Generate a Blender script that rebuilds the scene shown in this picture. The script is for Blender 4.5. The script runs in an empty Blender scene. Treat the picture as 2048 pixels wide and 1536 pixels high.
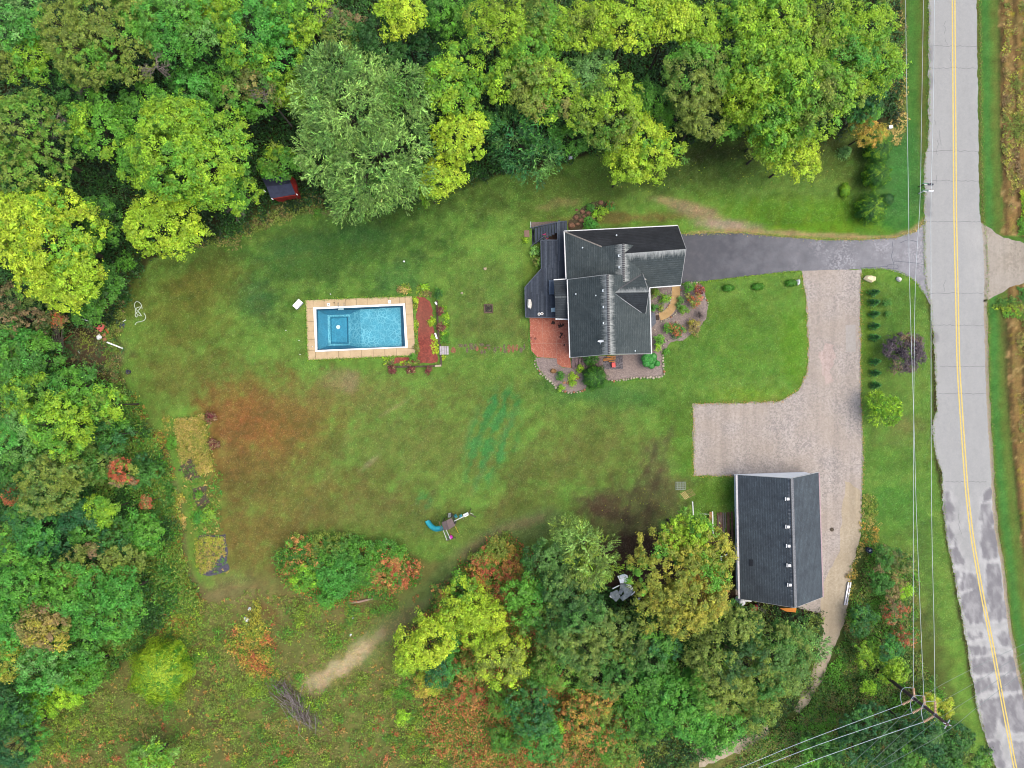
import bpy, math, random
import numpy as np
from mathutils import Vector
random.seed(7); RNG = np.random.default_rng(7)
S = bpy.context.scene
COL = S.collection
R_ = math.radians
CAMH = 85.0          # drone height in metres; 16 photo pixels per metre on the ground

# ------------------------------------------------------------------ camera, world, sun
cam = bpy.data.cameras.new('drone_camera'); camo = bpy.data.objects.new('drone_camera', cam); COL.objects.link(camo)
camo.location = (0, 0, CAMH); camo.rotation_euler = (0, 0, 0)
cam.sensor_width = 36; cam.lens = 36 * CAMH / 128.0; cam.clip_start = 1; cam.clip_end = 6000
S.camera = camo
W = bpy.data.worlds.new('World'); S.world = W; W.use_nodes = True
nt = W.node_tree; nt.nodes.clear()
sky = nt.nodes.new('ShaderNodeTexSky'); sky.sky_type = 'NISHITA'; sky.sun_disc = False
SUN_EL, SUN_AZ = R_(67), R_(96)       # azimuth clockwise from +Y: light comes from the lower right of the photo
sky.sun_elevation = SUN_EL; sky.sun_rotation = SUN_AZ; sky.air_density = 1.0; sky.dust_density = 5.0; sky.ozone_density = 0.3
bg = nt.nodes.new('ShaderNodeBackground'); bg.inputs[1].default_value = 0.15
ow = nt.nodes.new('ShaderNodeOutputWorld')
nt.links.new(sky.outputs[0], bg.inputs[0]); nt.links.new(bg.outputs[0], ow.inputs[0])
sl = bpy.data.lights.new('sun', 'SUN'); sl.energy = 0.75; sl.angle = R_(60); sl.color = (0.97, 1.0, 0.86)
so = bpy.data.objects.new('sun', sl); COL.objects.link(so)
sd = Vector((math.sin(SUN_AZ) * math.cos(SUN_EL), math.cos(SUN_AZ) * math.cos(SUN_EL), math.sin(SUN_EL)))
so.rotation_euler = sd.to_track_quat('Z', 'Y').to_euler(); so.location = sd * 60
S.view_settings.view_transform = 'Standard'; S.view_settings.look = 'None'
S.view_settings.exposure = 1.50; S.view_settings.gamma = 1; S.view_settings.use_curve_mapping = False
S.cycles.pixel_filter_type = 'BLACKMAN_HARRIS'; S.cycles.filter_width = 1.05
S.cycles.max_bounces = 6; S.cycles.transparent_max_bounces = 8; S.cycles.caustics_reflective = False; S.cycles.caustics_refractive = False
K = 0.40             # photo brightness -> surface albedo for open ground
KL = 0.86            # the same for leaves, which shade one another

# ------------------------------------------------------------------ coordinates and colours
def P(px, py, z=0.0):
    f = (CAMH - z) / CAMH / 16.0
    return ((px - 1024) * f, (768 - py) * f, z)
def P2(px, py, z=0.0): return P(px, py, z)[:2]
def M(px, z=0.0): return px / 16.0 * (CAMH - z) / CAMH
def zf(ox, oy, f): return lambda x, y: (ox + x / f, oy + y / f)
ZH = zf(1020, 380, 3.491)      # house close-up
ZP = zf(560, 540, 5.389)       # pool close-up
ZB = zf(1300, 900, 4.267)      # barn close-up
ZS = zf(780, 960, 8.533)       # play set close-up
ZJ = zf(100, 560, 7.68)        # junk close-up
def lin(c):
    c = np.asarray(c, float) / 255.0
    return np.where(c <= 0.04045, c / 12.92, ((c + 0.055) / 1.055) ** 2.4)
def A(c, k=None): return tuple(np.minimum(lin(c) * (K if k is None else k), 0.85))

# ------------------------------------------------------------------ mesh helpers
class MB:
    def __init__(s): s.v = []; s.f = []; s.uv = None
    def add(s, vs, fs):
        n = len(s.v); s.v += [tuple(v) for v in vs]; s.f += [tuple(n + i for i in f) for f in fs]; return s
    def box(s, x0, y0, z0, x1, y1, z1):
        return s.add([(x0,y0,z0),(x1,y0,z0),(x1,y1,z0),(x0,y1,z0),(x0,y0,z1),(x1,y0,z1),(x1,y1,z1),(x0,y1,z1)],
            [(3,2,1,0),(4,5,6,7),(0,1,5,4),(1,2,6,5),(2,3,7,6),(3,0,4,7)])
    def obox(s, c, L, Wd, H, ang=0, tilt=0):       # c = centre of the base
        ca, sa = math.cos(ang), math.sin(ang); vs = []
        for z in (0, H):
            for a, b in ((-1,-1),(1,-1),(1,1),(-1,1)):
                x, y = a * L / 2, b * Wd / 2
                vs.append((c[0] + x*ca - y*sa, c[1] + x*sa + y*ca, c[2] + z + x * math.tan(tilt)))
        return s.add(vs, [(3,2,1,0),(4,5,6,7),(0,1,5,4),(1,2,6,5),(2,3,7,6),(3,0,4,7)])
    def bar(s, a, b, w, h=None):
        a, b = Vector(a), Vector(b); d = (b - a).normalized(); h = h or w
        up = Vector((0,0,1)) if abs(d.z) < .95 else Vector((1,0,0))
        sx = d.cross(up).normalized() * w / 2; sy = sx.cross(d).normalized() * h / 2; vs = []
        for p in (a, b): vs += [p - sx - sy, p + sx - sy, p + sx + sy, p - sx + sy]
        return s.add(vs, [(3,2,1,0),(4,5,6,7),(0,1,5,4),(1,2,6,5),(2,3,7,6),(3,0,4,7)])
    def tube(s, pts, r, n=6, cap=True):
        pts = [Vector(p) for p in pts]; rs = r if isinstance(r, (list, tuple)) else [r] * len(pts)
        vs = []; fs = []
        for i, p in enumerate(pts):
            d = (pts[min(i+1, len(pts)-1)] - pts[max(i-1, 0)]).normalized()
            up = Vector((0,0,1)) if abs(d.z) < .9 else Vector((1,0,0))
            a = d.cross(up).normalized(); b = a.cross(d)
            for k in range(n):
                t = 2*math.pi*k/n; vs.append(p + (a*math.cos(t) + b*math.sin(t)) * rs[i])
        for i in range(len(pts)-1):
            for k in range(n): fs.append((i*n+k, i*n+(k+1)%n, (i+1)*n+(k+1)%n, (i+1)*n+k))
        if cap: fs += [tuple(range(n))[::-1], tuple((len(pts)-1)*n + k for k in range(n))]
        return s.add(vs, fs)
    def lathe(s, c, prof, n=12):                   # prof = [(radius, z)]
        vs = []; fs = []
        for r, z in prof:
            for k in range(n): t = 2*math.pi*k/n; vs.append((c[0]+r*math.cos(t), c[1]+r*math.sin(t), c[2]+z))
        for i in range(len(prof)-1):
            for k in range(n): fs.append((i*n+k, i*n+(k+1)%n, (i+1)*n+(k+1)%n, (i+1)*n+k))
        fs += [tuple(range(n))[::-1], tuple((len(prof)-1)*n + k for k in range(n))]
        return s.add(vs, fs)
    def prism(s, poly, z0, z1, top=None):          # poly = [(x,y)] metres; top may be an inset copy
        area = sum(poly[i-1][0]*poly[i][1] - poly[i][0]*poly[i-1][1] for i in range(len(poly)))
        if area < 0: poly = poly[::-1]; top = top[::-1] if top else None
        n = len(poly); top = top or poly
        vs = [(x,y,z0) for x,y in poly] + [(x,y,z1) for x,y in top]
        return s.add(vs, [tuple(range(n))[::-1], tuple(range(n, 2*n))] + [(i,(i+1)%n,n+(i+1)%n,n+i) for i in range(n)])
    def slab(s, pts, t):                           # a 3-D polygon thickened downwards
        n = len(pts); a = [Vector(p) for p in pts]
        nz = sum((a[i-1].x*a[i].y - a[i].x*a[i-1].y) for i in range(n))
        if nz < 0: a = a[::-1]
        vs = [tuple(p - Vector((0,0,t))) for p in a] + [tuple(p) for p in a]
        return s.add(vs, [tuple(range(n))[::-1], tuple(range(n, 2*n))] + [(i,(i+1)%n,n+(i+1)%n,n+i) for i in range(n)])
    def build(s, name, mat, parent=None, smooth=False, bevel=0):
        me = bpy.data.meshes.new(name); me.from_pydata(s.v, [], s.f); me.update()
        if mat: me.materials.append(mat)
        if smooth:
            for p in me.polygons: p.use_smooth = True
        o = bpy.data.objects.new(name, me); COL.objects.link(o)
        if bevel:
            b = o.modifiers.new('bevel', 'BEVEL'); b.width = bevel; b.segments = 1
        return o
def tag(o, label=None, cat=None, group=None, kind=None):
    if label: o['label'] = label
    if cat: o['category'] = cat
    if group: o['group'] = group
    if kind: o['kind'] = kind
    return o
def empty(name, loc, label, cat, group=None):
    o = bpy.data.objects.new(name, None); COL.objects.link(o); o.location = loc
    o.empty_display_size = .3
    return tag(o, label, cat, group)
def part(mb, name, mat, root, smooth=False, bevel=0):   # parent without relying on depsgraph: the root only translates
    o = mb.build(name, mat, None, smooth, bevel); o.parent = root
    L = Vector((0,0,0)); r = root
    while r is not None: L += Vector(r.location); r = r.parent
    o.location = -L
    return o
def spline(pts, n=8, closed=False):
    pts = [np.array(p, float) for p in pts]; out = []; N = len(pts)
    for i in range(N if closed else N-1):
        if closed: p0,p1,p2,p3 = pts[i-1],pts[i],pts[(i+1)%N],pts[(i+2)%N]
        else: p0,p1,p2,p3 = pts[max(i-1,0)],pts[i],pts[i+1],pts[min(i+2,N-1)]
        for k in range(n):
            t = k/n
            out.append(tuple(.5*((2*p1)+(-p0+p2)*t+(2*p0-5*p1+4*p2-p3)*t*t+(-p0+3*p1-3*p2+p3)*t**3)))
    if not closed: out.append(tuple(pts[-1]))
    return out
def rough(pts, step=.5, amp=.08, closed=True):
    out = []; N = len(pts)
    for i in range(N if closed else N-1):
        a, b = np.array(pts[i], float), np.array(pts[(i+1)%N], float); L = np.linalg.norm(b-a); k = max(1, int(L/step))
        for j in range(k):
            p = a + (b-a)*j/k; out.append((p[0]+random.uniform(-amp,amp), p[1]+random.uniform(-amp,amp)))
    return out
def poly_m(pxs, z=0): return [P2(x, y, z) for x, y in pxs]

# ------------------------------------------------------------------ numpy noise and masks
_perm = RNG.permutation(4096)
def vnoise(x, y, seed=0):
    xi = np.floor(x).astype(int); yi = np.floor(y).astype(int); fx = x-xi; fy = y-yi
    fx = fx*fx*(3-2*fx); fy = fy*fy*(3-2*fy)
    def h(a, b): return (_perm[(_perm[(a + seed*17) & 4095] + b) & 4095]) / 4095.0
    return (h(xi,yi)*(1-fx)+h(xi+1,yi)*fx)*(1-fy) + (h(xi,yi+1)*(1-fx)+h(xi+1,yi+1)*fx)*fy
def fbm(x, y, o=4, seed=0):
    v = 0; a = .5; t = 0
    for i in range(o): v = v + a*vnoise(x*2**i, y*2**i, seed+i); t += a; a *= .55
    return v/t
def sdpoly(x, y, poly):                     # negative inside
    d = np.full(x.shape, 1e18); ins = np.zeros(x.shape, bool); n = len(poly)
    for i in range(n):
        ax, ay = poly[i-1]; bx, by = poly[i]
        ex, ey = bx-ax, by-ay; L = ex*ex+ey*ey + 1e-9
        t = np.clip(((x-ax)*ex+(y-ay)*ey)/L, 0, 1)
        d = np.minimum(d, (x-ax-t*ex)**2+(y-ay-t*ey)**2)
        c = ((ay > y) != (by > y)) & (x < (bx-ax)*(y-ay)/((by-ay) if by != ay else 1e-9)+ax)
        ins ^= c
    d = np.sqrt(d); return np.where(ins, -d, d)
def sdline(x, y, pts):
    d = np.full(x.shape, 1e18)
    for i in range(1, len(pts)):
        ax, ay = pts[i-1]; bx, by = pts[i]; ex, ey = bx-ax, by-ay; L = ex*ex+ey*ey + 1e-9
        t = np.clip(((x-ax)*ex+(y-ay)*ey)/L, 0, 1); d = np.minimum(d, (x-ax-t*ex)**2+(y-ay-t*ey)**2)
    return np.sqrt(d)
def sstep(d, w): return np.clip(.5 - d/w, 0, 1)**2*(3-2*np.clip(.5 - d/w, 0, 1))

# ------------------------------------------------------------------ materials
def nmat(name):
    m = bpy.data.materials.new(name); m.use_nodes = True; t = m.node_tree; t.nodes.clear()
    o = t.nodes.new('ShaderNodeOutputMaterial'); b = t.nodes.new('ShaderNodeBsdfPrincipled'); t.links.new(b.outputs[0], o.inputs[0])
    b.inputs['Specular IOR Level'].default_value = .25
    return m, t, b, o
def noise(t, scale, detail=4, coord=None, rough_=.6, dist=0):
    n = t.nodes.new('ShaderNodeTexNoise'); n.inputs['Scale'].default_value = scale; n.inputs['Detail'].default_value = detail
    n.inputs['Roughness'].default_value = rough_; n.inputs['Distortion'].default_value = dist
    if coord: t.links.new(coord, n.inputs['Vector'])
    return n
def mrange(t, sock, a, b, c, d):
    n = t.nodes.new('ShaderNodeMapRange'); t.links.new(sock, n.inputs[0])
    for i, v in enumerate((a,b,c,d)): n.inputs[i+1].default_value = v
    return n.outputs[0]
def mixc(t, fac, a, b, typ='MIX'):
    n = t.nodes.new('ShaderNodeMix'); n.data_type = 'RGBA'; n.blend_type = typ
    for s, v in ((n.inputs['Factor'], fac), (n.inputs[6], a), (n.inputs[7], b)):
        if hasattr(v, 'links'): t.links.new(v, s)
        elif isinstance(v, (int, float)): s.default_value = v
        else: s.default_value = tuple(v)[:3] + (1,)
    return n.outputs[2]
def grey(t, sock):
    n = t.nodes.new('ShaderNodeCombineColor')
    for i in range(3): t.links.new(sock, n.inputs[i])
    return n.outputs[0]
def bump(t, b, sock, strength=.4, dist=.05):
    n = t.nodes.new('ShaderNodeBump'); n.inputs['Strength'].default_value = strength; n.inputs['Distance'].default_value = dist
    t.links.new(sock, n.inputs['Height']); t.links.new(n.outputs[0], b.inputs['Normal'])
def pos(t): return t.nodes.new('ShaderNodeNewGeometry').outputs['Position']
def mat(name, c, c2=None, rough_=.75, s=3.0, amp=.15, fine=14.0, bmp=.25, k=None, spec=.25, metal=0):
    m, t, b, o = nmat(name); p = pos(t); a = A(c, k); a2 = A(c2, k) if c2 else tuple(x*.75 for x in a)
    n1 = noise(t, s, 5, p); n2 = noise(t, fine, 3, p)
    col = mixc(t, mrange(t, n1.outputs[0], .35, .65, 0, 1), a, a2)
    col = mixc(t, 1.0, col, grey(t, mrange(t, n2.outputs[0], .3, .7, 1-amp, 1+amp)), 'MULTIPLY')
    t.links.new(col, b.inputs['Base Color']); b.inputs['Roughness'].default_value = rough_
    b.inputs['Specular IOR Level'].default_value = spec; b.inputs['Metallic'].default_value = metal
    if bmp: bump(t, b, n2.outputs[0], bmp, .03)
    return m
def attr_mat(name, fines=((1.2,.16),(5,.22),(16,.3)), rough_=.95, bmp=.5, bdist=.1, spec=.05):
    m, t, b, o = nmat(name); at = t.nodes.new('ShaderNodeAttribute'); at.attribute_name = 'col'; p = pos(t)
    c = at.outputs['Color']; n = None
    for s, a in fines:
        n = noise(t, s, 3, p, .65); c = mixc(t, 1.0, c, grey(t, mrange(t, n.outputs[0], .3, .7, 1-a, 1+a)), 'MULTIPLY')
    t.links.new(c, b.inputs['Base Color']); b.inputs['Roughness'].default_value = rough_; b.inputs['Specular IOR Level'].default_value = spec
    bump(t, b, n.outputs[0], bmp, bdist)
    return m
def leaf_mat():
    m, t, b, o = nmat('leaf'); at = t.nodes.new('ShaderNodeAttribute'); at.attribute_name = 'col'
    tr = t.nodes.new('ShaderNodeBsdfTranslucent'); mx = t.nodes.new('ShaderNodeMixShader'); mx.inputs[0].default_value = .30
    t.links.new(at.outputs['Color'], b.inputs['Base Color'])
    t.links.new(mixc(t, 1.0, at.outputs['Color'], (1.25, 1.25, .7), 'MULTIPLY'), tr.inputs[0])
    b.inputs['Roughness'].default_value = .55; b.inputs['Specular IOR Level'].default_value = .3
    t.links.new(b.outputs[0], mx.inputs[1]); t.links.new(tr.outputs[0], mx.inputs[2]); t.links.new(mx.outputs[0], o.inputs[0])
    return m
LEAF = leaf_mat()
BARK = mat('bark', (88,78,66), (60,52,44), .9, 6, .3)
TWIG = mat('dead_twig', (165,152,145), (120,105,100), .9, 6, .3)

# ------------------------------------------------------------------ leaves
def leafmesh(name, C, N, Sz, CO, asp=.55, T=None, root=None, kind=None, m=None):
    n = len(C)
    if n == 0: return None
    N = N / (np.linalg.norm(N, axis=1, keepdims=True)+1e-9)
    if T is None: T = RNG.normal(size=(n,3))
    T = T - N*np.sum(T*N, axis=1, keepdims=True); T /= (np.linalg.norm(T, axis=1, keepdims=True)+1e-9)
    B = np.cross(N, T); s = np.asarray(Sz).reshape(-1,1)*np.ones((n,1)); a = np.asarray(asp).reshape(-1,1)
    V = np.empty((n,3,3)); q = RNG.uniform(-.5,.5,(n,1))*T*s      # each leaf tuft is one pointed triangle
    V[:,0] = C - T*s*1.1; V[:,1] = C + T*s*.75 + B*s*a*1.1 + q; V[:,2] = C + T*s*.75 - B*s*a*1.1 - q
    V[:,:,2] = np.maximum(V[:,:,2], .012)
    me = bpy.data.meshes.new(name); me.vertices.add(3*n); me.vertices.foreach_set('co', V.astype(np.float32).ravel())
    me.loops.add(3*n); me.loops.foreach_set('vertex_index', np.arange(3*n, dtype=np.int32))
    me.polygons.add(n); me.polygons.foreach_set('loop_start', np.arange(0,3*n,3,dtype=np.int32))
    me.update(calc_edges=True)
    ca = me.color_attributes.new('col', 'FLOAT_COLOR', 'POINT'); cc = np.ones((n,3,4), np.float32)
    cc[:,:,:3] = np.clip(CO, .004, .7)[:,None,:]; ca.data.foreach_set('color', cc.ravel())
    me.materials.append(m or LEAF)
    o = bpy.data.objects.new(name, me); COL.objects.link(o)
    if root is not None: o.parent = root; o.location = -Vector(root.location)
    if kind: o['kind'] = kind
    return o
def jitcol(c, amt=.2, hue=.07):
    n = len(c); return c*(1+RNG.normal(0, amt, (n,1)))*(1+RNG.normal(0, hue, (n,3)))
def palmix(ca, t):
    u = np.clip(t,0,.999)*(len(ca)-1); i = u.astype(int); f = (u-i)[:,None]; j = np.minimum(i+1,len(ca)-1)
    return ca[i]*(1-f)+ca[j]*f
def hemi(n, lo=-.15):
    z = RNG.uniform(lo, 1, n); a = RNG.uniform(0, 2*math.pi, n); r = np.sqrt(np.maximum(0,1-z*z)); return np.stack([r*np.cos(a), r*np.sin(a), z], 1)
def sph(n): v = RNG.normal(size=(n,3)); return v/np.linalg.norm(v, axis=1, keepdims=True)
PAL = dict(YEL=(158,180,44), YG=(132,166,38), G=(84,138,40), MG=(62,112,40), DG=(44,84,34), TEAL=(40,92,50), OL=(112,130,48), OLD=(106,126,52),
    WIL=(122,158,78), WILD=(82,122,56), ORA=(176,142,62), RED=(162,88,58), BRN=(128,108,76), LIME=(132,180,40), PUR=(78,68,76), SAGE=(104,148,78),
    GOLD=(148,146,50), DK=(30,54,24), PINK=(128,120,66), BG=(68,134,48), CARP=(172,124,70), MAR=(104,50,50), TAN=(178,156,92))  # DK: leaf green darkened to paint the shaded gaps between crowns
def tree(px, py, r, ztop, style, cols, label, name='deciduous_tree', cat='tree', ry=None, group=None, trunk=True, dens=1.0, hz=None):
    """px,py,r = crown centre and radius in photo pixels; ztop = height of the tree in metres"""
    Rm = M(r, ztop*.7); Ry = M(ry or r, ztop*.7); hr = hz or min(Rm*.8, ztop*.48); zc = ztop - hr
    cx, cy, _ = P(px, py, zc + .25*hr)
    root = empty(name, (cx, cy, 0), label, cat, group)
    big = Rm > 2.2
    nl = max(3, int(3 + Rm*1.5)) if big else 3
    lob = []
    for i in range(nl):
        a = 2*math.pi*i/nl + random.uniform(-.4,.4); d = random.uniform(.42,.72)
        lob.append((math.cos(a)*Rm*d, math.sin(a)*Ry*d, zc + hr*random.uniform(-.15,.35), random.uniform(.24,.46)))
    for i in range(max(2, int(Rm*.75))):
        lob.append((random.uniform(-.42,.42)*Rm, random.uniform(-.42,.42)*Ry, zc + hr*random.uniform(.2,.55), random.uniform(.38,.52)))
    CL = []; CN = []
    spacing = {'maple':.72,'oak':.6,'willow':.8,'fine':.5,'shrub':.32,'spiky':.5}[style]*(1 if big else .8)
    for i, (lx,ly,lz,lr) in enumerate(lob):
        rr = lr*(Rm+Ry)/2; rz = rr*.8
        n = int(2*math.pi*rr*rr*1.15/(spacing**2)*dens) + 4
        d = hemi(n, -.25); wob = 1 + .5*(fbm(d[:,0]*3+lx, d[:,1]*3+ly+d[:,2]*2, 2, i)-.5)*2
        c = np.stack([lx+d[:,0]*rr*wob, ly+d[:,1]*rr*wob, lz+d[:,2]*rz*wob], 1)
        keep = np.ones(n, bool)
        for j, (mx,my,mz,mr) in enumerate(lob):
            if j != i:
                q = mr*(Rm+Ry)/2; keep &= ((c[:,0]-mx)**2+(c[:,1]-my)**2+((c[:,2]-mz)/.8)**2) > (q*.8)**2
        CL.append(c[keep]); CN.append(d[keep])
    CLm = np.concatenate(CL); CNm = np.concatenate(CN); m = len(CLm)
    ca = np.array([lin(PAL[c]) for c in cols])*KL
    pick = np.clip((fbm(CLm[:,0]*.35+px, CLm[:,1]*.35+py, 2, 3)-.5)*2.4+.5+RNG.normal(0,.22,m), 0, .999)
    ccol = palmix(ca, pick)*(1+RNG.normal(0,.16,(m,1)))
    per = {'maple':50,'oak':42,'willow':36,'fine':30,'shrub':16,'spiky':26}[style]
    ls = {'maple':.125,'oak':.105,'willow':.19,'fine':.10,'shrub':.085,'spiky':.16}[style]*(1 if big else .85)
    rc = spacing*{'maple':.66,'oak':.60,'willow':.8,'fine':.8,'shrub':.9,'spiky':.9}[style]*RNG.uniform(.45,1.45,(m,1))
    idx = np.repeat(np.arange(m), per)
    if style == 'willow': ccol = ccol*(1+RNG.normal(0,.22,(m,1)))
    if 'RED' in cols or 'CARP' in cols or 'MAR' in cols: ccol = ca[RNG.integers(0,len(cols),m)]*(1+RNG.normal(0,.2,(m,1)))
    if style in ('willow','spiky'):
        ns = max(3, per//6); sid = np.repeat(np.arange(m*ns), per//ns); mi = sid//ns
        sdir = CNm[np.arange(m*ns)//ns]*1.0 + sph(m*ns)*.75; sdir[:,2] = sdir[:,2]*.5 + .1; sdir /= np.linalg.norm(sdir,axis=1,keepdims=True)
        tt = RNG.uniform(.05, 1.0, len(sid)).reshape(-1,1); L = spacing*(1.5 if style=='willow' else 1.2)
        C = CLm[mi] + sdir[sid]*tt*L; C[:,2] -= (tt[:,0]**2)*L*.35; C += RNG.normal(0,.05,C.shape)
        N = sph(len(sid))*.8 + np.array([0,0,.9]); T = sdir[sid] + sph(len(sid))*.35
        Sz = ls*RNG.uniform(.6,1.2,len(sid)); asp = .26; cc = ccol[mi]*np.exp(RNG.normal(0,.28,(m*ns,1)))[sid]
    else:
        ax = sph(m); ax[:,2] *= .35; st_ = RNG.uniform(.3,1.1,(m,1))
        d = sph(len(idx)) + CNm[idx]*.55 + np.array([0,0,.3]); d /= np.linalg.norm(d,axis=1,keepdims=True)
        rad = (RNG.uniform(.1,1,len(idx))**.6)*np.where(RNG.uniform(0,1,len(idx))<.14,RNG.uniform(1.0,1.8,len(idx)),1)
        off = d*rc[idx]*rad.reshape(-1,1)*np.array([1,1,.8]); off = off + ax[idx]*st_[idx]*np.sum(off*ax[idx],axis=1,keepdims=True)
        C = CLm[idx] + off
        N = d*.8 + np.array([0,0,.55]) + sph(len(idx))*.55; T = None; Sz = ls*RNG.uniform(.55,1.3,len(idx)); asp = .6; cc = ccol[idx]
    C = C + np.array([cx,cy,0])
    C[:,2] = np.maximum(C[:,2], .15)
    leafmesh('crown' if big else 'foliage', C, N, Sz, jitcol(cc, .17, .05), asp, T, root)
    if trunk:
        tm = MB(); zt = zc + hr*.2; tr = max(.04, Rm*.034)
        base = Vector((cx,cy,-.05)); lean = Vector((random.uniform(-.3,.3), random.uniform(-.3,.3), 0))*Rm*.12
        fork = base + lean + Vector((0,0,zt*.55)); tm.tube([base, base+lean*.5+Vector((0,0,zt*.28)), fork], [tr*1.5,tr*1.1,tr*.9], 7)
        for lx,ly,lz,lr in lob:
            e = Vector((cx+lx, cy+ly, lz+lr*Rm*.4)); mid = fork.lerp(e,.5)+Vector((0,0,-.08*Rm))
            tm.tube([fork, mid, e], [tr*.65,tr*.4,tr*.12], 5)
            if big:
                for q in range(3):
                    d = Vector(hemi(1,.1)[0])*lr*Rm*.8; tm.tube([mid.lerp(e,.6), e+d*.5, e+d], [tr*.25,tr*.15,.015], 3)
        part(tm, 'trunk' if big else 'stem', BARK, root)
    return root
def branches(root, base, L, depth, r, mb, up=.5, spread=.9):
    def rec(p, d, L, r, k):
        q = p + d*L; m = p.lerp(q,.5) + Vector((random.gauss(0,.06),random.gauss(0,.06),random.gauss(0,.04)))*L
        mb.tube([p,m,q],[r,r*.8,r*.6],4 if k>1 else 3,False)
        if k <= 0: return
        for i in range(3 if k < 3 else 4):
            nd = (d + Vector((random.gauss(0,spread),random.gauss(0,spread),random.gauss(.15,.35)))).normalized()
            rec(p.lerp(q,random.uniform(.45,1)), nd, L*random.uniform(.55,.8), r*.58, k-1)
    rec(Vector(base), Vector((0,0,1)), L, r, depth)
def bare_tree(px, py, r, z, label, name='dead_tree'):
    Rm = M(r, z); cx,cy,_ = P(px,py,z*.85); root = empty(name,(cx,cy,0),label,'tree'); mb = MB()
    mb.tube([(cx,cy,-.05),(cx+.1,cy,z*.4),(cx,cy,z-Rm*1.0)],[Rm*.07,Rm*.055,Rm*.045],6)
    for i in range(5):
        a = i*1.26+random.random(); b = MB(); p = Vector((cx,cy,z-Rm*(1.0-.1*i)))
        d = Vector((math.cos(a),math.sin(a),.45)).normalized()
        def rec(p,d,L,r,k):
            q=p+d*L; mb.tube([p,p.lerp(q,.5)+Vector((random.gauss(0,.07),random.gauss(0,.07),0))*L,q],[r,r*.8,r*.6],3,False)
            if k<=0: return
            for j in range(3): rec(p.lerp(q,random.uniform(.4,1)),(d+Vector((random.gauss(0,.6),random.gauss(0,.6),random.gauss(0,.25)))).normalized(),L*.68,r*.6,k-1)
        rec(p,d,Rm*.48,.05,4)
    part(mb,'branches',TWIG,root); return root
def dense_bush(px, py, r, h, cols, label, name, cat='shrub', ry=None, n=None, group=None, ls=(.07,.14), asp=.22, trunk_m=None, lumps=7):
    Rm = M(r,h*.5); Ry = M(ry or r,h*.5); cx,cy,_ = P(px,py,h*.5); root = empty(name,(cx,cy,0),label,cat,group); n = n or int(2600*Rm*Ry+500)
    d = hemi(n,-.3); lob = 1+.22*np.sin(np.arctan2(d[:,1],d[:,0])*lumps+px)*np.sqrt(1-d[:,2]**2)*(.5+.5*np.sin(d[:,2]*7)); rad = (RNG.uniform(.72,1.06,n)*lob)[:,None]
    C = d*rad*np.array([Rm,Ry,h*.52])+np.array([cx,cy,h*.46]); C[:,2] = np.maximum(C[:,2],.05)
    st = fbm(np.arctan2(d[:,1],d[:,0])*5,d[:,2]*3,3,int(px)%50)+RNG.normal(0,.10,n); ca = np.array([lin(PAL[c]) for c in cols])*KL
    cc = palmix(ca,(st-.5)*2.6+.45); leafmesh('foliage',C,d+sph(n)*.45,RNG.uniform(*ls,n),jitcol(cc,.2,.05),asp,d+np.array([0,0,.5])+sph(n)*.4,root)
    n2 = n//2; d2 = hemi(n2,-.4); leafmesh('inner_foliage',d2*np.array([Rm,Ry,h*.5])*.66+np.array([cx,cy,h*.46]),d2+sph(n2)*.2,ls[1]*1.5,jitcol(np.repeat(ca[:1],n2,0),.1),.8,None,root)
    part(MB().tube([(cx,cy,-.05),(cx,cy,h*.8)],[max(.03,Rm*.08),.015],5),'stem',BARK,root); return root
def conifer(px, py, r, h, cols, label, name='small_conifer', group=None):
    Rm = M(r, h*.5); cx,cy,_ = P(px,py,h*.45); root = empty(name,(cx,cy,0),label,'conifer',group)
    n = int(260+900*Rm*Rm); t = RNG.uniform(0,1,n)**.7; a = RNG.uniform(0,2*math.pi,n); rr = Rm*(1.05-t)*RNG.uniform(.35,1,n)
    C = np.stack([cx+rr*np.cos(a), cy+rr*np.sin(a), .12+t*h*.95-.12*rr],1); T = np.stack([np.cos(a),np.sin(a),.25+0*a],1)+sph(n)*.3
    ca = np.array([lin(PAL[c]) for c in cols])*KL
    leafmesh('foliage',C,sph(n)*.6+np.array([0,0,1]),RNG.uniform(.08,.17,n),jitcol(ca[RNG.integers(0,len(cols),n)],.2),.3,T,root)
    part(MB().tube([(cx,cy,-.05),(cx,cy,h*.9)],[Rm*.1+.02,.01],5),'stem',BARK,root); return root
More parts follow.
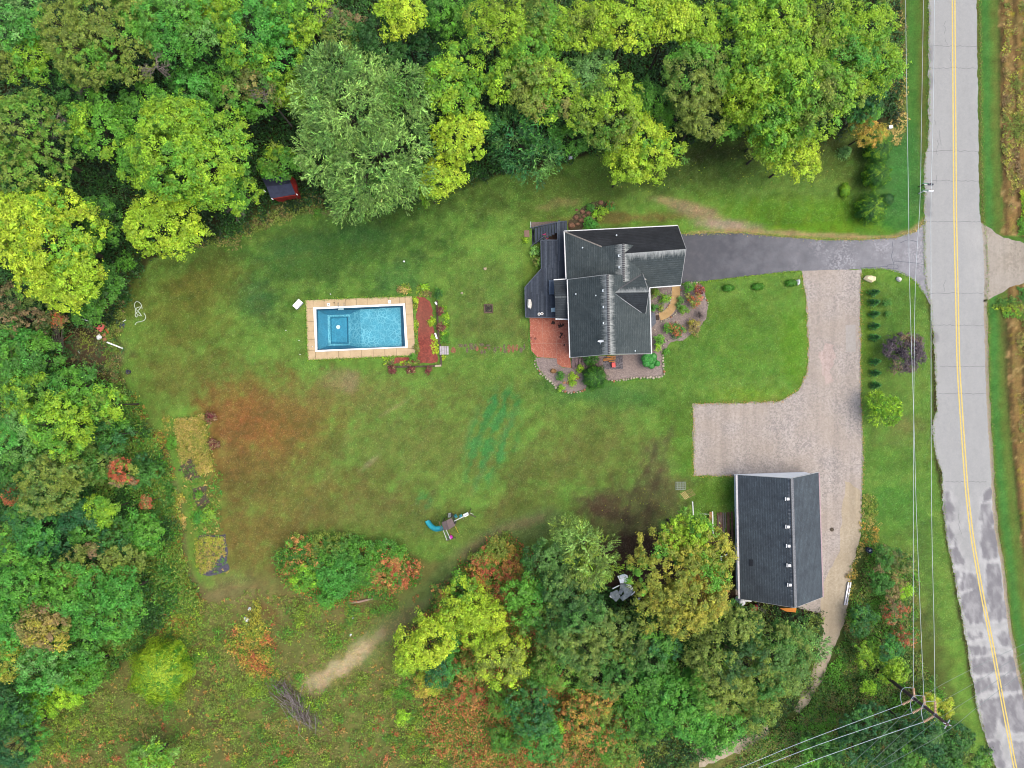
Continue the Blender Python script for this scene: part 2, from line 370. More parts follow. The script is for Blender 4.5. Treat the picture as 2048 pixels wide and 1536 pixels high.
def scatter(name, poly_px, dens, cols, h=(.1,.5), label=None, size=(.06,.14), per=7, spread=.22, holes=(), mask=None, w=None, clump=1.2, speck=False, ed=2.2, asp=.5, cat='undergrowth'):
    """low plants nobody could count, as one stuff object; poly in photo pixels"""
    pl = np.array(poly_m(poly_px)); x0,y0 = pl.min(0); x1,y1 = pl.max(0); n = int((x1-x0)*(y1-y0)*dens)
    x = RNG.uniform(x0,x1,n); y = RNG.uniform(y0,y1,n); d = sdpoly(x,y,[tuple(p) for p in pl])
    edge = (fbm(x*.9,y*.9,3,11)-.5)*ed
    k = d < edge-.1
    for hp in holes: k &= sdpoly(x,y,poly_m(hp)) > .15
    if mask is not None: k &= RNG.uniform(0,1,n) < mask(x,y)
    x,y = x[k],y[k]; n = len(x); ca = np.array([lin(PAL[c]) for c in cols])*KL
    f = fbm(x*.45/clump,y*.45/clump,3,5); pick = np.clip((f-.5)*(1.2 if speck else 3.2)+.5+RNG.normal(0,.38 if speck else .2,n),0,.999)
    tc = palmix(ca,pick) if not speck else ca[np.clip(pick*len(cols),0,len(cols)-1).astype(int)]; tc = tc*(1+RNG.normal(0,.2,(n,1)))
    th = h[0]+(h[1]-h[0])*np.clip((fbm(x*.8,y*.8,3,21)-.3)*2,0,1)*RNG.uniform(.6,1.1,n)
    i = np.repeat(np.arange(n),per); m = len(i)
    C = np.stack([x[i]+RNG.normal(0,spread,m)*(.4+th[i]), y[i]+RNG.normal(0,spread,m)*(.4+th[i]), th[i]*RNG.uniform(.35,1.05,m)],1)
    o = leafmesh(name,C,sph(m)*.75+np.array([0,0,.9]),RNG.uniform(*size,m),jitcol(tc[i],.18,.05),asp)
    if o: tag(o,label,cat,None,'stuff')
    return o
# ================================================================== THE GROUND
LAWN = [(1850,250),(1790,262),(1700,255),(1640,290),(1500,280),(1400,270),(1330,330),(1200,300),(1120,330),(1000,350),(900,390),(760,425),(640,415),
        (560,440),(480,475),(380,490),(300,520),(262,590),(240,650),(232,720),(262,790),(300,850),(335,900),(350,980),(362,1060),(372,1140),(420,1185),
        (500,1165),(560,1100),(640,1075),(800,1090),(860,1125),(930,1110),(1010,1062),(1080,1110),(1180,1150),(1300,1180),(1475,1180),(1475,940),(1390,945),
        (1385,805),(1600,790),(1720,640),(1720,1080),(1740,1100),(1820,1150),(1850,1300),(1900,1420),(1960,1536),(1985,1536),(1944,1390),(1920,1246),(1900,1138),(1886,1060),(1880,980),(1866,915),(1862,860),(1866,790),(1862,700),(1856,620),(1846,590)]
RIGHTV = [(1940,-400),(1995,-400),(1998,300),(2010,430),(2048,480),(2500,480),(2500,560),(2048,575),(2000,620),(2012,800),(2048,1130),(2200,1900),(2080,1900),(1960,700)]
def ground_col(x, y):
    px = x*16+1024; py = 768-y*16
    w1 = (fbm(x*.25,y*.25,4,1)-.5); w2 = (fbm(x*.8,y*.8,4,2)-.5); w3 = fbm(x*2.3,y*2.3,3,3)-.5
    def L(c): return lin(c)[None,:]*K
    c = np.broadcast_to(L((62,58,38)), (len(x),3)).copy()                       # litter under the trees
    def put(mask, col):
        nonlocal c; c = c*(1-mask[:,None]) + L(col)*mask[:,None]
    def blob(cx, cy, rx, ry, col, st=1.0, ang=0, ed=.5, nz=1.0):
        u = (px-cx); v = (py-cy); ca, sa = math.cos(R_(ang)), math.sin(R_(ang)); U = (u*ca+v*sa)/rx; V = (-u*sa+v*ca)/ry
        d = np.sqrt(U*U+V*V)-1 + (w2*.9+w1*.8+w3*.45)*nz; put(np.clip(.5-d/ed/2,0,1)**1.3*st, col)
    def poly(p, col, st=1.0, soft=1.0, nz=.8):
        d = sdpoly(x,y,poly_m(p)) + w2*nz*2 + w3*nz*.6; put(sstep(d,soft)*st, col)
    def line(p, wd, col, st=1.0, soft=.6, nz=.5):
        d = sdline(x,y,poly_m(p))-wd/16 + w2*nz*1.4; put(sstep(d,soft)*st, col)
    far = [(-9000,-9000),(1795,-9000),(1795,-400),(-9000,-400)]
    poly([(300,560),(1850,250),(1850,1250),(1500,1180),(1200,1130),(1060,1250),(700,1400),(420,1350),(330,1100)], (108,120,62), 1, 1.5)
    # rough meadow bottom left and bottom middle
    poly([(330,1130),(420,1185),(560,1100),(640,1075),(860,1125),(1010,1060),(1080,1100),(1120,1300),(1250,1430),(1500,1480),(1500,2600),(-200,2600),(-200,1420),(180,1390),(300,1250)], (116,120,66), 1, 1.5)
    poly([(1640,1230),(1700,1090),(1850,1130),(1960,1536),(2000,2600),(1400,2600),(1500,1480)], (84,98,50), 1, 1.5)
    poly([(200,560),(280,500),(300,850),(360,1100),(400,1200),(330,1220),(240,1000),(220,860)], (88,96,50), .9, 2)
    poly([(420,470),(620,380),(700,440),(560,470),(440,520)], (104,100,56), .9, 2)
    poly([(1780,-400),(1800,-400),(1810,250),(1790,270),(1770,200)], (120,112,62), .9, 1.5)
    # lawn
    poly(LAWN, (110,146,62), 1, .6, .35)
    poly([(1795,-2500),(1858,-2500),(1858,470),(1700,480),(1700,300),(1800,250)], (86,120,52), 1, 1.0, .3)
    line([(1800,-500),(1802,260)], 13, (104,104,58), .8, 1.2); line([(1822,-500),(1823,300)], 8, (78,128,56), .8, .8); line([(1848,-500),(1845,330)], 5, (104,100,52), .8, .6)
    # greener and browner areas of the mown lawn, and painted tree shade at the wood edge
    for b in [(650,500,330,90,(70,106,46),.85,-14),(510,600,42,46,(52,104,58),.75,0),(580,500,70,30,(66,110,56),.6,-15),(720,470,60,22,(60,108,56),.5,0),(800,560,50,40,(62,112,58),.55,10),
              (1250,360,380,45,(82,104,44),.75,-8),(1600,440,230,40,(108,150,40),.95,3),(1560,420,120,40,(92,136,46),.6,0),(1700,430,90,36,(104,146,42),.8,0),(1640,330,130,60,(86,106,44),.7,0),
              (1300,340,70,40,(66,84,38),.6,0),(1440,300,110,24,(60,66,34),.7,0),(1700,290,90,30,(70,76,38),.7,0),  # dark ovals put the shade below the trees into the lawn colour
              (1500,690,130,110,(100,142,54),.9,0),(1590,700,30,100,(104,150,44),.8,0),(1500,790,110,18,(116,152,48),.7,0),(1430,620,90,26,(98,132,50),.7,0),(1400,740,60,50,(92,132,52),.6,0),
              (1250,790,150,30,(78,122,56),.75,5),(1120,790,90,30,(88,120,54),.6,0),(1080,560,40,150,(104,124,52),.6,0),
              (1000,640,110,60,(106,120,60),.7,0),(980,780,120,40,(104,124,56),.6,0),(960,560,60,50,(92,118,54),.5,0),
              (370,620,120,90,(112,118,50),.65,0),(420,560,80,40,(116,110,50),.5,-15),(350,740,70,80,(112,116,54),.6,0),(460,760,150,50,(110,112,54),.6,0),
              (540,850,150,80,(148,98,56),.85,-4),(480,830,70,60,(150,100,58),.6,0),(440,900,40,110,(130,106,60),.6,0),(500,920,90,50,(132,104,58),.7,0),(600,830,90,50,(122,104,54),.6,0),
              (700,790,170,40,(124,120,66),.65,0),(820,900,220,90,(112,122,60),.7,0),(600,1000,160,70,(122,112,58),.8,0),(520,1060,110,50,(126,108,58),.75,0),(480,1120,80,50,(128,112,60),.75,0),
              (760,1030,160,40,(116,118,62),.6,0),(900,1060,130,40,(106,124,58),.6,0),(1040,1030,90,50,(110,108,56),.6,0),
              (1120,930,110,50,(104,112,56),.6,0),(1350,850,50,110,(96,130,48),.7,0),(1430,985,60,45,(94,130,44),.85,0),(1375,930,30,50,(92,132,46),.8,0),
              (1190,890,100,80,(110,116,58),.6,0),(1180,780,90,26,(74,122,60),.6,0),
              (1790,620,60,60,(92,130,52),.8,0),(1780,900,70,90,(96,136,54),.8,0),(1790,1010,70,60,(88,140,56),.85,0),(1735,640,16,120,(104,136,44),.7,0),(1760,1060,60,40,(92,134,52),.7,0),
              (1800,350,50,110,(70,132,62),.75,0),(1800,430,45,30,(74,128,62),.7,0),(1810,850,30,18,(140,130,80),.5,0),(1790,880,60,20,(116,128,66),.5,0),
              (1840,1250,30,160,(104,112,56),.8,-8),(1880,1350,26,160,(92,108,54),.8,-12),(1850,1120,26,90,(88,124,54),.8,-4),(1810,1190,30,60,(118,112,62),.6,0)]:
        blob(b[0],b[1],b[2],b[3],b[4],b[5],b[6] if len(b)>6 else 0)
    # teal-green streaks where the grass was fed, and mowing stripes
    for cx_,cy_,rx_,ry_,an in ((985,865,52,108,18),(848,1004,20,26,25),(1010,800,34,16,0)):
        u=px-cx_; v=py-cy_; ca,sa=math.cos(R_(an)),math.sin(R_(an)); U=(u*ca+v*sa); V=(-u*sa+v*ca); e=np.clip((1.1-np.sqrt((U/rx_)**2+(V/ry_)**2)+w1*.9)*2,0,1)
        st=.5+.5*np.sin(U*2*math.pi/25.0+w1*6); put(e*np.clip(st*1.2-.1+w2*3.2+w3*2.4,0,1)*.72,(50,130,68))
    for i in range(16):
        o = i*38; line([(560+o,1060),(690+o,820)], 5, (124,126,72) if i%2 else (92,116,50), .28, 1.2, .9)
    for i in range(9):
        o = i*26; line([(300,530+o),(620,455+o)], 5, (84,112,48) if i%2 else (106,122,54), .35, 1.2, .7)
    for i in range(7): line([(1510+i*28,400),(1490+i*30,470)], 6, (92,140,36) if i%2 else (118,152,42), .4, 1., .4)
    # pale dry scuffs
    for b in [(1345,405,40,9,(168,150,110),.7,10),(1400,425,55,16,(166,146,112),.9,14),(1450,450,60,12,(172,156,132),.95,4),(1250,436,110,10,(128,112,66),.8,-2),(1130,405,36,9,(150,136,90),.5,0),(680,760,40,22,(150,138,96),.5,0),(700,765,16,20,(164,152,112),.4,0),(740,925,22,5,(168,158,118),.5,-40),(790,815,36,5,(160,150,104),.4,-30),(1090,415,20,6,(150,136,92),.5,0),
              (655,425,30,7,(150,138,96),.5,0),(190,700,60,28,(112,96,74),.7,0),(160,740,44,20,(84,68,56),.8,0),(225,715,22,20,(124,104,80),.7,0),(1200,1010,60,26,(80,70,50),.9,10),(465,1165,60,30,(120,118,72),.7,0),
              (430,860,10,60,(120,84,46),.5,0)]:
        blob(*b[:5], b[5], b[6], .45)
    line([(1380,468),(1460,462),(1560,466),(1660,472),(1740,476),(1790,474),(1830,462),(1850,440)], 5, (176,152,112), .85, .5, .35)
    # bare tyre-rutted soil behind the barn and dark earth under its trees
    poly([(1290,890),(1330,870),(1335,930),(1370,960),(1360,1020),(1330,1060),(1300,1180),(1230,1190),(1235,1090),(1190,1040),(1170,1000),(1240,990),(1280,940)], (108,92,68), .7, 4, 2.2)
    poly([(1190,1080),(1300,1060),(1470,1060),(1475,1190),(1500,1210),(1640,1220),(1500,1300),(1300,1290),(1200,1230)], (70,54,44), .95, 1.5)
    line([(1315,880),(1300,930),(1262,990),(1250,1060)], 5, (78,66,54), .6, .8); line([(1335,880),(1325,930),(1300,1000),(1290,1060)], 5, (80,66,54), .55, .8)
    line([(1190,1020),(1260,1040),(1320,1010)], 8, (88,72,54), .6, 1)
    # worn trail through the meadow
    line([(1100,1040),(1010,1070),(930,1120),(860,1190),(780,1250),(720,1310)], 28, (116,136,74), 1.0, 1.5); line([(985,1085),(905,1150),(840,1215),(770,1275)], 5, (142,140,96), .5, .8, .5); line([(1000,1100),(925,1165),(860,1230)], 5, (142,140,96), .45, .8, .5)
    line([(1080,1035),(1000,1062),(930,1108)], 8, (146,134,96), .6, 1); line([(830,1215),(760,1275),(715,1310)], 12, (138,128,88), .7, 1.2)
    blob(722,1298,44,17,(198,180,140),.95,-38,.4,1.5); blob(680,1334,38,20,(198,180,142),.95,-35,.4,1.5); blob(638,1362,34,20,(190,172,136),.9,-20,.4,1.6); blob(742,1344,26,6,(156,142,104),.6,10,.6,1.4)
    blob(330,1000,12,140,(112,112,62),.7,-8); line([(292,850),(330,910),(352,980),(362,1060),(368,1130),(400,1190),(450,1195)], 8, (118,116,76), .8, 1)
    blob(430,1400,40,60,(92,80,56),.7,0); blob(470,1190,70,26,(134,124,84),.6,0); blob(560,1210,80,50,(128,118,72),.6,0)
    for i in range(26):
        a,b = (RNG.uniform(60,1250),RNG.uniform(1200,1536)); blob(a,b,RNG.uniform(14,50),RNG.uniform(8,24),[(140,124,80),(96,112,50),(126,92,56),(84,100,46)][i%4],.55,RNG.uniform(-50,50))
    # right verge and field
    pxr = 1957 + np.maximum(0,(py-600))*.0 
    poly(RIGHTV, (88,128,54), 1, .8, .3)
    edge = np.interp(py, [-400,0,150,300,450,600,800,1000,1130,1250,1400,1536,1900], [1952,1953,1955,1957,1962,1969,1972,1987,2004,2018,2048,2075,2170])
    u = px-edge
    f = np.clip((u-44-w2*26)/6,0,1); R = (u>0)&((py<470)|(py>565)); c = c*(1-(f*R)[:,None]) + L((146,122,74))*(f*R)[:,None]
    for a,b,cc_,st in ((18,8,(72,132,66),.6),(3,4,(116,102,58),.7),(36,8,(112,118,60),.6)):
        g = np.exp(-((u-a-w2*8)/b)**2)*R*st; c = c*(1-g[:,None])+L(cc_)*g[:,None]
    row = (.5+.5*np.sin((u-44)*2*math.pi/26.0)); g = f*R*np.clip(row*1.6-.75+w2*1.5,0,1)*.9; c = c*(1-g[:,None])+L((78,62,44))*g[:,None]
    g = f*R*np.clip(w2*4+w3*3-.55,0,1)*.7; c = c*(1-g[:,None])+L((150,148,42))*g[:,None]
    g = f*R*np.clip(-w2*4+w3*4-.7,0,1)*.7; c = c*(1-g[:,None])+L((184,156,106))*g[:,None]
    c *= (1.11 + (w1*.34 + w2*.5 + w3*.5))[:,None]
    hue = (fbm(x*1.3,y*1.3,4,31)-.5)*.42 + (fbm(x*4.1,y*4.1,2,33)-.5)*.3
    c[:,0] *= 1+hue; c[:,2] *= 1+hue*.5
    return np.clip(c, .004, .6)
def make_ground():
    inner = lambda a,b,s: np.arange(a,b+s/2,s)
    gx = np.concatenate([[-3000,-1200,-500,-220,-120,-90], inner(-66,66,.3), [90,120,220,500,1200,3000]])
    gy = np.concatenate([[-3000,-1200,-500,-220,-120,-80], inner(-50,50,.3), [80,120,220,500,1200,3000]])
    nx, ny = len(gx), len(gy); X, Y = np.meshgrid(gx, gy); x = X.ravel(); y = Y.ravel()
    hole = (np.abs(x)<200)
    me = bpy.data.meshes.new('ground'); V = np.stack([x,y,0*x],1).astype(np.float32)
    I = np.arange((nx-1)*(ny-1)); i0 = (I//(nx-1))*nx + I%(nx-1)
    # leave an opening where the pool basin is sunk into the ground
    cx_ = (x[i0]+x[i0+nx+1])/2; cy_ = (y[i0]+y[i0+nx+1])/2
    keep = sdpoly(cx_, cy_, poly_m([(616,605),(819,597),(825,703),(621,715)])) > .25
    i0 = i0[keep]; nf = len(i0)
    F = np.stack([i0,i0+1,i0+nx+1,i0+nx],1).astype(np.int32)
    me.vertices.add(len(V)); me.vertices.foreach_set('co', V.ravel()); me.loops.add(4*nf); me.loops.foreach_set('vertex_index', F.ravel())
    me.polygons.add(nf); me.polygons.foreach_set('loop_start', np.arange(0,4*nf,4,dtype=np.int32)); me.update(calc_edges=True)
    ca = me.color_attributes.new('col','FLOAT_COLOR','POINT'); cc = np.ones((len(V),4),np.float32); cc[:,:3] = ground_col(x,y); ca.data.foreach_set('color', cc.ravel())
    me.materials.append(attr_mat('ground_cover', ((1.1,.10),(4.5,.20),(13,.34),(40,.3)), bmp=.7, bdist=.12))
    o = bpy.data.objects.new('ground', me); COL.objects.link(o); return tag(o,'mown lawn, rough meadow and leaf-littered ground',None,None,'structure')
make_ground()

# ------------------------------------------------------------------ road
RL = [(1857,-3000),(1857,0),(1857,250),(1855,290),(1849,320),(1848,452),(1849,520),(1853,576),(1861,610),(1863,640),(1869,703),(1873,820),(1865,846),(1866,878),(1872,915),(1883,945),(1885,1000),(1892,1075),(1906,1138),(1926,1246),(1949,1390),(1970,1477),(1990,1536),(2030,1640),(2600,3000)]
RR = [(1952,-3000),(1953,0),(1955,150),(1957,300),(1959,430),(1965,465),(1969,540),(1967,604),(1970,700),(1972,789),(1979,904),(1984,1000),(1989,1060),(2002,1132),(2015,1246),(2036,1361),(2062,1450),(2090,1536),(2126,1640),(2760,3000)]
RC = [(1906,-3000),(1907,0),(1908.7,240),(1910,422),(1913,560),(1916.5,732),(1923.7,846),(1933,980),(1944,1075),(1964,1189),(1984,1289),(2002.5,1390),(2030,1536),(2062,1660),(2680,3000)]
def road():
    ys = np.concatenate([np.linspace(-3000,-60,30), np.arange(-50,1600,3.0), np.linspace(1610,3000,20)])
    def ev(pl, amp): 
        v = np.interp(ys,[p[1] for p in pl],[p[0] for p in pl]); return v + amp*(fbm(ys*.06,ys*0+3,3,8)-.5)+amp*.6*(vnoise(ys*.3,ys*0,9)-.5)
    l, r, cl = ev(RL,5), ev(RR,3), ev(RC,0); n = 33; t = np.linspace(0,1,n)
    PX = l[:,None]*(1-t)+r[:,None]*t; PY = np.repeat(ys[:,None],n,1); x = (PX-1024)/16; y = (768-PY)/16
    px, py, xx, yy = PX.ravel(), PY.ravel(), x.ravel(), y.ravel()
    c = np.broadcast_to(lin((176,177,176))[None,:]*K,(len(px),3)).copy()
    w = fbm(xx*.6,yy*.25,4,4)-.5; w2 = fbm(xx*2.2,yy*.9,3,6)-.5; w3 = fbm(xx*3.,yy*3.,3,16)-.5
    def put(m,col):
        nonlocal c; c = c*(1-m[:,None])+lin(col)[None,:]*K*m[:,None]
    tt = np.tile(t,len(ys)); rowi = np.repeat(np.arange(len(ys)),n)
    # darker resealed patches in the lower half, each with a feathered left end and a pale rim
    for pts in [[(1884,980),(1900,985),(1903,1040),(1890,1040)],[(1888,1055),(1900,1060),(1910,1090),(1895,1093)],[(1897,1098),(1912,1096),(1925,1125),(1906,1132)],
                [(1962,1008),(1984,1003),(1996,1116),(1960,1121)],[(1968,985),(1984,978),(1985,1000),(1965,1004)],[(1905,1137),(1920,1140),(1922,1156),(1910,1158)],[(1925,1145),(1950,1150),(1950,1176),(1925,1180)],
                [(1972,1130),(2000,1124),(2014,1238),(1978,1244)],[(1912,1162),(1924,1165),(1926,1182),(1916,1182)],[(1918,1190),(1958,1178),(1968,1245),(1940,1248),(1922,1215)],
                [(1928,1262),(1944,1262),(1950,1280),(1934,1284)],[(1952,1262),(1968,1264),(1968,1278),(1952,1278)],[(1998,1262),(2020,1252),(2032,1300),(2000,1290),(1985,1270)],
                [(1935,1290),(1990,1296),(1975,1312),(1945,1310)],[(1942,1320),(1998,1308),(2030,1318),(2034,1345),(1950,1350)],[(1950,1358),(1985,1352),(1990,1384),(1955,1386)],[(1996,1350),(2036,1352),(2046,1380),(1996,1386)],
                [(1958,1400),(2060,1385),(2090,1460),(2010,1470),(1995,1440),(1985,1475),(1970,1480)],[(1972,1490),(1998,1482),(2012,1536),(1992,1536)],[(2020,1480),(2100,1480),(2120,1600),(2030,1600)]]:
        d = sdpoly(xx,yy,poly_m(pts)); rim = np.exp(-((d-.15+w*.5)/.22)**2); put(np.clip(rim*.3,0,1),(216,215,216)); put(sstep(d+w*1.1+w2*1.0,.45)*.9,(136,134,139))
    for b in [(1858,40,4,24),(1862,105,4,16),(1862,160,5,22),(1870,675,8,10),(1858,410,7,12),(1856,425,8,8)]:
        d = np.sqrt(((px-b[0])/b[2])**2+((py-b[1])/b[3])**2)-1+w2*1.2; put(np.clip(.5-d*1.5,0,1)*.85,(150,150,152))
    pale = np.clip((py-930)/120,0,1)*np.clip(w2*3+.3,0,1)*.35; put(pale,(212,211,211))
    for a in (.22,.42,.62,.82): put(np.exp(-((tt-a)/.05)**2)*.18,(170,170,172))
    put(np.clip((py-400)*(600-py)/10000,0,1)*np.clip(w*2+.4,0,1)*np.clip((tt-.6)*3,0,1)*.4,(205,203,198))
    c *= (1+w*.07+w2*.10+w3*.08)[:,None]
    me = bpy.data.meshes.new('road'); V = np.stack([xx,yy,0*xx+.012],1).astype(np.float32)
    I = np.arange((n-1)*(len(ys)-1)); i0 = (I//(n-1))*n+I%(n-1); F = np.stack([i0,i0+n,i0+n+1,i0+1],1).astype(np.int32)
    me.vertices.add(len(V)); me.vertices.foreach_set('co',V.ravel()); me.loops.add(F.size); me.loops.foreach_set('vertex_index',F.ravel()); me.polygons.add(len(F)); me.polygons.foreach_set('loop_start',np.arange(0,F.size,4,dtype=np.int32)); me.update(calc_edges=True)
    ca = me.color_attributes.new('col','FLOAT_COLOR','POINT'); cc = np.ones((len(V),4),np.float32); cc[:,:3]=c; ca.data.foreach_set('color',cc.ravel())
    me.materials.append(attr_mat('asphalt_road',((3,.04),(12,.08),(38,.12)),.9,.3,.02)); o = bpy.data.objects.new('road',me); COL.objects.link(o); tag(o,'worn pale grey two-lane asphalt road',None,None,'structure')
    crk = MB()
    for yy0,a,b in [(92,0,1),(136,0,1),(302,0,1),(361,.1,1),(443,0,1),(586,0,1),(733,.1,1),(787,.05,1),(963,.05,.9),(650,.0,1)]:
        lx,rx = np.interp(yy0,[p[1] for p in RL],[p[0] for p in RL]),np.interp(yy0,[p[1] for p in RR],[p[0] for p in RR]); pp=[]
        k = 26
        for i in range(k+1): pp.append((lx+(rx-lx)*(a+(b-a)*i/k), yy0+random.uniform(-1.1,1.1)+(i/k)*4*random.random()*.4))
        for i in range(k):
            (x0,y0),(x1,y1)=P2(*pp[i]),P2(*pp[i+1]); wd=.03; crk.add([(x0,y0-wd,.016),(x1,y1-wd,.016),(x1,y1+wd,.016),(x0,y0+wd,.016)],[(0,1,2,3)])
    for a,b,m in [(1892,42,16),(1890,75,8),(1899,105,12),(1880,260,20),(1876,280,18),(1872,350,10),(1905,190,6),(1890,560,14),(1915,1020,30),(1940,1010,20),(1868,240,5)]:
        x,y=a,b
        for i in range(m):
            x2,y2=x+random.uniform(-1.6,1.6),y+random.uniform(.5,3); (x0_,y0_),(x1_,y1_)=P2(x,y),P2(x2,y2); crk.add([(x0_-.025,y0_,.016),(x0_+.025,y0_,.016),(x1_+.025,y1_,.016),(x1_-.025,y1_,.016)],[(0,3,2,1)]); x,y=x2,y2
    c_=crk.build('road_cracks',mat('tar_crack',(146,146,148),(132,132,134),.9)); tag(c_,'thin dark transverse and lengthwise cracks in the road',None,None,'structure')
    ym = mat('yellow_paint',(238,216,120),(226,196,92),.7,5,.12,18,.1)
    for off in (-2.6,2.6):
        y2 = np.concatenate([np.linspace(-3000,-60,20),np.arange(-50,1620,12.0),np.linspace(1640,3000,10)]); cx = np.interp(y2,[p[1] for p in RC],[p[0] for p in RC])
        cx = np.convolve(np.pad(cx,2,'edge'),np.ones(5)/5,'valid'); mb = MB()
        vs=[]; fs=[]
        for i in range(len(y2)):
            for s_ in (-1.25,1.25): vs.append(P(cx[i]+off+s_,y2[i],0)[:2]+(.018,))
        for i in range(len(y2)-1): fs.append((2*i,2*i+2,2*i+3,2*i+1))
        mb.add(vs,fs); o=mb.build('centre_line',ym); tag(o,'solid yellow centre line stripe, '+('west' if off<0 else 'east')+' one of the double line',None,None,'structure')
    # gravel shoulder strip on the east edge
    sh = [(x-.5,y) for x,y in RR if 560<y<1700]; out=[(x+7+random.uniform(-1.5,1.5),y) for x,y in [(np.interp(yy,[p[1] for p in RR],[p[0] for p in RR]),yy) for yy in range(1690,590,-14)]]
    m=MB(); vs=[P2(*p)+(.006,) for p in [(np.interp(yy,[p[1] for p in RR],[p[0] for p in RR])-2,yy) for yy in range(600,1690,14)]+out]
    n_=len(vs)//2; vs=vs[:n_]+vs[-n_:][::-1]; m.add(vs,[(i,i+1,n_+i+1,n_+i) for i in range(n_-1)])
    tag(m.build('road_shoulder',GRAVT),'narrow tan gravel shoulder beside the road',None,None,'structure')
def gravel_mat(name,c1,c2,c3,scale=9):
    m,t,b,o=nmat(name); p=pos(t); v=t.nodes.new('ShaderNodeTexVoronoi'); v.inputs['Scale'].default_value=scale; t.links.new(p,v.inputs['Vector'])
    n1=noise(t,.22,3,p,.5); n2=noise(t,26,2,p); s=t.nodes.new('ShaderNodeSeparateColor'); t.links.new(v.outputs['Color'],s.inputs[0])
    c=mixc(t,mrange(t,s.outputs[0],.1,.9,0,1),A(c1),A(c2)); c=mixc(t,mrange(t,n1.outputs[0],.35,.65,0,.6),c,A(c3)); c=mixc(t,1.0,c,grey(t,mrange(t,n2.outputs[0],.3,.7,.8,1.2)),'MULTIPLY')
    mp=t.nodes.new('ShaderNodeMapping'); mp.inputs['Scale'].default_value=(1.1,.09,1); t.links.new(p,mp.inputs[0]); n5=noise(t,1.0,3,mp.outputs[0],.5,.8); c=mixc(t,1.0,c,grey(t,mrange(t,n5.outputs[0],.36,.64,.9,1.06)),'MULTIPLY')
    t.links.new(c,b.inputs['Base Color']); b.inputs['Roughness'].default_value=.9; bump(t,b,v.outputs['Distance'],.5,.04); return m
GRAVT = gravel_mat('tan_gravel',(186,172,150),(160,150,136),(176,160,132),7)
road()
def sheet(name, pts, z, m, label, amp=.08, step=.5):
    o = MB().add([(x,y,z) for x,y in (lambda q: q if sum(q[i-1][0]*q[i][1]-q[i][0]*q[i-1][1] for i in range(len(q)))>0 else q[::-1])(rough(poly_m(pts),step,amp))],[]) 
    o.f = [tuple(range(len(o.v)))]; o = o.build(name,m); return tag(o,label,None,None,'structure')
# driveway of dark asphalt, greyer towards the road
def drive_mat():
    m,t,b,o=nmat('driveway_asphalt'); p=pos(t); sp=t.nodes.new('ShaderNodeSeparateXYZ'); t.links.new(p,sp.inputs[0])
    n1=noise(t,.5,5,p); n2=noise(t,14,3,p); v=t.nodes.new('ShaderNodeTexVoronoi'); v.inputs['Scale'].default_value=5; t.links.new(p,v.inputs['Vector'])
    ad=t.nodes.new('ShaderNodeMath'); ad.operation='MULTIPLY_ADD'; t.links.new(n1.outputs[0],ad.inputs[0]); ad.inputs[1].default_value=26; t.links.new(sp.outputs[0],ad.inputs[2])
    c=mixc(t,mrange(t,ad.outputs[0],38,64,0,1),A((86,88,96)),A((152,152,158)))
    sc=t.nodes.new('ShaderNodeSeparateColor'); t.links.new(v.outputs['Color'],sc.inputs[0]); ag=mixc(t,mrange(t,sc.outputs[0],.45,.7,0,1),c,A((196,194,200)))
    fm=t.nodes.new('ShaderNodeMath'); fm.operation='MULTIPLY'; n3=noise(t,.28,6,p,.65); t.links.new(mrange(t,n3.outputs[0],.44,.66,0,.55),fm.inputs[0]); t.links.new(mrange(t,sp.outputs[0],34,38,0,1),fm.inputs[1])
    c=mixc(t,fm.outputs[0],c,ag); n4=noise(t,1.2,4,p); c=mixc(t,mrange(t,n4.outputs[0],.45,.7,0,.35),c,A((116,112,118)))
    c=mixc(t,1.0,c,grey(t,mrange(t,n2.outputs[0],.3,.7,.88,1.12)),'MULTIPLY'); t.links.new(c,b.inputs['Base Color']); b.inputs['Roughness'].default_value=.8; bump(t,b,n2.outputs[0],.3,.02); return m
sheet('driveway',[(1355,470),(1420,466),(1480,466),(1560,473),(1640,480),(1720,480),(1790,476),(1830,464),(1852,444),(1872,430),(1874,620),(1862,612),(1850,590),(1830,563),(1800,545),(1760,538),(1650,540),(1600,541),(1530,548),(1430,560),(1360,567)],.006,drive_mat(),'dark grey asphalt driveway from the house to the road',.05)
crk=MB()
for pts in [[(1784,482),(1786,500),(1783,512),(1788,530),(1786,538)],[(1788,522),(1810,524),(1830,526),(1850,530)],[(1795,530),(1795,537),(1776,537),(1776,530),(1795,530)],[(1720,536),(1776,533)],[(1800,486),(1816,480),(1835,484)]]:
    pts=spline(pts,5)
    for i in range(len(pts)-1):
        (x0,y0),(x1,y1)=P2(*pts[i]),P2(*pts[i+1]); d=Vector((x1-x0,y1-y0)); d=d.normalized() if d.length>0 else Vector((1,0)); nx,ny=-d.y*.03,d.x*.03
        crk.add([(x0-nx,y0-ny,.011),(x1-nx,y1-ny,.011),(x1+nx,y1+ny,.011),(x0+nx,y0+ny,.011)],[(0,1,2,3)])
tag(crk.build('driveway_cracks',mat('crack_filler',(104,112,124),(90,96,106),.8)),'wandering dark sealed cracks in the driveway near the road',None,None,'structure')
GRAV = gravel_mat('gravel_drive_stone',(196,186,178),(160,152,148),(180,166,152),6)
sheet('gravel_yard',[(1602,540),(1660,539),(1722,539),(1721,640),(1722,800),(1727,900),(1724,980),(1722,1060),(1704,1130),(1690,1210),(1640,1225),(1470,1190),(1470,952),(1387,952),(1385,808),(1560,803),(1595,780),(1614,748),(1616,690),(1612,600)],.004,GRAV,'pale gravel drive and parking yard beside the barn',.12,.6)
TANS = gravel_mat('packed_sand',(202,188,164),(184,170,146),(176,160,134),5)
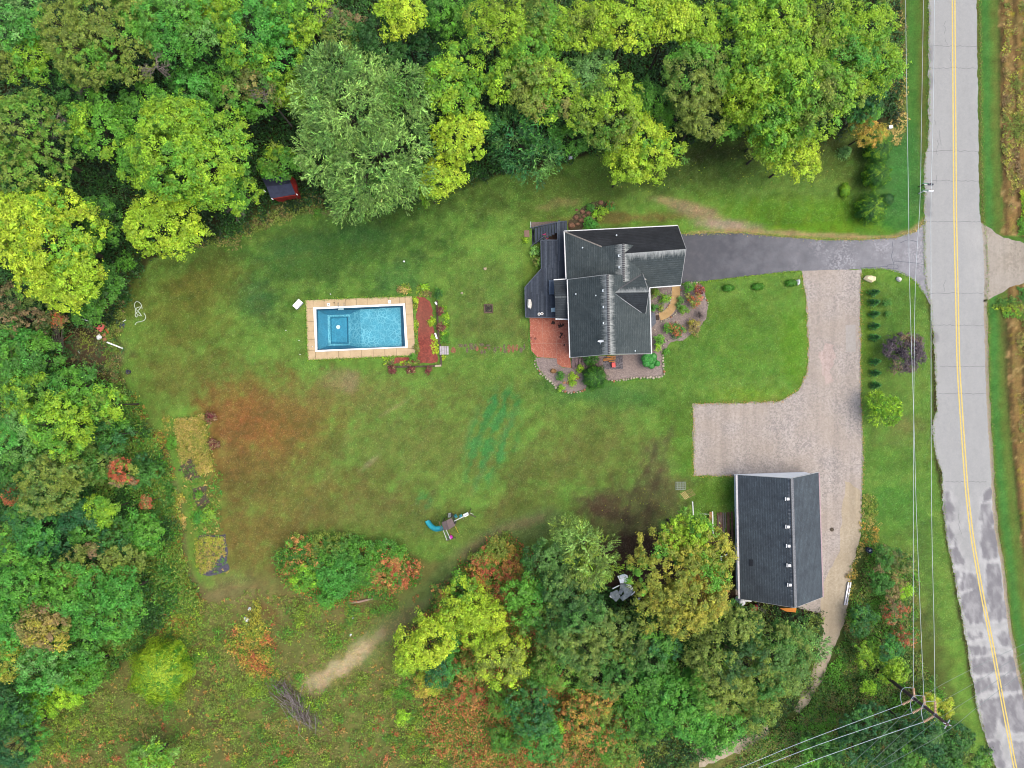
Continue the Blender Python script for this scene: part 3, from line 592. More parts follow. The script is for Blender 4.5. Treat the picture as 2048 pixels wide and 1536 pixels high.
sheet('sand_track',[(1690,960),(1722,985),(1722,1060),(1706,1130),(1700,1180),(1690,1240),(1666,1300),(1650,1350),(1628,1390),(1600,1425),(1588,1420),(1606,1380),(1630,1330),(1646,1260),(1640,1220),(1652,1150),(1680,1100),(1684,1020)],.008,TANS,'sandy wheel track curving south from the gravel yard',.16,.6)
sheet('sand_track',[(1500,1455),(1530,1450),(1540,1475),(1500,1500),(1450,1515),(1400,1536),(1390,1500),(1440,1485)],.005,TANS,'stony bare end of the track among the bushes',.25,.6)
sheet('field_lane',[(1962,445),(1975,452),(1990,466),(2015,478),(2050,486),(2700,486),(2700,562),(2050,567),(2020,574),(1990,592),(1974,604),(1962,604)],.006,gravel_mat('lane_gravel',(178,168,154),(160,150,136),(184,176,166),4),'tan gravel lane leaving the road to the east',.12)
sheet('gravel_patch',[(1691,650),(1711,649),(1712,703),(1692,704)],.009,mat('grey_grit',(184,178,172),(172,166,160),.9,3,.12),'faint square grey patch set in the gravel drive',.02)
sheet('gravel_patch',[(1646,690),(1666,688),(1672,710),(1662,735),(1664,770),(1650,775),(1644,745),(1640,715)],.008,gravel_mat('red_chip_gravel',(206,186,178),(176,158,152),(196,178,168),6),'pinkish stained strip of gravel in the middle of the drive',.3)
# ================================================================== POOL
def V3(p, z): return P(p[0], p[1], z)
def ground_xy(p): return P2(*p)
CONC = mat('pool_concrete',(222,196,156),(206,180,140),.85,1.2,.10,20,.2)
SEAM = mat('joint_dirt',(120,104,78),(96,84,60),.95)
def lerp2(a,b,t): return (a[0]+(b[0]-a[0])*t, a[1]+(b[1]-a[1])*t)
oTL,oTR,oBR,oBL = (611,600),(824.5,592.3),(831,711),(615.7,720.4)
cTL,cTR,cBR,cBL = (626.8,614.8),(810,607),(815.7,695),(630.9,703.8)
wTL,wTR,wBR,wBL = (632,618.5),(806.2,611),(810.6,693.2),(634.4,700.2)
c0 = P((611+831)/2, 655); pool = empty('swimming_pool',(c0[0],c0[1],0),'rectangular in-ground swimming pool with blue water and white rim','swimming pool')
def white(n='white_plastic',c=(236,238,240),c2=(222,225,228)): return mat(n,c,c2,.5,4,.04,20,.05,.42*2.0*.5/.42*.42+.2)
WHT = mat('white_plastic',(238,240,243),(226,229,233),.5,4,.04,20,.05,.62)
m = MB()
for (a,b,c,d) in ((cTL,cTR,wTR,wTL),(cTR,cBR,wBR,wTR),(cBR,cBL,wBL,wBR),(cBL,cTL,wTL,wBL)):
    m.prism([P2(*a),P2(*b),P2(*c),P2(*d)],-.25,.05)
part(m,'coping',WHT,pool)
def liner(name,c1,c2,pat):  # caustic-like bright ripple lines are painted into the liner colour
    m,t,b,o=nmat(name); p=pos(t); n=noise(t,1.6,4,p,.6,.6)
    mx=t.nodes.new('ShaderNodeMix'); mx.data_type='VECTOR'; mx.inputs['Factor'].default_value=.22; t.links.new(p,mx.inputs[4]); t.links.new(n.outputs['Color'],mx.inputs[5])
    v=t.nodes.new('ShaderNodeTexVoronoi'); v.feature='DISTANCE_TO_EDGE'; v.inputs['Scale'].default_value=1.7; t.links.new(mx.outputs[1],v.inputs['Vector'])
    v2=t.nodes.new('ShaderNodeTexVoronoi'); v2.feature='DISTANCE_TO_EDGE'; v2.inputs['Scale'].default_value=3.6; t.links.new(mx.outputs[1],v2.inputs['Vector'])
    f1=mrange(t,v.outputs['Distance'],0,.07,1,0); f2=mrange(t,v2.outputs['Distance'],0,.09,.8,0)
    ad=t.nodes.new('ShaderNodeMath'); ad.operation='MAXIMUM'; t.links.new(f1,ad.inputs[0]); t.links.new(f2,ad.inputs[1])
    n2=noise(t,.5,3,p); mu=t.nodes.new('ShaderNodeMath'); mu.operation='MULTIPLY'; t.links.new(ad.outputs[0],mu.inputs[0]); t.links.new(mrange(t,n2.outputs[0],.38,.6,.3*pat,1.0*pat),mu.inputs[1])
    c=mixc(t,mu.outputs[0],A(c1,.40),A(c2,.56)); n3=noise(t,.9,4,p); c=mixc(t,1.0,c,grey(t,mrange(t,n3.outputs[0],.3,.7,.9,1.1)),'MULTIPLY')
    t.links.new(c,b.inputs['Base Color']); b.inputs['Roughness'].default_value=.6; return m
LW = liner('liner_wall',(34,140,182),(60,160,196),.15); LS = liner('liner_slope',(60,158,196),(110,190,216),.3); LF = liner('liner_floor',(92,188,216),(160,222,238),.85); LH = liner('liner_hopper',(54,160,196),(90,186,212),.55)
zf_ = -1.0; zh = -2.1
def ins(p,c,f): return (p[0]+(c[0]-p[0])*f, p[1]+(c[1]-p[1])*f)
fTL,fTR,fBR,fBL = ZP(408,436),ZP(1298,402),ZP(1312,822),ZP(412,856)
h1,h2,h3,h4 = ZP(540,505),ZP(735,500),ZP(740,795),ZP(547,797); g1,g2,g3,g4=ZP(512,488),ZP(752,478),ZP(757,812),ZP(522,818)
bt,bb = ZP(862,424),ZP(880,840)
w = [wTL,wTR,wBR,wBL]; fl=[fTL,fTR,fBR,fBL]
def face(name,quads,mt):
    mb=MB()
    for q in quads:
        vs=[V3(p,z) for p,z in q]; nz=sum(vs[i-1][0]*vs[i][1]-vs[i][0]*vs[i-1][1] for i in range(len(vs))); mb.add(vs if nz>0 else vs[::-1],[tuple(range(len(vs)))])
    return part(mb,name,mt,pool)
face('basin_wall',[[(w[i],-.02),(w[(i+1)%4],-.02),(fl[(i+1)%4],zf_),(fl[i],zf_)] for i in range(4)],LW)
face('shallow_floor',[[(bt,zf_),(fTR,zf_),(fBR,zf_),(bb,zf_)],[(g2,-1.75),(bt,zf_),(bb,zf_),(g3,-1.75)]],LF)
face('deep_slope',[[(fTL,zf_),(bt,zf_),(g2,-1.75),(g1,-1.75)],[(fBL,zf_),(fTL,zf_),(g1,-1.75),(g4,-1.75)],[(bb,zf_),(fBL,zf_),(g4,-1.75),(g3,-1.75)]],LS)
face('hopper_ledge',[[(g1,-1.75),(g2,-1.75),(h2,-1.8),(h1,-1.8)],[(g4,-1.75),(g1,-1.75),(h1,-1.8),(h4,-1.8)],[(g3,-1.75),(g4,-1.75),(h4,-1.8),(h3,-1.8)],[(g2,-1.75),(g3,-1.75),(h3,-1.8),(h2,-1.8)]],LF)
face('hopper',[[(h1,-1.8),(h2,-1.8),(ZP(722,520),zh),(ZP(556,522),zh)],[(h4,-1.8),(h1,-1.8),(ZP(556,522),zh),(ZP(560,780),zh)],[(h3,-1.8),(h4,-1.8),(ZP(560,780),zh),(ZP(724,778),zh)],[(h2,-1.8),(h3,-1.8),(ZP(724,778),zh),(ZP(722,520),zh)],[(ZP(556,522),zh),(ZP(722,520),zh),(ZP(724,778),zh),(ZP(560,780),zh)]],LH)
d=V3(ZP(628,615),zh+.01); part(MB().lathe(d,[(.26,0),(.26,.03),(.12,.04)],16),'main_drain',WHT,pool)
mw,t_,b_,o_=nmat('pool_water'); t_.nodes.remove(b_); tr=t_.nodes.new('ShaderNodeBsdfTransparent'); tr.inputs[0].default_value=(.80,.95,.98,1); gl=t_.nodes.new('ShaderNodeBsdfGlossy'); gl.inputs['Roughness'].default_value=.03
fr=t_.nodes.new('ShaderNodeFresnel'); fr.inputs[0].default_value=1.33; nn=noise(t_,1.6,3,pos(t_),.5,.5); bp=t_.nodes.new('ShaderNodeBump'); bp.inputs['Strength'].default_value=.25; bp.inputs['Distance'].default_value=.06
t_.links.new(nn.outputs[0],bp.inputs['Height']); t_.links.new(bp.outputs[0],gl.inputs['Normal']); t_.links.new(bp.outputs[0],fr.inputs['Normal'])
mxx=t_.nodes.new('ShaderNodeMixShader'); t_.links.new(fr.outputs[0],mxx.inputs[0]); t_.links.new(tr.outputs[0],mxx.inputs[1]); t_.links.new(gl.outputs[0],mxx.inputs[2]); t_.links.new(mxx.outputs[0],o_.inputs[0])
mb=MB(); vs=[V3(p,-.12) for p in (wBL,wBR,wTR,wTL)]; mb.add(vs,[(0,1,2,3)]); wo=part(mb,'water',mw,pool)
def slabrow(a,b,c,d,ts):
    for i in range(len(ts)-1):
        q=[lerp2(a,b,ts[i]),lerp2(a,b,ts[i+1]),lerp2(d,c,ts[i+1]),lerp2(d,c,ts[i])]; cx=sum(p[0] for p in q)/4; cy=sum(p[1] for p in q)/4
        q=[(cx+(x-cx)*.994+.0,cy+(y-cy)*.994) for x,y in q]; q=[(x+(.22 if x<cx else -.22),y+(.22 if y<cy else -.22)) for x,y in q]
        part(MB().prism([P2(*p) for p in q],-.2,.045+random.uniform(-.004,.004)),'paving_slab',CONC,pool)
slabrow(oTL,oTR,lerp2(cTR,oTR,.05),cTL,[0]+[.07+i*.1 for i in range(9)]+[.93]) if False else None
L1=lerp2(oTL,oTR,.073);L2=lerp2(oTL,oTR,.932);B1=lerp2(oBL,oBR,.072);B2=lerp2(oBL,oBR,.93)
slabrow(L1,L2,cTR,cTL,[i/8.5 for i in range(9)]+[1]); slabrow(cBL,cBR,B2,B1,[i/8 for i in range(9)])
slabrow(oTL,oBL,B1,L1,[0,.14,.36,.52,.66,.84,1]) ; slabrow(L2,B2,oBR,oTR,[0,.13,.30,.50,.72,.88,1])
part(MB().prism([P2(*p) for p in (oTL,oTR,lerp2(oTR,cTR,1),cTL)],-.24,.02).prism([P2(*p) for p in (oBL,cBL,cBR,oBR)],-.24,.0205).prism([P2(*p) for p in (oTL,cTL,cBL,oBL)],-.24,.0195).prism([P2(*p) for p in (oTR,oBR,cBR,cTR)],-.24,.0215),'slab_bed',SEAM,pool)
CHR = mat('chrome_rail',(190,194,200),(150,156,164),.25,4,.05,20,0,.5,.6,.8)
lad=MB()
for x in (627,690):
    pts=[V3(ZP(x,352),.05),V3(ZP(x,352),.5),V3(ZP(x,358),.75),V3(ZP(x,385),.78),V3(ZP(x,405),.55),V3(ZP(x,416),-.1),V3(ZP(x,430),-.9)]; lad.tube([tuple(p) for p in spline(pts,4)],.035,6)
lo=part(lad,'ladder_rail',CHR,pool); stp=MB()
for z in (-.25,-.55,-.85): a=V3(ZP(627,418-z*10),z); b=V3(ZP(690,416-z*10),z); stp.bar(a,b,.12,.04)
part(stp,'ladder_step',WHT,lo)
for x,y in ((523,372),(1180,344)):
    q=V3(ZP(x,y),.05); o=part(MB().obox(q,.36,.36,.012,.04),'skimmer_lid',WHT,pool); part(MB().lathe((q[0],q[1],.062),[(.06,0),(.06,.006)],8),'lid_hole',mat('dark_hole',(60,52,44)),o)
q=V3(ZP(583,354),.05); part(MB().lathe(q,[(.08,0),(.08,.012)],8),'return_cap',mat('dark_cap',(70,60,50)),pool)
# liner box beside the pool
q=P(*ZP(206,374),0); bx=empty('pool_equipment_box',q,'white lidded equipment box off the pool deck corner','storage box'); part(MB().obox(q,1.05,.62,.55,R_(48),0),'box_body',mat('grey_box',(170,176,184)),bx); part(MB().obox((q[0],q[1],.55),1.15,.72,.07,R_(48)),'lid',WHT,bx,bevel=.02)
# mulch bed, timber edging and steps
mulch=gravel_mat('red_mulch',(170,84,70),(128,58,50),(148,92,74),6)
sheet('mulch_bed',[ZP(*p) for p in [(1470,285),(1565,290),(1620,340),(1650,430),(1640,560),(1665,640),(1665,760),(1700,880),(1700,1000),(1230,1010),(1235,940),(1480,940),(1500,860),(1480,760),(1490,620),(1470,520),(1480,400)]],.05,mulch,'red wood mulch bed at the east end of the pool',.1,.35)
TIM=mat('old_timber',(104,88,78),(76,62,54),.9,3,.3,18,.5); 
c_=P(*ZP(1720,700)); te=empty('timber_edging',c_,'weathered timber edging around the red mulch bed','edging')
for a,b in [((1690,330),(1700,560)),((1702,565),(1712,800)),((1726,800),(1738,1030)),((1160,1046),(1420,1042)),((1425,1042),(1690,1034))]: part(MB().bar(V3(ZP(*a),.12),V3(ZP(*b),.12),.2,.24),'timber',TIM,te)
for i,(a,b) in enumerate([((1670,1036),(1738,1030))]): part(MB().bar(V3(ZP(*a),.16),V3(ZP(*b),.16),.24,.2),'end_block',mat('pale_block',(206,190,164)),te)
c_=P(*ZP(1768,865)); st=empty('timber_steps',c_,'grey-white plank steps beside the mulch bed','steps'); PLK=mat('bleached_plank',(212,206,208),(180,172,174),.85,4,.15)
for i in range(4):
    x=1732+i*25; part(MB().obox(V3(ZP(x,866),.28-i*.06),.24,1.05,.06,R_(1)),'plank',PLK,st); part(MB().obox(V3(ZP(x,866),0),.16,.9,.27-i*.06,R_(1)),'step_block',TIM,st)
for a,b,lb in [((1672,345),(1690,372),'short white board lying in plants by the mulch bed top'),((1672,680),(1692,742),'longer white board leaning among plants east of the mulch')]:
    tag(MB().bar(V3(ZP(*a),.3),V3(ZP(*b),.34),.2,.05).build('white_board',WHT),lb,'board')
for p,lb in [((1541,202),'white globe light at the north end of the mulch bed'),((548,262),'white stake in grass above the pool ladder'),((68,652),'white stake in the lawn left of the pool'),((220,910),'white stake below the pool deck corner'),((210,760),'white stake midway along the pool left side'),((352,828),'small white pebble on the pool deck left side')]:
    q=P(*ZP(*p),0); r_=.13 if 'globe' in lb else .055; tag(MB().lathe(q,[(.03,0),(.03,.1),(r_,.16),(r_,.24),(.02,.3)],8).build('garden_light' if 'globe' in lb else 'marker_stake',WHT),lb,'garden light' if 'globe' in lb else 'stake')

# ================================================================== HOUSE
def shingle(name,c1=(74,82,88),c2=(60,67,73),streak=(150,156,154),sw=.9,k=.36):
    m,t,b,o=nmat(name); uv=t.nodes.new('ShaderNodeUVMap'); uv.uv_map='roof'; sp=t.nodes.new('ShaderNodeSeparateXYZ'); t.links.new(uv.outputs[0],sp.inputs[0]); p=pos(t)
    n1=noise(t,.7,5,p); n2=noise(t,16,2,p)
    c=mixc(t,mrange(t,n1.outputs[0],.35,.65,0,1),A(c1,k),A(c2,k))
    w=t.nodes.new('ShaderNodeMath'); w.operation='MULTIPLY'; t.links.new(sp.outputs[1],w.inputs[0]); w.inputs[1].default_value=2*math.pi/.29
    s=t.nodes.new('ShaderNodeMath'); s.operation='SINE'; t.links.new(w.outputs[0],s.inputs[0])
    # offset tabs
    br=t.nodes.new('ShaderNodeTexBrick'); br.inputs['Scale'].default_value=1; br.inputs['Brick Width'].default_value=.32; br.inputs['Row Height'].default_value=.145; br.inputs['Mortar Size'].default_value=.012
    br.inputs['Color1'].default_value=(.82,.82,.82,1); br.inputs['Color2'].default_value=(1.2,1.2,1.2,1); br.inputs['Mortar'].default_value=(.6,.6,.6,1); t.links.new(uv.outputs[0],br.inputs['Vector'])
    c=mixc(t,.8,c,br.outputs['Color'],'MULTIPLY'); c=mixc(t,1.0,c,grey(t,mrange(t,s.outputs[0],-1,1,.84,1.16)),'MULTIPLY'); c=mixc(t,1.0,c,grey(t,mrange(t,n2.outputs[0],.3,.7,.8,1.2)),'MULTIPLY')
    # pale worn streaks running down from the ridge
    mp=t.nodes.new('ShaderNodeMapping'); mp.inputs['Scale'].default_value=(5.5,.9,1); t.links.new(uv.outputs[0],mp.inputs[0]); n3=noise(t,1.0,5,mp.outputs[0],.7)
    f=t.nodes.new('ShaderNodeMath'); f.operation='MULTIPLY_ADD'; t.links.new(n3.outputs[0],f.inputs[0]); f.inputs[1].default_value=-2.4*sw; t.links.new(sp.outputs[1],f.inputs[2])
    mk=mrange(t,f.outputs[0],-1.25*sw,-.35*sw,.9,0); c=mixc(t,mk,c,A(streak,k)); t.links.new(c,b.inputs['Base Color']); b.inputs['Roughness'].default_value=.9
    bump(t,b,br.outputs['Color'],.6,.02); return m
SH=shingle('shingles',(84,94,96),(68,79,82),(196,200,198),1.15,.40); SHG=shingle('shingles_plain',(68,76,82),(56,62,68),(120,126,126),.18); SHB=shingle('barn_shingles',(80,91,100),(68,77,86),(176,180,184),.5,.46)
SHN=shingle('shingles_shaded',(58,62,68),(44,48,54),(110,114,114),.1)  # north slope copy of the shingles, its shade put into the colour
TRIM=mat('white_trim',(226,228,230),(206,208,210),.6,5,.06,20,.05,.5); SID=mat('pale_siding',(206,204,198),(192,190,184),.8,2,.06); GLS=mat('window_glass',(60,74,86),(48,60,72),.1,2,.05,10,0,.3,.8)
BRD=mat('grey_fascia',(196,198,198),(176,178,178),.7,5,.08,20,.1)
def roof(root,name,pts,ridge,mt,t=.16,ridge_w=True):
    vs=[Vector(p) for p in pts]; o=part(MB().slab([tuple(v) for v in vs],t),name,mt,root); me=o.data; a,b=Vector(ridge[0]),Vector(ridge[1]); d=(b-a).normalized()
    uv=me.uv_layers.new(name='roof')
    for li,l in enumerate(me.loops):
        p=Vector(me.vertices[l.vertex_index].co)-a; u=p.dot(d); uv.data[li].uv=(u+20,(p-d*u).length)
    return o
h0=P(*ZH(690,900)); house=empty('house',(h0[0],h0[1],0),'house with intersecting dark shingled gable roofs and pale ridge streaks','house')
def Q(x,y,z): return P(*ZH(x,y),z)
eA,rA,eB,rB=4.2,8.0,3.3,6.5
# east-west garage wing
RG=(Q(800,444,rB),Q(1230,412,rB))
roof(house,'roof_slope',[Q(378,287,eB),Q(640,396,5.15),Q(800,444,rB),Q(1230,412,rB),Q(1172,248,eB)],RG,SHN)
roof(house,'roof_slope',[Q(800,444,rB),Q(1230,412,rB),Q(1192,666,eB),Q(975,682,eB),Q(860,690,eB)],RG,SH)
# north-south upper block
RB=(Q(792,375,rB+.02),Q(795,640,rB+.02))
roof(house,'roof_slope',[Q(380,289,eB),Q(640,396,5.2),Q(792,375,rB+.02),Q(795,640,rB+.02),Q(392,655,eB)],RB,SH)
roof(house,'roof_slope',[Q(792,375,rB+.02),Q(795,640,rB+.02),Q(912,640,4.95),Q(912,495,4.95),Q(885,388,5.0)],RB,SH)
# main south block
RA=(Q(682,590,rA),Q(693,1147,rA))
roof(house,'roof_slope',[Q(400,625,eA),Q(682,590,rA),Q(693,1147,rA),Q(418,1170,eA)],RA,SH)
roof(house,'roof_slope',[Q(682,590,rA),Q(775,593,6.62),Q(912,592,4.98),Q(962,660,eA),Q(975,682,eA),Q(988,1143,eA),Q(693,1147,rA)],RA,SH)
# east dormer
RD=(Q(722,716,7.42),Q(970,712,7.42))
roof(house,'roof_slope',[Q(722,716,7.42),Q(970,712,7.42),Q(928,588,4.9),Q(905,580,4.9)],RD,SH)
roof(house,'roof_slope',[Q(722,716,7.42),Q(970,712,7.42),Q(948,858,4.9),Q(915,856,4.9)],RD,SHG)
# sunroom bump
RC_=(Q(313,748,3.95),Q(402,745,3.95))
roof(house,'roof_slope',[Q(305,627,3.1),Q(313,748,3.95),Q(420,745,3.95),Q(412,622,3.1)],RC_,SHG)
roof(house,'roof_slope',[Q(313,748,3.95),Q(420,745,3.95),Q(420,902,3.1),Q(318,900,3.1)],RC_,SHG)
# dark ridge cap tabs on the main ridge
cap=MB(); capm=mat('ridge_cap',(108,108,112),(92,92,96),.9,6,.15,k=.36)
for (a,b,n) in ((RA[0],RA[1],46),(RB[0],RB[1],20)):
    a,b=Vector(a),Vector(b)
    for i in range(n):
        p=a.lerp(b,(i+.1)/n); q=a.lerp(b,(i+.85)/n); cap.add([(p.x-.16,p.y,p.z-.07),(p.x,p.y,p.z+.03),(p.x+.16,p.y,p.z-.07),(q.x-.16,q.y,q.z-.06),(q.x,q.y,q.z+.045),(q.x+.16,q.y,q.z-.06)],[(0,1,4,3),(1,2,5,4)])
tag(part(cap,'ridge_cap',capm,house),kind='stuff')
tr_=MB()
for a,b in [(Q(378,288,eB),Q(1172,248,eB)),(Q(378,288,eB),Q(391,622,eB)),(Q(400,625,eA),Q(418,1170,eA)),(Q(975,682,eA),Q(988,1143,eA)),(Q(975,682,eB),Q(1192,666,eB)),(Q(305,627,3.1),Q(390,622,3.1)),(Q(318,901,3.1),Q(410,903,3.1))]:
    a=Vector(a);b=Vector(b); part(MB().bar(a+Vector((0,0,-.03)),b+Vector((0,0,-.03)),.13,.14),'gutter',TRIM,house)
for a,b in [(Q(1172,248,eB),Q(1230,412,rB)),(Q(1230,412,rB),Q(1192,666,eB)),(Q(418,1170,eA),Q(693,1147,rA)),(Q(693,1147,rA),Q(988,1143,eA)),(Q(400,625,eA),Q(682,590,rA)),(Q(970,712,7.42),Q(928,588,4.9)),(Q(970,712,7.42),Q(948,858,4.9))]:
    part(MB().bar(Vector(a)+Vector((0,0,-.12)),Vector(b)+Vector((0,0,-.12)),.06,.22),'rake_board',BRD,house)
hm=mat('hip_line',(176,170,162),(140,134,128),.9,8,.3,k=.36); vm=mat('valley_metal',(170,176,182),(150,156,162),.6,8,.1,k=.4)
for a,b,mm in [(Q(384,292,eB+.06),Q(640,396,5.26),hm),(Q(848,446,6.34),Q(910,497,5.06),vm),(Q(735,728,7.34),Q(918,856,5.06),vm),(Q(728,714,7.36),Q(912,592,5.08),capm)]:
    part(MB().bar(a,b,.14 if mm is not vm else .07,.05),'hip_cap' if mm is not vm else 'valley_flashing',mm,house)
def wall(pts,z0,z1,nm='wall',root=house,mt=SID): return part(MB().prism([p[:2] for p in pts],z0,z1),nm,mt,root)
def inset(pts,o):
    cx=sum(p[0] for p in pts)/len(pts); cy=sum(p[1] for p in pts)/len(pts); return [(p[0]-math.copysign(o,p[0]-cx),p[1]-math.copysign(o,p[1]-cy),0) for p in pts]
wall(inset([Q(378,288,eB),Q(1172,248,eB),Q(1192,666,eB),Q(391,690,eB)],.45),0,eB-.12)
wall(inset([Q(400,625,eA),Q(975,640,eA),Q(988,1143,eA),Q(418,1170,eA)],.45),0,eA-.12)
wall(inset([Q(305,627,3.1),Q(440,622,3.1),Q(440,902,3.1),Q(318,901,3.1)],.25),0,3.0)
def gable(pts,root=house): # vertical triangular infill
    a,b,c=[Vector(p) for p in pts]; d=Vector((c-a)).cross(Vector((0,0,1))).normalized()*.06; part(MB().add([a-d,b-d,c-d,a+d,b+d,c+d],[(0,1,2),(5,4,3),(0,3,4,1),(1,4,5,2),(2,5,3,0)]),'gable_wall',SID,root)
def gin(a,r,b,off,dz=.2): o=Vector(off); gable([Vector(a)+o-Vector((0,0,dz)),Vector(r)+o-Vector((0,0,dz)),Vector(b)+o-Vector((0,0,dz))])
gin(Q(1172,248,eB),Q(1230,412,rB),Q(1192,666,eB),(-.35,0,0)); gin(Q(418,1170,eA),Q(693,1147,rA),Q(988,1143,eA),(0,.35,0)); gin(Q(400,625,eA),Q(682,590,rA),Q(960,600,eA),(0,-.35,0))
gin(Q(928,588,4.9),Q(970,712,7.42),Q(948,858,4.9),(-.3,0,0)); gin(Q(640,396,5.1),Q(792,375,rB),Q(885,388,5.0),(0,-.2,0))
# windows and doors on the visible sides
def window(x,y,z,w,h,ang,nm='window',root=house,n=2):
    f=part(MB().obox((x,y,z),w+.16,.14,h+.16,ang),nm,TRIM,root); ca,sa=math.cos(ang),math.sin(ang)
    for i in range(n):
        o=(i-(n-1)/2)*(w/n); part(MB().obox((x+o*ca,y+o*sa,z+.08),w/n-.06,.17,h,ang),'pane',GLS,f)
ws=inset([Q(400,625,eA),Q(975,640,eA),Q(988,1143,eA),Q(418,1170,eA)],.45)
for t in (.2,.5,.8): x=ws[3][0]+(ws[2][0]-ws[3][0])*t; y=ws[3][1]+(ws[2][1]-ws[3][1])*t; window(x,y,1.3,1.4,1.3,math.atan2(ws[2][1]-ws[3][1],ws[2][0]-ws[3][0]))
for t in (.25,.55,.85): x=ws[1][0]+(ws[2][0]-ws[1][0])*t; y=ws[1][1]+(ws[2][1]-ws[1][1])*t; window(x,y,1.3,1.3,1.3,R_(90))
wg=inset([Q(378,288,eB),Q(1172,248,eB),Q(1192,666,eB),Q(391,690,eB)],.45)
for t in (.15,.4,.65): x=wg[0][0]+(wg[1][0]-wg[0][0])*t; y=wg[0][1]+(wg[1][1]-wg[0][1])*t; window(x,y,1.2,1.2,1.2,R_(2))
for t in (.28,.72): x=wg[1][0]+(wg[2][0]-wg[1][0])*t; y=wg[1][1]+(wg[2][1]-wg[1][1])*t; part(MB().obox((x,y,0),2.7,.12,2.3,R_(90)),'garage_door',TRIM,house)
x,y=wg[0][0],wg[0][1]-3.2; window(x,y,1.36,1.8,1.6,R_(90),'patio_door')
# vents, dish
VENT=mat('vent_white',(214,226,232),(196,208,214),.5,k=.5)
def vent(x,y,z,s=.3,root=house):
    q=Q(x,y,z); o=part(MB().obox(q,s,s*.9,.16,0),'roof_vent',VENT,root,bevel=.02); part(MB().obox((q[0]+s*.22,q[1],q[2]+.161),s*.5,s*.5,.05),'vent_hood',mat('vent_shadow',(90,96,100)),o)
for x,y,z in [(762,460,6.25),(765,540,6.25),(652,703,7.45),(655,818,7.45),(656,930,7.45)]: vent(x,y,z)
for x,y,z in [(505,405,4.5),(742,318,4.55),(458,728,5.15),(598,738,6.75),(872,1124,5.7)]:
    q=Q(x,y,z-.1); part(MB().lathe(q,[(.09,0),(.09,.25),(.05,.28)],8),'vent_pipe',VENT,house)
q=Q(630,1060,7.25); dish=part(MB().tube([(q[0],q[1]-.35,q[2]-.25),(q[0],q[1]-.1,q[2]+.25),(q[0],q[1],q[2]+.35)],.03,6),'satellite_dish',VENT,house)
dd=MB(); n=16; vs=[(q[0],q[1]+.08,q[2]+.34)]
for rr,dz in ((.2,.02),(.36,.1)):
    for i in range(n): a=2*math.pi*i/n; vs.append((q[0]+rr*math.cos(a),q[1]+.05+rr*math.sin(a)*.35,q[2]+.38+rr*math.sin(a)*.75+dz))
dd.add(vs,[(0,1+i,1+(i+1)%n) for i in range(n)]+[(1+i,1+n+i,1+n+(i+1)%n,1+(i+1)%n) for i in range(n)]); part(dd,'dish',WHT,dish)

# ------------------------------------------------------------------ deck
DK=mat('deck_stain',(72,82,98),(60,69,84),.8,3,.14,16,.3,.4); DK2=mat('deck_edge',(104,114,128),(84,92,106),.8); DZ=1.35
DKS=[DK,mat('deck_stain_worn',(88,98,112),(72,82,96),.8,3,.16,16,.3,.4),mat('deck_stain_dark',(60,70,84),(52,60,74),.8,3,.14,16,.3,.4)]
q=Q(240,620,0); deck=empty('deck',(q[0],q[1],0),'blue-grey raised timber deck west of the house','deck')
def clip_y(poly,x):          # crossings of a vertical line with a polygon in metres
    r=[]
    for i in range(len(poly)):
        (x0,y0),(x1,y1)=poly[i-1],poly[i]
        if (x0>x)!=(x1>x): r.append(y0+(x-x0)*(y1-y0)/(x1-x0))
    return sorted(r)
dp=[Q(x,y,DZ)[:2] for x,y in [(215,352),(332,352),(332,222),(398,217),(400,292),(402,640),(320,640),(325,892),(108,888),(103,680),(218,550)]]
x=min(p[0] for p in dp)+.07
while x<max(p[0] for p in dp)-.04:
    ys=clip_y(dp,x)
    for a,b in zip(ys[::2],ys[1::2]):
        if b-a>.15:
            cut=[a]; 
            while cut[-1]<b-3.6: cut.append(cut[-1]+random.uniform(2.4,3.6))
            cut.append(b)
            for c,d in zip(cut,cut[1:]): part(MB().box(x-.062,c+.012,DZ-.05,x+.062,d-.012,DZ+random.uniform(-.008,.008)),'deck_board',random.choice(DKS),deck)
    x+=.145
part(MB().prism(dp,DZ-.3,DZ-.06),'deck_frame',mat('deck_joist',(50,54,62)),deck)
for i in range(len(dp)):
    a,b=dp[i-1],dp[i]
    if i in (0,1,2,3,8,9,10): part(MB().bar((a[0],a[1],DZ+.02),(b[0],b[1],DZ+.02),.08,.12),'deck_rim',DK2,deck)
def rail(pts,root,h=.95,z=DZ):
    for a,b in zip(pts,pts[1:]):
        A_,B_=Vector((a[0],a[1],z+h)),Vector((b[0],b[1],z+h)); part(MB().bar(A_,B_,.09,.05),'handrail',DK2,root); n=max(1,int((B_-A_).length/1.6))
        for i in range(n+1): p=A_.lerp(B_,i/n); part(MB().box(p.x-.05,p.y-.05,z-.2,p.x+.05,p.y+.05,z+h+.03),'rail_post',DK2,root)
        bl=MB(); n=int((B_-A_).length/.16)
        for i in range(n): p=A_.lerp(B_,(i+.5)/n); bl.box(p.x-.012,p.y-.012,z,p.x+.012,p.y+.012,z+h-.03)
        tag(part(bl,'baluster',DK,root),kind='stuff')
for x,y in [(108,880),(105,690),(212,560),(216,360),(318,885),(335,228)]:
    q=Q(x+4,y,0); part(MB().box(q[0]-.08,q[1]-.08,0,q[0]+.08,q[1]+.08,DZ-.3),'deck_post',DK,deck)
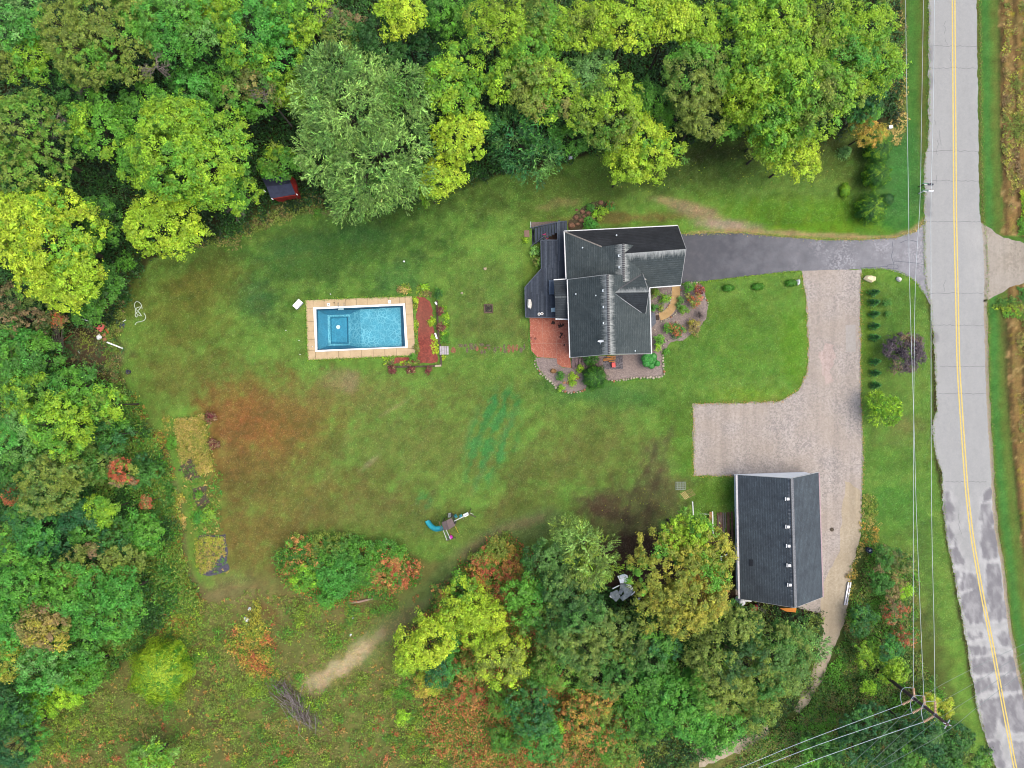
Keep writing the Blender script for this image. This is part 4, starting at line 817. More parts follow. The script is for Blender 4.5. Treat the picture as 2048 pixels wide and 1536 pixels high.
# stairs going west off the landing
n=9
for i in range(n):
    x=322-i*20; z=DZ-.15*(i+1); t=i/(n-1); q0=Q(x,228+t*40,z); q1=Q(x,300+t*86,z)
    part(MB().box(q0[0]-.16,q1[1],z-.05,q0[0]+.15,q0[1],z),'stair_tread',DK,deck)
for a,b in [((332,225,DZ+.1),(140,266,.1)),((240,322,.75),(146,392,.1))]: part(MB().bar(Q(*a),Q(*b),.08,.22),'stringer',DK2,deck)
q=Q(240,350,0); part(MB().bar(Q(240,348,DZ+.1),Q(332,350,DZ+.1),.08,.1),'deck_rim',DK2,deck)
part(MB().bar(Q(145,222,.5),Q(145,262,.5),.06,.06).bar(Q(145,222,0),Q(145,222,.55),.06),'hand_post',TRIM,deck)
# things on the deck
def lump(name,c,L,Wd,H,ang,mt,label,cat,n=10,seed=1,group=None):
    rnd=random.Random(seed); mb=MB(); vs=[]; fs=[]; rings=[(1,0),(1,.45),(.86,.85),(.45,1.0)]; ca,sa=math.cos(ang),math.sin(ang); jit=[rnd.uniform(.78,1.15) for _ in range(n)]
    for ri,(r,z) in enumerate(rings):
        for k in range(n):
            t=2*math.pi*k/n; x=math.copysign(abs(math.cos(t))**.75,math.cos(t))*L/2*r*jit[k]; y=math.copysign(abs(math.sin(t))**.75,math.sin(t))*Wd/2*r*jit[(k*3)%n]; vs.append((c[0]+x*ca-y*sa,c[1]+x*sa+y*ca,c[2]+H*z*(1+rnd.uniform(-.12,.12)*(ri>0))))
    for i in range(len(rings)-1):
        for k in range(n): fs.append((i*n+k,i*n+(k+1)%n,(i+1)*n+(k+1)%n,(i+1)*n+k))
    fs+=[tuple(range(n))[::-1],tuple(3*n+k for k in range(n))]; mb.add(vs,fs); o=mb.build(name,mt); return tag(o,label,cat,group) if label else o
CLO=mat('white_cover',(232,230,222),(206,202,192),.8,3,.1,12,.4,.5)
lump('furniture_cover',Q(135,797,DZ),1.35,.62,.5,R_(92),CLO,'crumpled white cover over furniture on the deck west corner','cover',12,3)
for (x,y),lb in (((203,868),'round white pot at the deck south edge, left of two'),((222,865),'round white pot at the deck south edge, right of two')):
    q=Q(x,y,DZ); o=empty('plant_pot',q,lb,'pot','white pots on the deck'); part(MB().lathe(q,[(.1,0),(.17,.28),(.18,.3),(.15,.3),(.14,.22)],14),'pot',WHT,o); part(MB().lathe((q[0],q[1],q[2]+.2),[(.14,0),(.12,.03)],12),'soil',mat('pale_soil',(190,180,165)),o)
q=Q(300,840,DZ); ch=empty('deck_chair',q,'pale blue chair on the deck against the sunroom','chair'); PBL=mat('pale_blue_plastic',(166,196,208),(150,180,194),.5)
part(MB().obox((q[0],q[1],q[2]+.4),.5,.5,.05,.1),'seat',PBL,ch); part(MB().obox((q[0]+.22,q[1],q[2]+.45),.05,.5,.45,.1),'backrest',PBL,ch)
for a in (-.2,.2):
    for b in (-.2,.2): part(MB().box(q[0]+a-.02,q[1]+b-.02,q[2],q[0]+a+.02,q[1]+b+.02,q[2]+.4),'leg',PBL,ch)
q=Q(288,682,DZ); bn=empty('deck_bench',q,'blue slatted bench on the deck beside the sunroom wall','bench'); BB=mat('bench_blue',(90,108,132),(74,92,116),.7)
for i in range(4): part(MB().obox((q[0]-.22+i*.15,q[1],DZ+.42),.11,1.75,.04,R_(1)),'slat',BB,bn)
for s in (-.8,.8): part(MB().obox((q[0],q[1]+s,DZ),.55,.08,.42,R_(1)),'leg',BB,bn)
q=Q(285,320,0); pb=empty('flower_tub',(q[0],q[1],0),'tub of pink flowers in the gap beside the deck stairs','planter'); part(MB().lathe((q[0]-.5,q[1],0),[(.25,0),(.34,.4),(.3,.4),(.28,.3)],12),'tub',mat('clay',(120,80,64)),pb)
n=220; C=np.array([q[0]-.5,q[1],.55])+RNG.normal(0,.2,(n,3))*np.array([1,1,.5]); cc=np.where(RNG.uniform(0,1,(n,1))<.55,lin((228,60,140))*.6,lin((80,140,60))*.5); leafmesh('flowers',C,sph(n)+np.array([0,0,1]),RNG.uniform(.05,.09,n),cc,.7,None,pb)
sheet('soil_bed',[ZH(*p) for p in [(235,330),(262,300),(330,292),(332,350),(240,350)]],.03,mat('dark_bed_soil',(84,62,54),(64,48,42),.95),'dark soil under the deck stair opening',.05,.3)
sheet('soil_bed',[ZH(*p) for p in [(150,226),(325,218),(330,240),(145,266)]],.03,mat('pebble_soil',(140,124,118),(110,98,92),.95,8,.3),'pebbly planting strip north of the deck stairs',.05,.3)
tag(MB().prism([Q(x,y,0)[:2] for x,y in [(98,283),(134,280),(136,330),(100,326)]],0,.06).build('stepping_slab',mat('brown_slab',(150,122,108),(132,106,94))),'single brown square paver at the foot of the deck stairs','paver')

# ------------------------------------------------------------------ patio
PT=mat('stamped_patio',(204,116,88),(184,98,74),.8,1.6,.12,22,.3); 
def patio_mat():
    m,t,b,o=nmat('stamped_concrete'); p=pos(t); n=noise(t,1.4,3,p,.6,.5); mx=t.nodes.new('ShaderNodeMix'); mx.data_type='VECTOR'; mx.inputs['Factor'].default_value=.2; t.links.new(p,mx.inputs[4]); t.links.new(n.outputs['Color'],mx.inputs[5])
    v=t.nodes.new('ShaderNodeTexVoronoi'); v.feature='DISTANCE_TO_EDGE'; v.inputs['Scale'].default_value=2.6; t.links.new(mx.outputs[1],v.inputs['Vector']); n1=noise(t,.6,5,p); n2=noise(t,9,4,p)
    c=mixc(t,mrange(t,n1.outputs[0],.35,.65,0,1),A((196,118,92)),A((178,98,78))); f=t.nodes.new('ShaderNodeMath'); f.operation='MULTIPLY'; t.links.new(mrange(t,v.outputs['Distance'],0,.09,.75,0),f.inputs[0]); t.links.new(mrange(t,n2.outputs[0],.35,.6,.1,1),f.inputs[1])
    c=mixc(t,f.outputs[0],c,A((218,160,136))); c=mixc(t,1,c,grey(t,mrange(t,n2.outputs[0],.3,.7,.85,1.15)),'MULTIPLY'); n3=noise(t,.55,6,p,.7); c=mixc(t,mrange(t,n3.outputs[0],.60,.66,0,.75),c,A((90,50,44)))
    t.links.new(c,b.inputs['Base Color']); b.inputs['Roughness'].default_value=.75; bump(t,b,v.outputs['Distance'],.4,.03); return m
PM=patio_mat(); q=Q(280,1030,0); patio=empty('patio',(q[0],q[1],0),'terracotta stamped concrete patio south of the deck','patio')
xs=[137,225,318,420]; ysl=[890,985,1070,1170]
pp=[Q(x,y,0)[:2] for x,y in [(135,890),(412,890),(420,1170),(428,1242),(365,1236),(330,1212),(325,1176),(190,1166),(150,1122)]]
cells=[[(137,890),(223,890),(226,983),(139,983)],[(226,890),(316,890),(319,983),(229,983)],[(319,890),(410,890),(413,983),(322,983)],[(139,986),(226,986),(229,1070),(142,1070)],[(229,986),(319,986),(321,1070),(232,1070)],[(322,986),(413,986),(415,1070),(324,1070)],
 [(142,1073),(229,1073),(232,1168),(192,1166),(150,1122)],[(232,1073),(321,1073),(324,1175),(235,1168)],[(324,1073),(416,1073),(419,1170),(428,1242),(365,1236),(330,1212),(326,1176)]]
for c in cells: part(MB().prism([Q(x,y,0)[:2] for x,y in c],-.1,.07),'patio_slab',PM,patio)
part(MB().prism(pp,-.12,.045),'joint_bed',mat('patio_joint',(206,150,128)),patio)
STN=mat('dark_spill',(58,42,40),(70,50,44),.9)
for i,(x,y,r) in enumerate([(302,925,15),(350,948,17),(372,940,9),(360,1008,13),(350,1026,8),(378,1082,7)]):
    pts=[]; 
    for k in range(14): a=2*math.pi*k/14; rr=r*random.uniform(.45,1.25); pts.append(Q(x+rr*math.cos(a),y+rr*math.sin(a)*1.1,0)[:2])
    part(MB().prism(pts,.071,.076),'stain',STN,patio)
# gravel beds round the house
BED=gravel_mat('bed_gravel',(170,154,148),(136,122,118),(150,134,128),8)
sheet('gravel_bed',[ZH(*p) for p in [(176,1168),(325,1178),(330,1214),(365,1238),(430,1244),(430,1170),(640,1160),(990,1140),(1060,1110),(1068,1300),(860,1312),(690,1330),(540,1250),(530,1385),(450,1415),(365,1405),(300,1350),(230,1290),(190,1240)]],.03,BED,'grey gravel bed edged with stones south of the house',.05,.4)
sheet('gravel_bed',[ZH(*p) for p in [(960,680),(1190,668),(1230,655),(1340,660),(1368,740),(1380,820),(1370,900),(1300,980),(1210,1050),(1120,1060),(1080,1120),(985,1150),(970,900)]],.034,BED,'grey gravel planting bed on the east side of the house',.08,.4)
EDG=mat('edge_stone',(206,198,176),(176,164,140),.85,4,.15,10,.3); EDR=mat('edge_stone_red',(190,132,100),(168,112,84),.85,4,.15)
def stone(name,c,r,h,mt,root=None,sq=1.0,label=None,cat=None):
    mb=MB(); n=7; ph=random.random()*6; jit=[random.uniform(.75,1.2) for _ in range(n)]; vs=[]; fs=[]
    for rr,z in ((.95,0),(1,.5),(.6,1)):
        for k in range(n): a=ph+2*math.pi*k/n; vs.append((c[0]+r*rr*jit[k]*math.cos(a),c[1]+r*sq*rr*jit[k]*math.sin(a),c[2]+h*z*random.uniform(.9,1.05)))
    for i in range(2):
        for k in range(n): fs.append((i*n+k,i*n+(k+1)%n,(i+1)*n+(k+1)%n,(i+1)*n+k))
    fs+=[tuple(range(n))[::-1],tuple(2*n+k for k in range(n))]; mb.add(vs,fs)
    return part(mb,name,mt,root) if root else tag(mb.build(name,mt),label,cat)
def border(label,paths,sp=17,r=.15):
    q=Q(*paths[0][0],0); root=empty('stone_border',(q[0],q[1],0),label,'stone border')
    for pth in paths:
        pts=spline(pth,12); acc=0; last=pts[0]
        for p in pts[1:]:
            acc+=math.dist(p,last); last=p
            if acc>sp: acc=0; q=Q(p[0]+random.uniform(-3,3),p[1]+random.uniform(-3,3),0); stone('stone',(q[0],q[1],.02),r*random.uniform(.7,1.25),random.uniform(.12,.2),EDR if random.random()<.12 else EDG,root)
border('row of pale edging stones curving round the south-west gravel bed',[[(170,1175),(178,1230),(205,1270),(250,1315),(290,1345),(330,1388),(370,1408),(430,1416),(490,1408),(535,1388)]])
border('row of pale edging stones along the south-east gravel bed',[[(690,1332),(760,1330),(860,1314),(960,1308),(1065,1300),(1070,1230),(1064,1160),(1056,1120)]])
border('curved double row of stones lining the front walkway',[[(1190,662),(1190,760),(1170,840),(1120,890),(1050,920)],[(1122,700),(1118,780),(1080,840),(1020,862)]],13,.11)
border('scattered border stones on the outer edge of the front bed',[[(1195,655),(1260,648),(1325,652)],[(1352,740),(1372,770),(1384,820)],[(1080,1100),(1060,1060),(1100,1050)]],16,.13)
WK=mat('walk_concrete',(200,168,118),(184,150,102),.85,1.5,.1,18,.2); q=Q(1150,780,0); wk=empty('front_walkway',(q[0],q[1],0),'curved beige concrete walkway through the front bed','walkway')
cl=spline([(1157,668),(1158,720),(1150,780),(1122,832),(1085,868),(1042,884)],6); sg=[0,8,14,19,24,30]
def offs(i,w_):
    a=cl[max(i-1,0)]; b=cl[min(i+1,len(cl)-1)]; dx,dy=b[0]-a[0],b[1]-a[1]; L=math.hypot(dx,dy); return (cl[i][0]-dy/L*w_,cl[i][1]+dx/L*w_)
for a,b in zip(sg,sg[1:]):
    b=min(b,len(cl)-1); l=[offs(i,29) for i in range(a,b+1)]; r=[offs(i,-29) for i in range(a,b+1)]; q=l+r[::-1]; cx=sum(p[0] for p in q)/len(q); cy=sum(p[1] for p in q)/len(q)
    part(MB().prism([Q(cx+(x-cx)*.985,cy+(y-cy)*.985,0)[:2] for x,y in q],-.05,.09),'walk_slab',WK,wk)
tag(MB().obox(Q(1030,891,0.09),.42,.6,.02).build('doormat',mat('mat_brown',(84,70,60),(60,50,44),.95,12,.3)),'dark brown doormat at the end of the front walkway','doormat')
q=Q(1000,880,0); tag(MB().prism([Q(x,y,0)[:2] for x,y in [(980,850),(1012,858),(1018,930),(985,965)]],0,.12).build('porch_step',mat('porch_slate',(110,116,128),(96,102,112))),'slate grey porch step beside the walkway mat','step')
# steps and mat on the south side
q=Q(535,1215,0); ss=empty('timber_stairs',(q[0],q[1],0),'purplish grey timber stairs along the south wall','stairs'); TM=mat('purple_timber',(150,128,128),(118,98,100),.9,3,.25,14,.4)
for i in range(9): x=440+i*23; a=Q(x,1176,0); b=Q(x+4,1246,0); z=.12+.07*i; part(MB().bar((a[0],a[1],z),(b[0],b[1],z),.33,.12),'stair_tread',TM,ss)
part(MB().bar(Q(432,1242,.15),Q(640,1252,.8),.12,.3),'stringer',TM,ss)
tag(MB().prism([Q(x,y,0)[:2] for x,y in [(650,1165),(785,1155),(788,1250),(648,1252)]],.03,.07).build('paving_mat',mat('slate_pad',(140,134,138),(70,66,72),.9,6,.2)),'mottled grey slate pad beside the red box','pad')
q=Q(720,1222,0.07); rb=empty('red_box',q,'small coral red box on the slate pad by the south wall','box'); RBM=mat('coral_plastic',(240,96,92),(226,82,80),.5,k=.5); part(MB().obox(q,.42,.55,.4,.05),'box_body',RBM,rb); part(MB().obox((q[0],q[1],q[2]+.4),.46,.59,.05,.05),'lid',RBM,rb,bevel=.01)
for i,(a,b) in enumerate([((652,1192),(738,1178)),((652,1182),(720,1172)),((676,1160),(738,1166)),((690,1198),(735,1195))]):
    tag(MB().bar(Q(*a,.12+.03*i),Q(*b,.12+.03*i),.14,.04).build('loose_plank',mat('fresh_plank',(206,142,76),(186,124,62))),['longest orange plank by the south wall stairs','orange plank just above the longest one by the south wall','orange plank nearest the south wall under the eave','short orange plank nearest the red box'][i],'plank','loose orange planks by the south wall')
stone('boulder',Q(300,1262,.03),.42,.4,mat('tan_rock',(168,130,88),(140,104,68),.9),None,.7,'tan boulder in the south-west gravel bed below the patio','boulder')
for (x,y,r),lb in [((378,1345,.2),'small orange rock left in the bed south of the boulder'),((406,1347,.25),'orange rock in the middle of the south-west bed'),((475,1312,.24),'pinkish rock beside the dark yew in the gravel bed'),((498,1275,.2),'grey rock between the stairs and the yew'),((338,1230,.1),'pebble at the south tip of the patio'),((1165,925,.2),'white round rock in the front bed below the walkway'),((1010,975,.12),'brown branch stub rock in the front bed')]:
    stone('rock',Q(x,y,.03),r,r*.7,mat('rock_'+str(x),(196,140,104) if 'orange' in lb or 'pink' in lb else (206,196,182),(160,116,88)),None,.9,lb,'rock')
# rock garden north of the deck
ROCK=mat('brown_rock',(150,112,88),(116,84,68),.9,3,.25,10,.5)
rg=[(465,140,.22,'top left'),(503,152,.34,''),(545,160,.36,''),(458,192,.34,''),(498,214,.4,''),(432,252,.45,''),(470,240,.3,''),(574,192,.4,''),(634,90,.36,''),(710,96,.36,''),(576,104,.3,''),(560,132,.24,''),(690,118,.24,''),(515,185,.25,'')]
wd=['small flat rock at the top left of the rock garden','reddish rock second from the left along the rock garden top','largest reddish slab in the middle of the rock garden','tan rock at the left bend of the rock garden','brown rock just above the house corner plants','dark brown rock beside the deck landing corner','mossy rock touching the dark one by the deck landing','tan rock right of centre in the rock garden','dark red rock at the north tip of the rock garden','red rock at the far right of the rock garden','orange rock on the upper left of the green clump','small rock under the orange one in the rock garden','little red rock near the far right end of the rock garden','small brown rock between the two central slabs']
for (x,y,r,_),lb in zip(rg,wd): stone('rock',Q(x,y,0),r,r*.7,ROCK,None,.8,lb,'rock')
sheet('soil_bed',[ZH(*p) for p in [(405,280),(410,215),(450,180),(500,130),(560,90),(640,75),(735,95),(720,130),(640,170),(610,220),(500,262),(500,285)]],.025,mat('rock_bed_soil',(92,80,58),(70,62,44),.95,3,.2),'dark planted soil of the rock garden',.1,.3)
# ================================================================== BARN
def B_(x,y,z): return P(*ZB(x,y),z)
be,br_=2.85,6.7
q=B_(1120,780,0); barn=empty('barn',(q[0],q[1],0),'long white barn with dark shingled gable roof beside the gravel yard','barn')
RBn=(B_(1207,243,br_),B_(1238,1347,br_))
roof(barn,'roof_slope',[B_(750,213,be),RBn[0],RBn[1],B_(772,1270,be)],RBn,SHB)
roof(barn,'roof_slope',[RBn[0],B_(1440,192,be),B_(1475,1255,be),RBn[1]],RBn,SHB)
WB=mat('white_metal_wall',(250,250,250),(240,241,243),.55,2,.03,20,.1,.82)
nwx,nwy,_=B_(750,213,be); nex,ney,_=B_(1440,192,be); sex,sey,_=B_(1475,1255,be); swx,swy,_=B_(772,1270,be)
bw=[(nwx+.45,nwy-.3),(nex-.45,ney-.3),(sex-.45,sey+.3),(swx+.45,swy+.3)]
part(MB().prism(bw,0,be-.05),'wall',WB,barn)
rn=Vector(RBn[0]); rs=Vector(RBn[1])
def gab(a,r,b,off):
    d=Vector((0,off,0)); part(MB().add([Vector((a[0],a[1],be-.06)),Vector((b[0],b[1],be-.06)),Vector((r.x,(a[1]+b[1])/2,br_-.28)),Vector((a[0],a[1],be-.06))+d,Vector((b[0],b[1],be-.06))+d,Vector((r.x,(a[1]+b[1])/2,br_-.28))+d],[(0,2,1),(3,4,5),(0,1,4,3),(1,2,5,4),(2,0,3,5)]),'gable_wall',WB,barn)
gab(bw[0],rn,bw[1],-.1); gab(bw[3],rs,bw[2],.1)
for a,b in [((750,213,be),(1207,243,br_)),((1207,243,br_),(1440,192,be)),((772,1270,be),(1238,1347,br_)),((1238,1347,br_),(1475,1255,be))]:
    part(MB().bar(Vector(B_(*a))+Vector((0,0,-.14)),Vector(B_(*b))+Vector((0,0,-.14)),.05,.2),'rake_board',TRIM,barn)
part(MB().bar(Vector(B_(1440,192,be))+Vector((.03,0,-.02)),Vector(B_(1475,1255,be))+Vector((.03,0,-.02)),.14,.14),'gutter',mat('pinkish_gutter',(196,168,172),(176,150,156),.6),barn)
part(MB().bar(Vector(B_(750,213,be))+Vector((-.1,0,-.14)),Vector(B_(772,1270,be))+Vector((-.1,0,-.14)),.3,.16),'gutter',mat('soffit_grey',(206,204,208),(186,184,190),.6,3,.1,k=.48),barn)
# raised ridge vent strip
part(MB().bar(Vector(RBn[0])+Vector((-.12,-.05,-.02)),Vector(RBn[1])+Vector((-.12,.05,-.02)),.10,.10),'ridge_vent',mat('ridge_vent_dark',(60,66,74),k=.36),barn)
part(MB().bar(Vector(RBn[0])+Vector((.12,-.05,-.04)),Vector(RBn[1])+Vector((.12,.05,-.04)),.22,.06),'ridge_cap',mat('ridge_pale',(150,152,156),(112,116,122),.8,7,.3,k=.4),barn)
for i,(x,y) in enumerate([(1175,417),(1178,655),(1183,818),(1188,984),(1194,1150)]):
    q=B_(x,y,6.45); o=part(MB().obox((q[0],q[1],q[2]-.1),.36,.32,.26,0),'roof_vent',TRIM,barn,bevel=.03); part(MB().obox((q[0]-.26,q[1],q[2]-.1),.1,.42,.14,0),'vent_flange',TRIM,o)
q=B_(862,964,3.75); part(MB().slab([B_(848,936,3.64),B_(878,936,3.90),B_(878,992,3.90),B_(848,992,3.64)],.03),'roof_patch',mat('dark_patch',(50,56,66),k=.36),barn)
for t in (.25,.7): x=bw[0][0]+(bw[1][0]-bw[0][0])*t; y=bw[0][1]+.03; part(MB().obox((x,y,0),2.8,.08,2.3,math.atan2(bw[1][1]-bw[0][1],bw[1][0]-bw[0][0])),'barn_door',TRIM,barn)
for t in (.2,.5,.8): window(bw[1][0]+(bw[2][0]-bw[1][0])*t,bw[1][1]+(bw[2][1]-bw[1][1])*t,1.1,1.0,.9,R_(90),'window',barn,1)
# round the barn
def simple(name,mb,mt,label,cat,group=None,smooth=False): return tag(mb.build(name,mt,None,smooth),label,cat,group)
q=B_(752,1268,0); tk=empty('storage_tank',q,'white rounded tank at the barn southwest corner','tank'); part(MB().lathe(q,[(.38,0),(.4,.1),(.4,1.5),(.3,1.68),(.1,1.74)],16),'tank_body',WHT,tk,True); part(MB().lathe((q[0],q[1],q[2]+1.72),[(.1,0),(.1,.07)],10),'tank_cap',TRIM,tk)
simple('white_rail',MB().bar(B_(772,1284,1.3),B_(865,1288,1.3),.16,.16),WHT,'white pipe sticking out at the foot of the barn south wall','pipe')
q=B_(870,1335,0); rm=empty('red_machine',q,'small red farm machine half hidden under the barn south eave','machine'); RED_=mat('red_paint',(176,44,38),(140,36,32),.5); part(MB().obox((q[0],q[1],.5),1.0,.6,.45,.5),'body',RED_,rm,bevel=.05)
for s in (-1,1): w_=Vector((q[0]+.45*s,q[1]+.3*s,.35)); part(MB().tube([w_+Vector((-.08,.1,0)),w_+Vector((.08,-.1,0))],.35,12),'wheel',mat('tyre',(50,48,50)),rm)
part(MB().bar((q[0]+.3,q[1]+.1,.8),(q[0]+1.3,q[1]-.4,1.0),.05),'handle',mat('grey_steel',(150,140,140)),rm); part(MB().bar((q[0]+.3,q[1]+.3,.8),(q[0]+1.4,q[1]-.2,1.0),.05),'handle',mat('grey_steel',(150,140,140)),rm)
q=B_(1185,1366,2.2); lt=empty('orange_lean_to',(q[0],q[1],0),'bright orange tin sheet sticking out below the barn ridge end','canopy'); ORS=mat('orange_tin',(232,150,62),(206,124,50),.6,3,.15,k=.5)
part(MB().slab([B_(1110,1352,2.5),B_(1250,1348,2.6),B_(1245,1386,2.3),B_(1160,1378,2.2)],.05),'roof_sheet',ORS,lt)
for x in (1125,1240): p=B_(x,1356,2.3); part(MB().box(p[0]-.05,p[1]-.05,0,p[0]+.05,p[1]+.05,2.4),'post',TIM,lt)
# lumber lying beside the barn west wall
LUM=[mat('lumber_brown',(138,104,84),(110,80,66),.9,2,.25,12,.3),mat('lumber_grey',(140,128,124),(112,102,100),.9,2,.2,12,.3),mat('lumber_tan',(188,150,98),(160,122,78),.9,2,.2,12,.3)]
ZC=zf(1300,920,6.98)
lb=['tan board leaning beside the white rail next to the barn lumber','reddish board, first of the lumber row from the west','wide brown board in the middle of the lumber row','grey board right of the wide brown one','thin dark board between two brown boards in the lumber','brown board second from the barn wall','brown board nearest the barn west wall','dark plank far down by the tree and barn corner','short grey board lying over the dark plank by the tree']
for i,(a,b,w_,k,z) in enumerate([((850,725),(815,975),.34,2,.25),((945,735),(955,960),.2,0,.08),((985,730),(998,1010),.30,0,.12),((1022,735),(1030,1060),.22,1,.1),((1052,735),(1055,950),.12,1,.14),((1090,730),(1098,1210),.36,0,.1),((1142,720),(1150,1160),.26,0,.16),((1120,1220),(1110,1420),.5,0,.1),((1010,1270),(1120,1262),.2,1,.2)]):
    simple('lumber_board',MB().bar(P(*ZC(*a),z),P(*ZC(*b),z+.1),w_,.07),LUM[k],lb[i],'board')
q=P(*ZC(960,850),.1); sl=empty('slatted_rack',(q[0],q[1],0),'narrow slatted rack lying left of the lumber beside the barn','rack')
for i in range(12): a=P(*ZC(948,770+i*15),.2); part(MB().bar(a,(a[0]+.5,a[1],.2),.07,.03),'slat',LUM[1],sl)
for s in (0,.5): a=P(*ZC(948,765),.16); b=P(*ZC(948,940),.16); part(MB().bar((a[0]+s,a[1],.16),(b[0]+s,b[1],.16),.05),'side_rail',LUM[0],sl)
for a,b,lbl in [((594,585),(604,765),'white post lying in rough grass below the pallet'),((873,722),(878,950),'white post lying against the tan board beside the barn'),((655,818),(660,880),'short white post poking from the oak foliage'),((876,980),(880,1030),'white post stub between the oak leaves and lumber'),((1160,1290),(1163,1325),'short white stake on the ground by the barn wall'),((1160,1385),(1164,1430),'second short white stake further down the barn wall')]:
    simple('white_post',MB().bar(P(*ZC(*a),1.6 if 'stake' not in lbl else .3),P(*ZC(*b),.08),.11,.11),WHT,lbl,'post')
simple('wire_line',MB().tube([P(*ZC(660,755),1.0),P(*ZC(740,752),.95),P(*ZC(830,757),1.0)],.02,4),WHT,'thin white wire stretched between fence posts by the barn','wire')
q=P(*ZC(985,1345),.3); ws_=empty('white_rack',(q[0],q[1],0),'tangled white garden chairs under the oak edge by the barn','garden chairs')
for i,(a,b) in enumerate([((925,1350),(1030,1345)),((1030,1345),(1080,1312)),((930,1375),(1075,1392)),((920,1410),(1040,1408)),((985,1340),(1000,1430)),((1030,1380),(1035,1440))]): part(MB().bar(P(*ZC(*a),.5),P(*ZC(*b),.6),.1,.04),'frame_bar',WHT,ws_)
# crate and pallet
q=P(*ZC(425,357),0); cr=empty('grid_panel',q,'pale square grid panel lying on the lawn left of the barn','panel'); WG=mat('galvanised',(176,190,170),(150,164,146),.6)
a0,b0=P(*ZC(358,308)),P(*ZC(492,412))
for i in range(5): y=a0[1]+(b0[1]-a0[1])*i/4; part(MB().box(a0[0],y-.035,.08,b0[0],y+.035,.14),'grid_bar',WG,cr)
for i in range(7): x=a0[0]+(b0[0]-a0[0])*i/6; part(MB().box(x-.022,b0[1],.05,x+.022,a0[1],.11),'grid_wire',WG,cr)
q=P(*ZC(510,475),0); pl=empty('pallet',q,'yellowish wooden pallet lying askew beside the grid panel','pallet'); PW=mat('pallet_wood',(236,216,150),(214,192,124),.9,k=.5); PW2=mat('pallet_wood_weathered',(176,166,104),(150,140,84),.9)
c0_=Vector(P(*ZC(428,465),.1)); u_=(Vector(P(*ZC(570,400),.1))-c0_); v_=(Vector(P(*ZC(495,550),.1))-c0_)
for i in range(9): t=i/8; part(MB().bar(c0_+u_*t,c0_+u_*t+v_,.075 if i<4 else .05,.03),'slat',PW if i<4 else PW2,pl)
for t in (.05,.5,.95): part(MB().bar(c0_+v_*t-Vector((0,0,.05)),c0_+v_*t+u_-Vector((0,0,.05)),.06,.06),'stringer',PW2,pl)
# collapsed white shed under the trees
ZW=zf(1160,1100,11.81); SM=mat('white_sheet_metal',(248,249,252),(226,228,234),.4,3,.08,20,.1,.84); SG=mat('grey_tarp',(196,206,210),(160,172,178),.6,3,.15,8,.3,.55)
q=P(*ZW(1000,900),0); cs=empty('collapsed_shelter',(q[0],q[1],0),'collapsed shelter of white and grey sheets between the willow and oak','shelter')
for pts,z,mm,nm in [([(880,620),(1040,565),(1120,600),(1165,720),(1090,780),(950,790),(925,700)],1.5,SM,'roof_sheet'),([(1090,780),(1160,720),(1250,930),(1220,940),(1110,860)],1.25,SM,'roof_sheet'),([(1000,790),(1100,800),(1250,940),(1230,1050),(1010,1210),(940,1130),(1040,1040)],1.1,SG,'roof_sheet'),([(715,1010),(880,940),(960,1110),(850,1225),(710,1090)],.9,SG,'roof_sheet'),([(940,940),(1025,960),(975,1060),(890,1020)],1.3,mat('pale_sheet',(190,200,212),k=.5),'roof_sheet'),([(960,800),(1065,850),(1020,950),(935,930)],1.25,SG,'roof_sheet')]:
    c=[P(*ZW(*p),z+random.uniform(-.3,.3)) for p in pts]; part(MB().slab(c,.05),nm,mm,cs)
for a,b in [((700,1085),(740,1130)),((770,915),(930,835)),((1190,820),(1290,990)),((1290,990),(1210,1070))]: part(MB().bar(P(*ZW(*a),1.3),P(*ZW(*b),1.2),.09),'frame_bar',SM,cs)
part(MB().bar(P(*ZW(1000,900),0),P(*ZW(1000,900),1.1),.1).bar(P(*ZW(800,1050),0),P(*ZW(800,1050),.8),.1),'post',SM,cs)
simple('white_beam',MB().bar(P(*ZW(1240,1335),.2),P(*ZW(1410,1130),.5),.22,.1),mat('pale_beam',(176,176,196),k=.5),'pale beam leaning on the ground beside the collapsed shelter','beam')
# aluminium rails by the sand track, bin in the bushes
AL=mat('aluminium',(206,208,222),(170,172,188),.35,3,.06,20,0,.55,.5,.4)
for dx,lbl in ((0,'left of the two long aluminium rails beside the sandy track'),(18,'right of the two long aluminium rails beside the sandy track')):
    simple('metal_rail',MB().bar(B_(1660+dx,1322,.15),B_(1695+dx,1130,.2),.16,.1),AL,lbl,'rail')
ZR=zf(1640,960,3.49); q=P(*ZR(328,483),0); bn_=empty('rubbish_bin',q,'dark blue-grey round bin at the edge of the bushes by the yard','bin'); part(MB().lathe(q,[(.28,0),(.36,.7),(.37,.74),(.3,.74),(.26,.4)],14),'bin_body',mat('bin_dark',(64,72,96)),bn_); part(MB().obox((q[0],q[1],.66),.3,.22,.1,.5),'rubbish',mat('bin_fill',(170,180,200)),bn_)
simple('dirt_clod',MB().lathe(P(*ZR(82,345),0),[(.22,0),(.26,.08),(.1,.16)],7),mat('clod',(92,80,64)),'dark clod lying on the gravel east of the barn','clod')
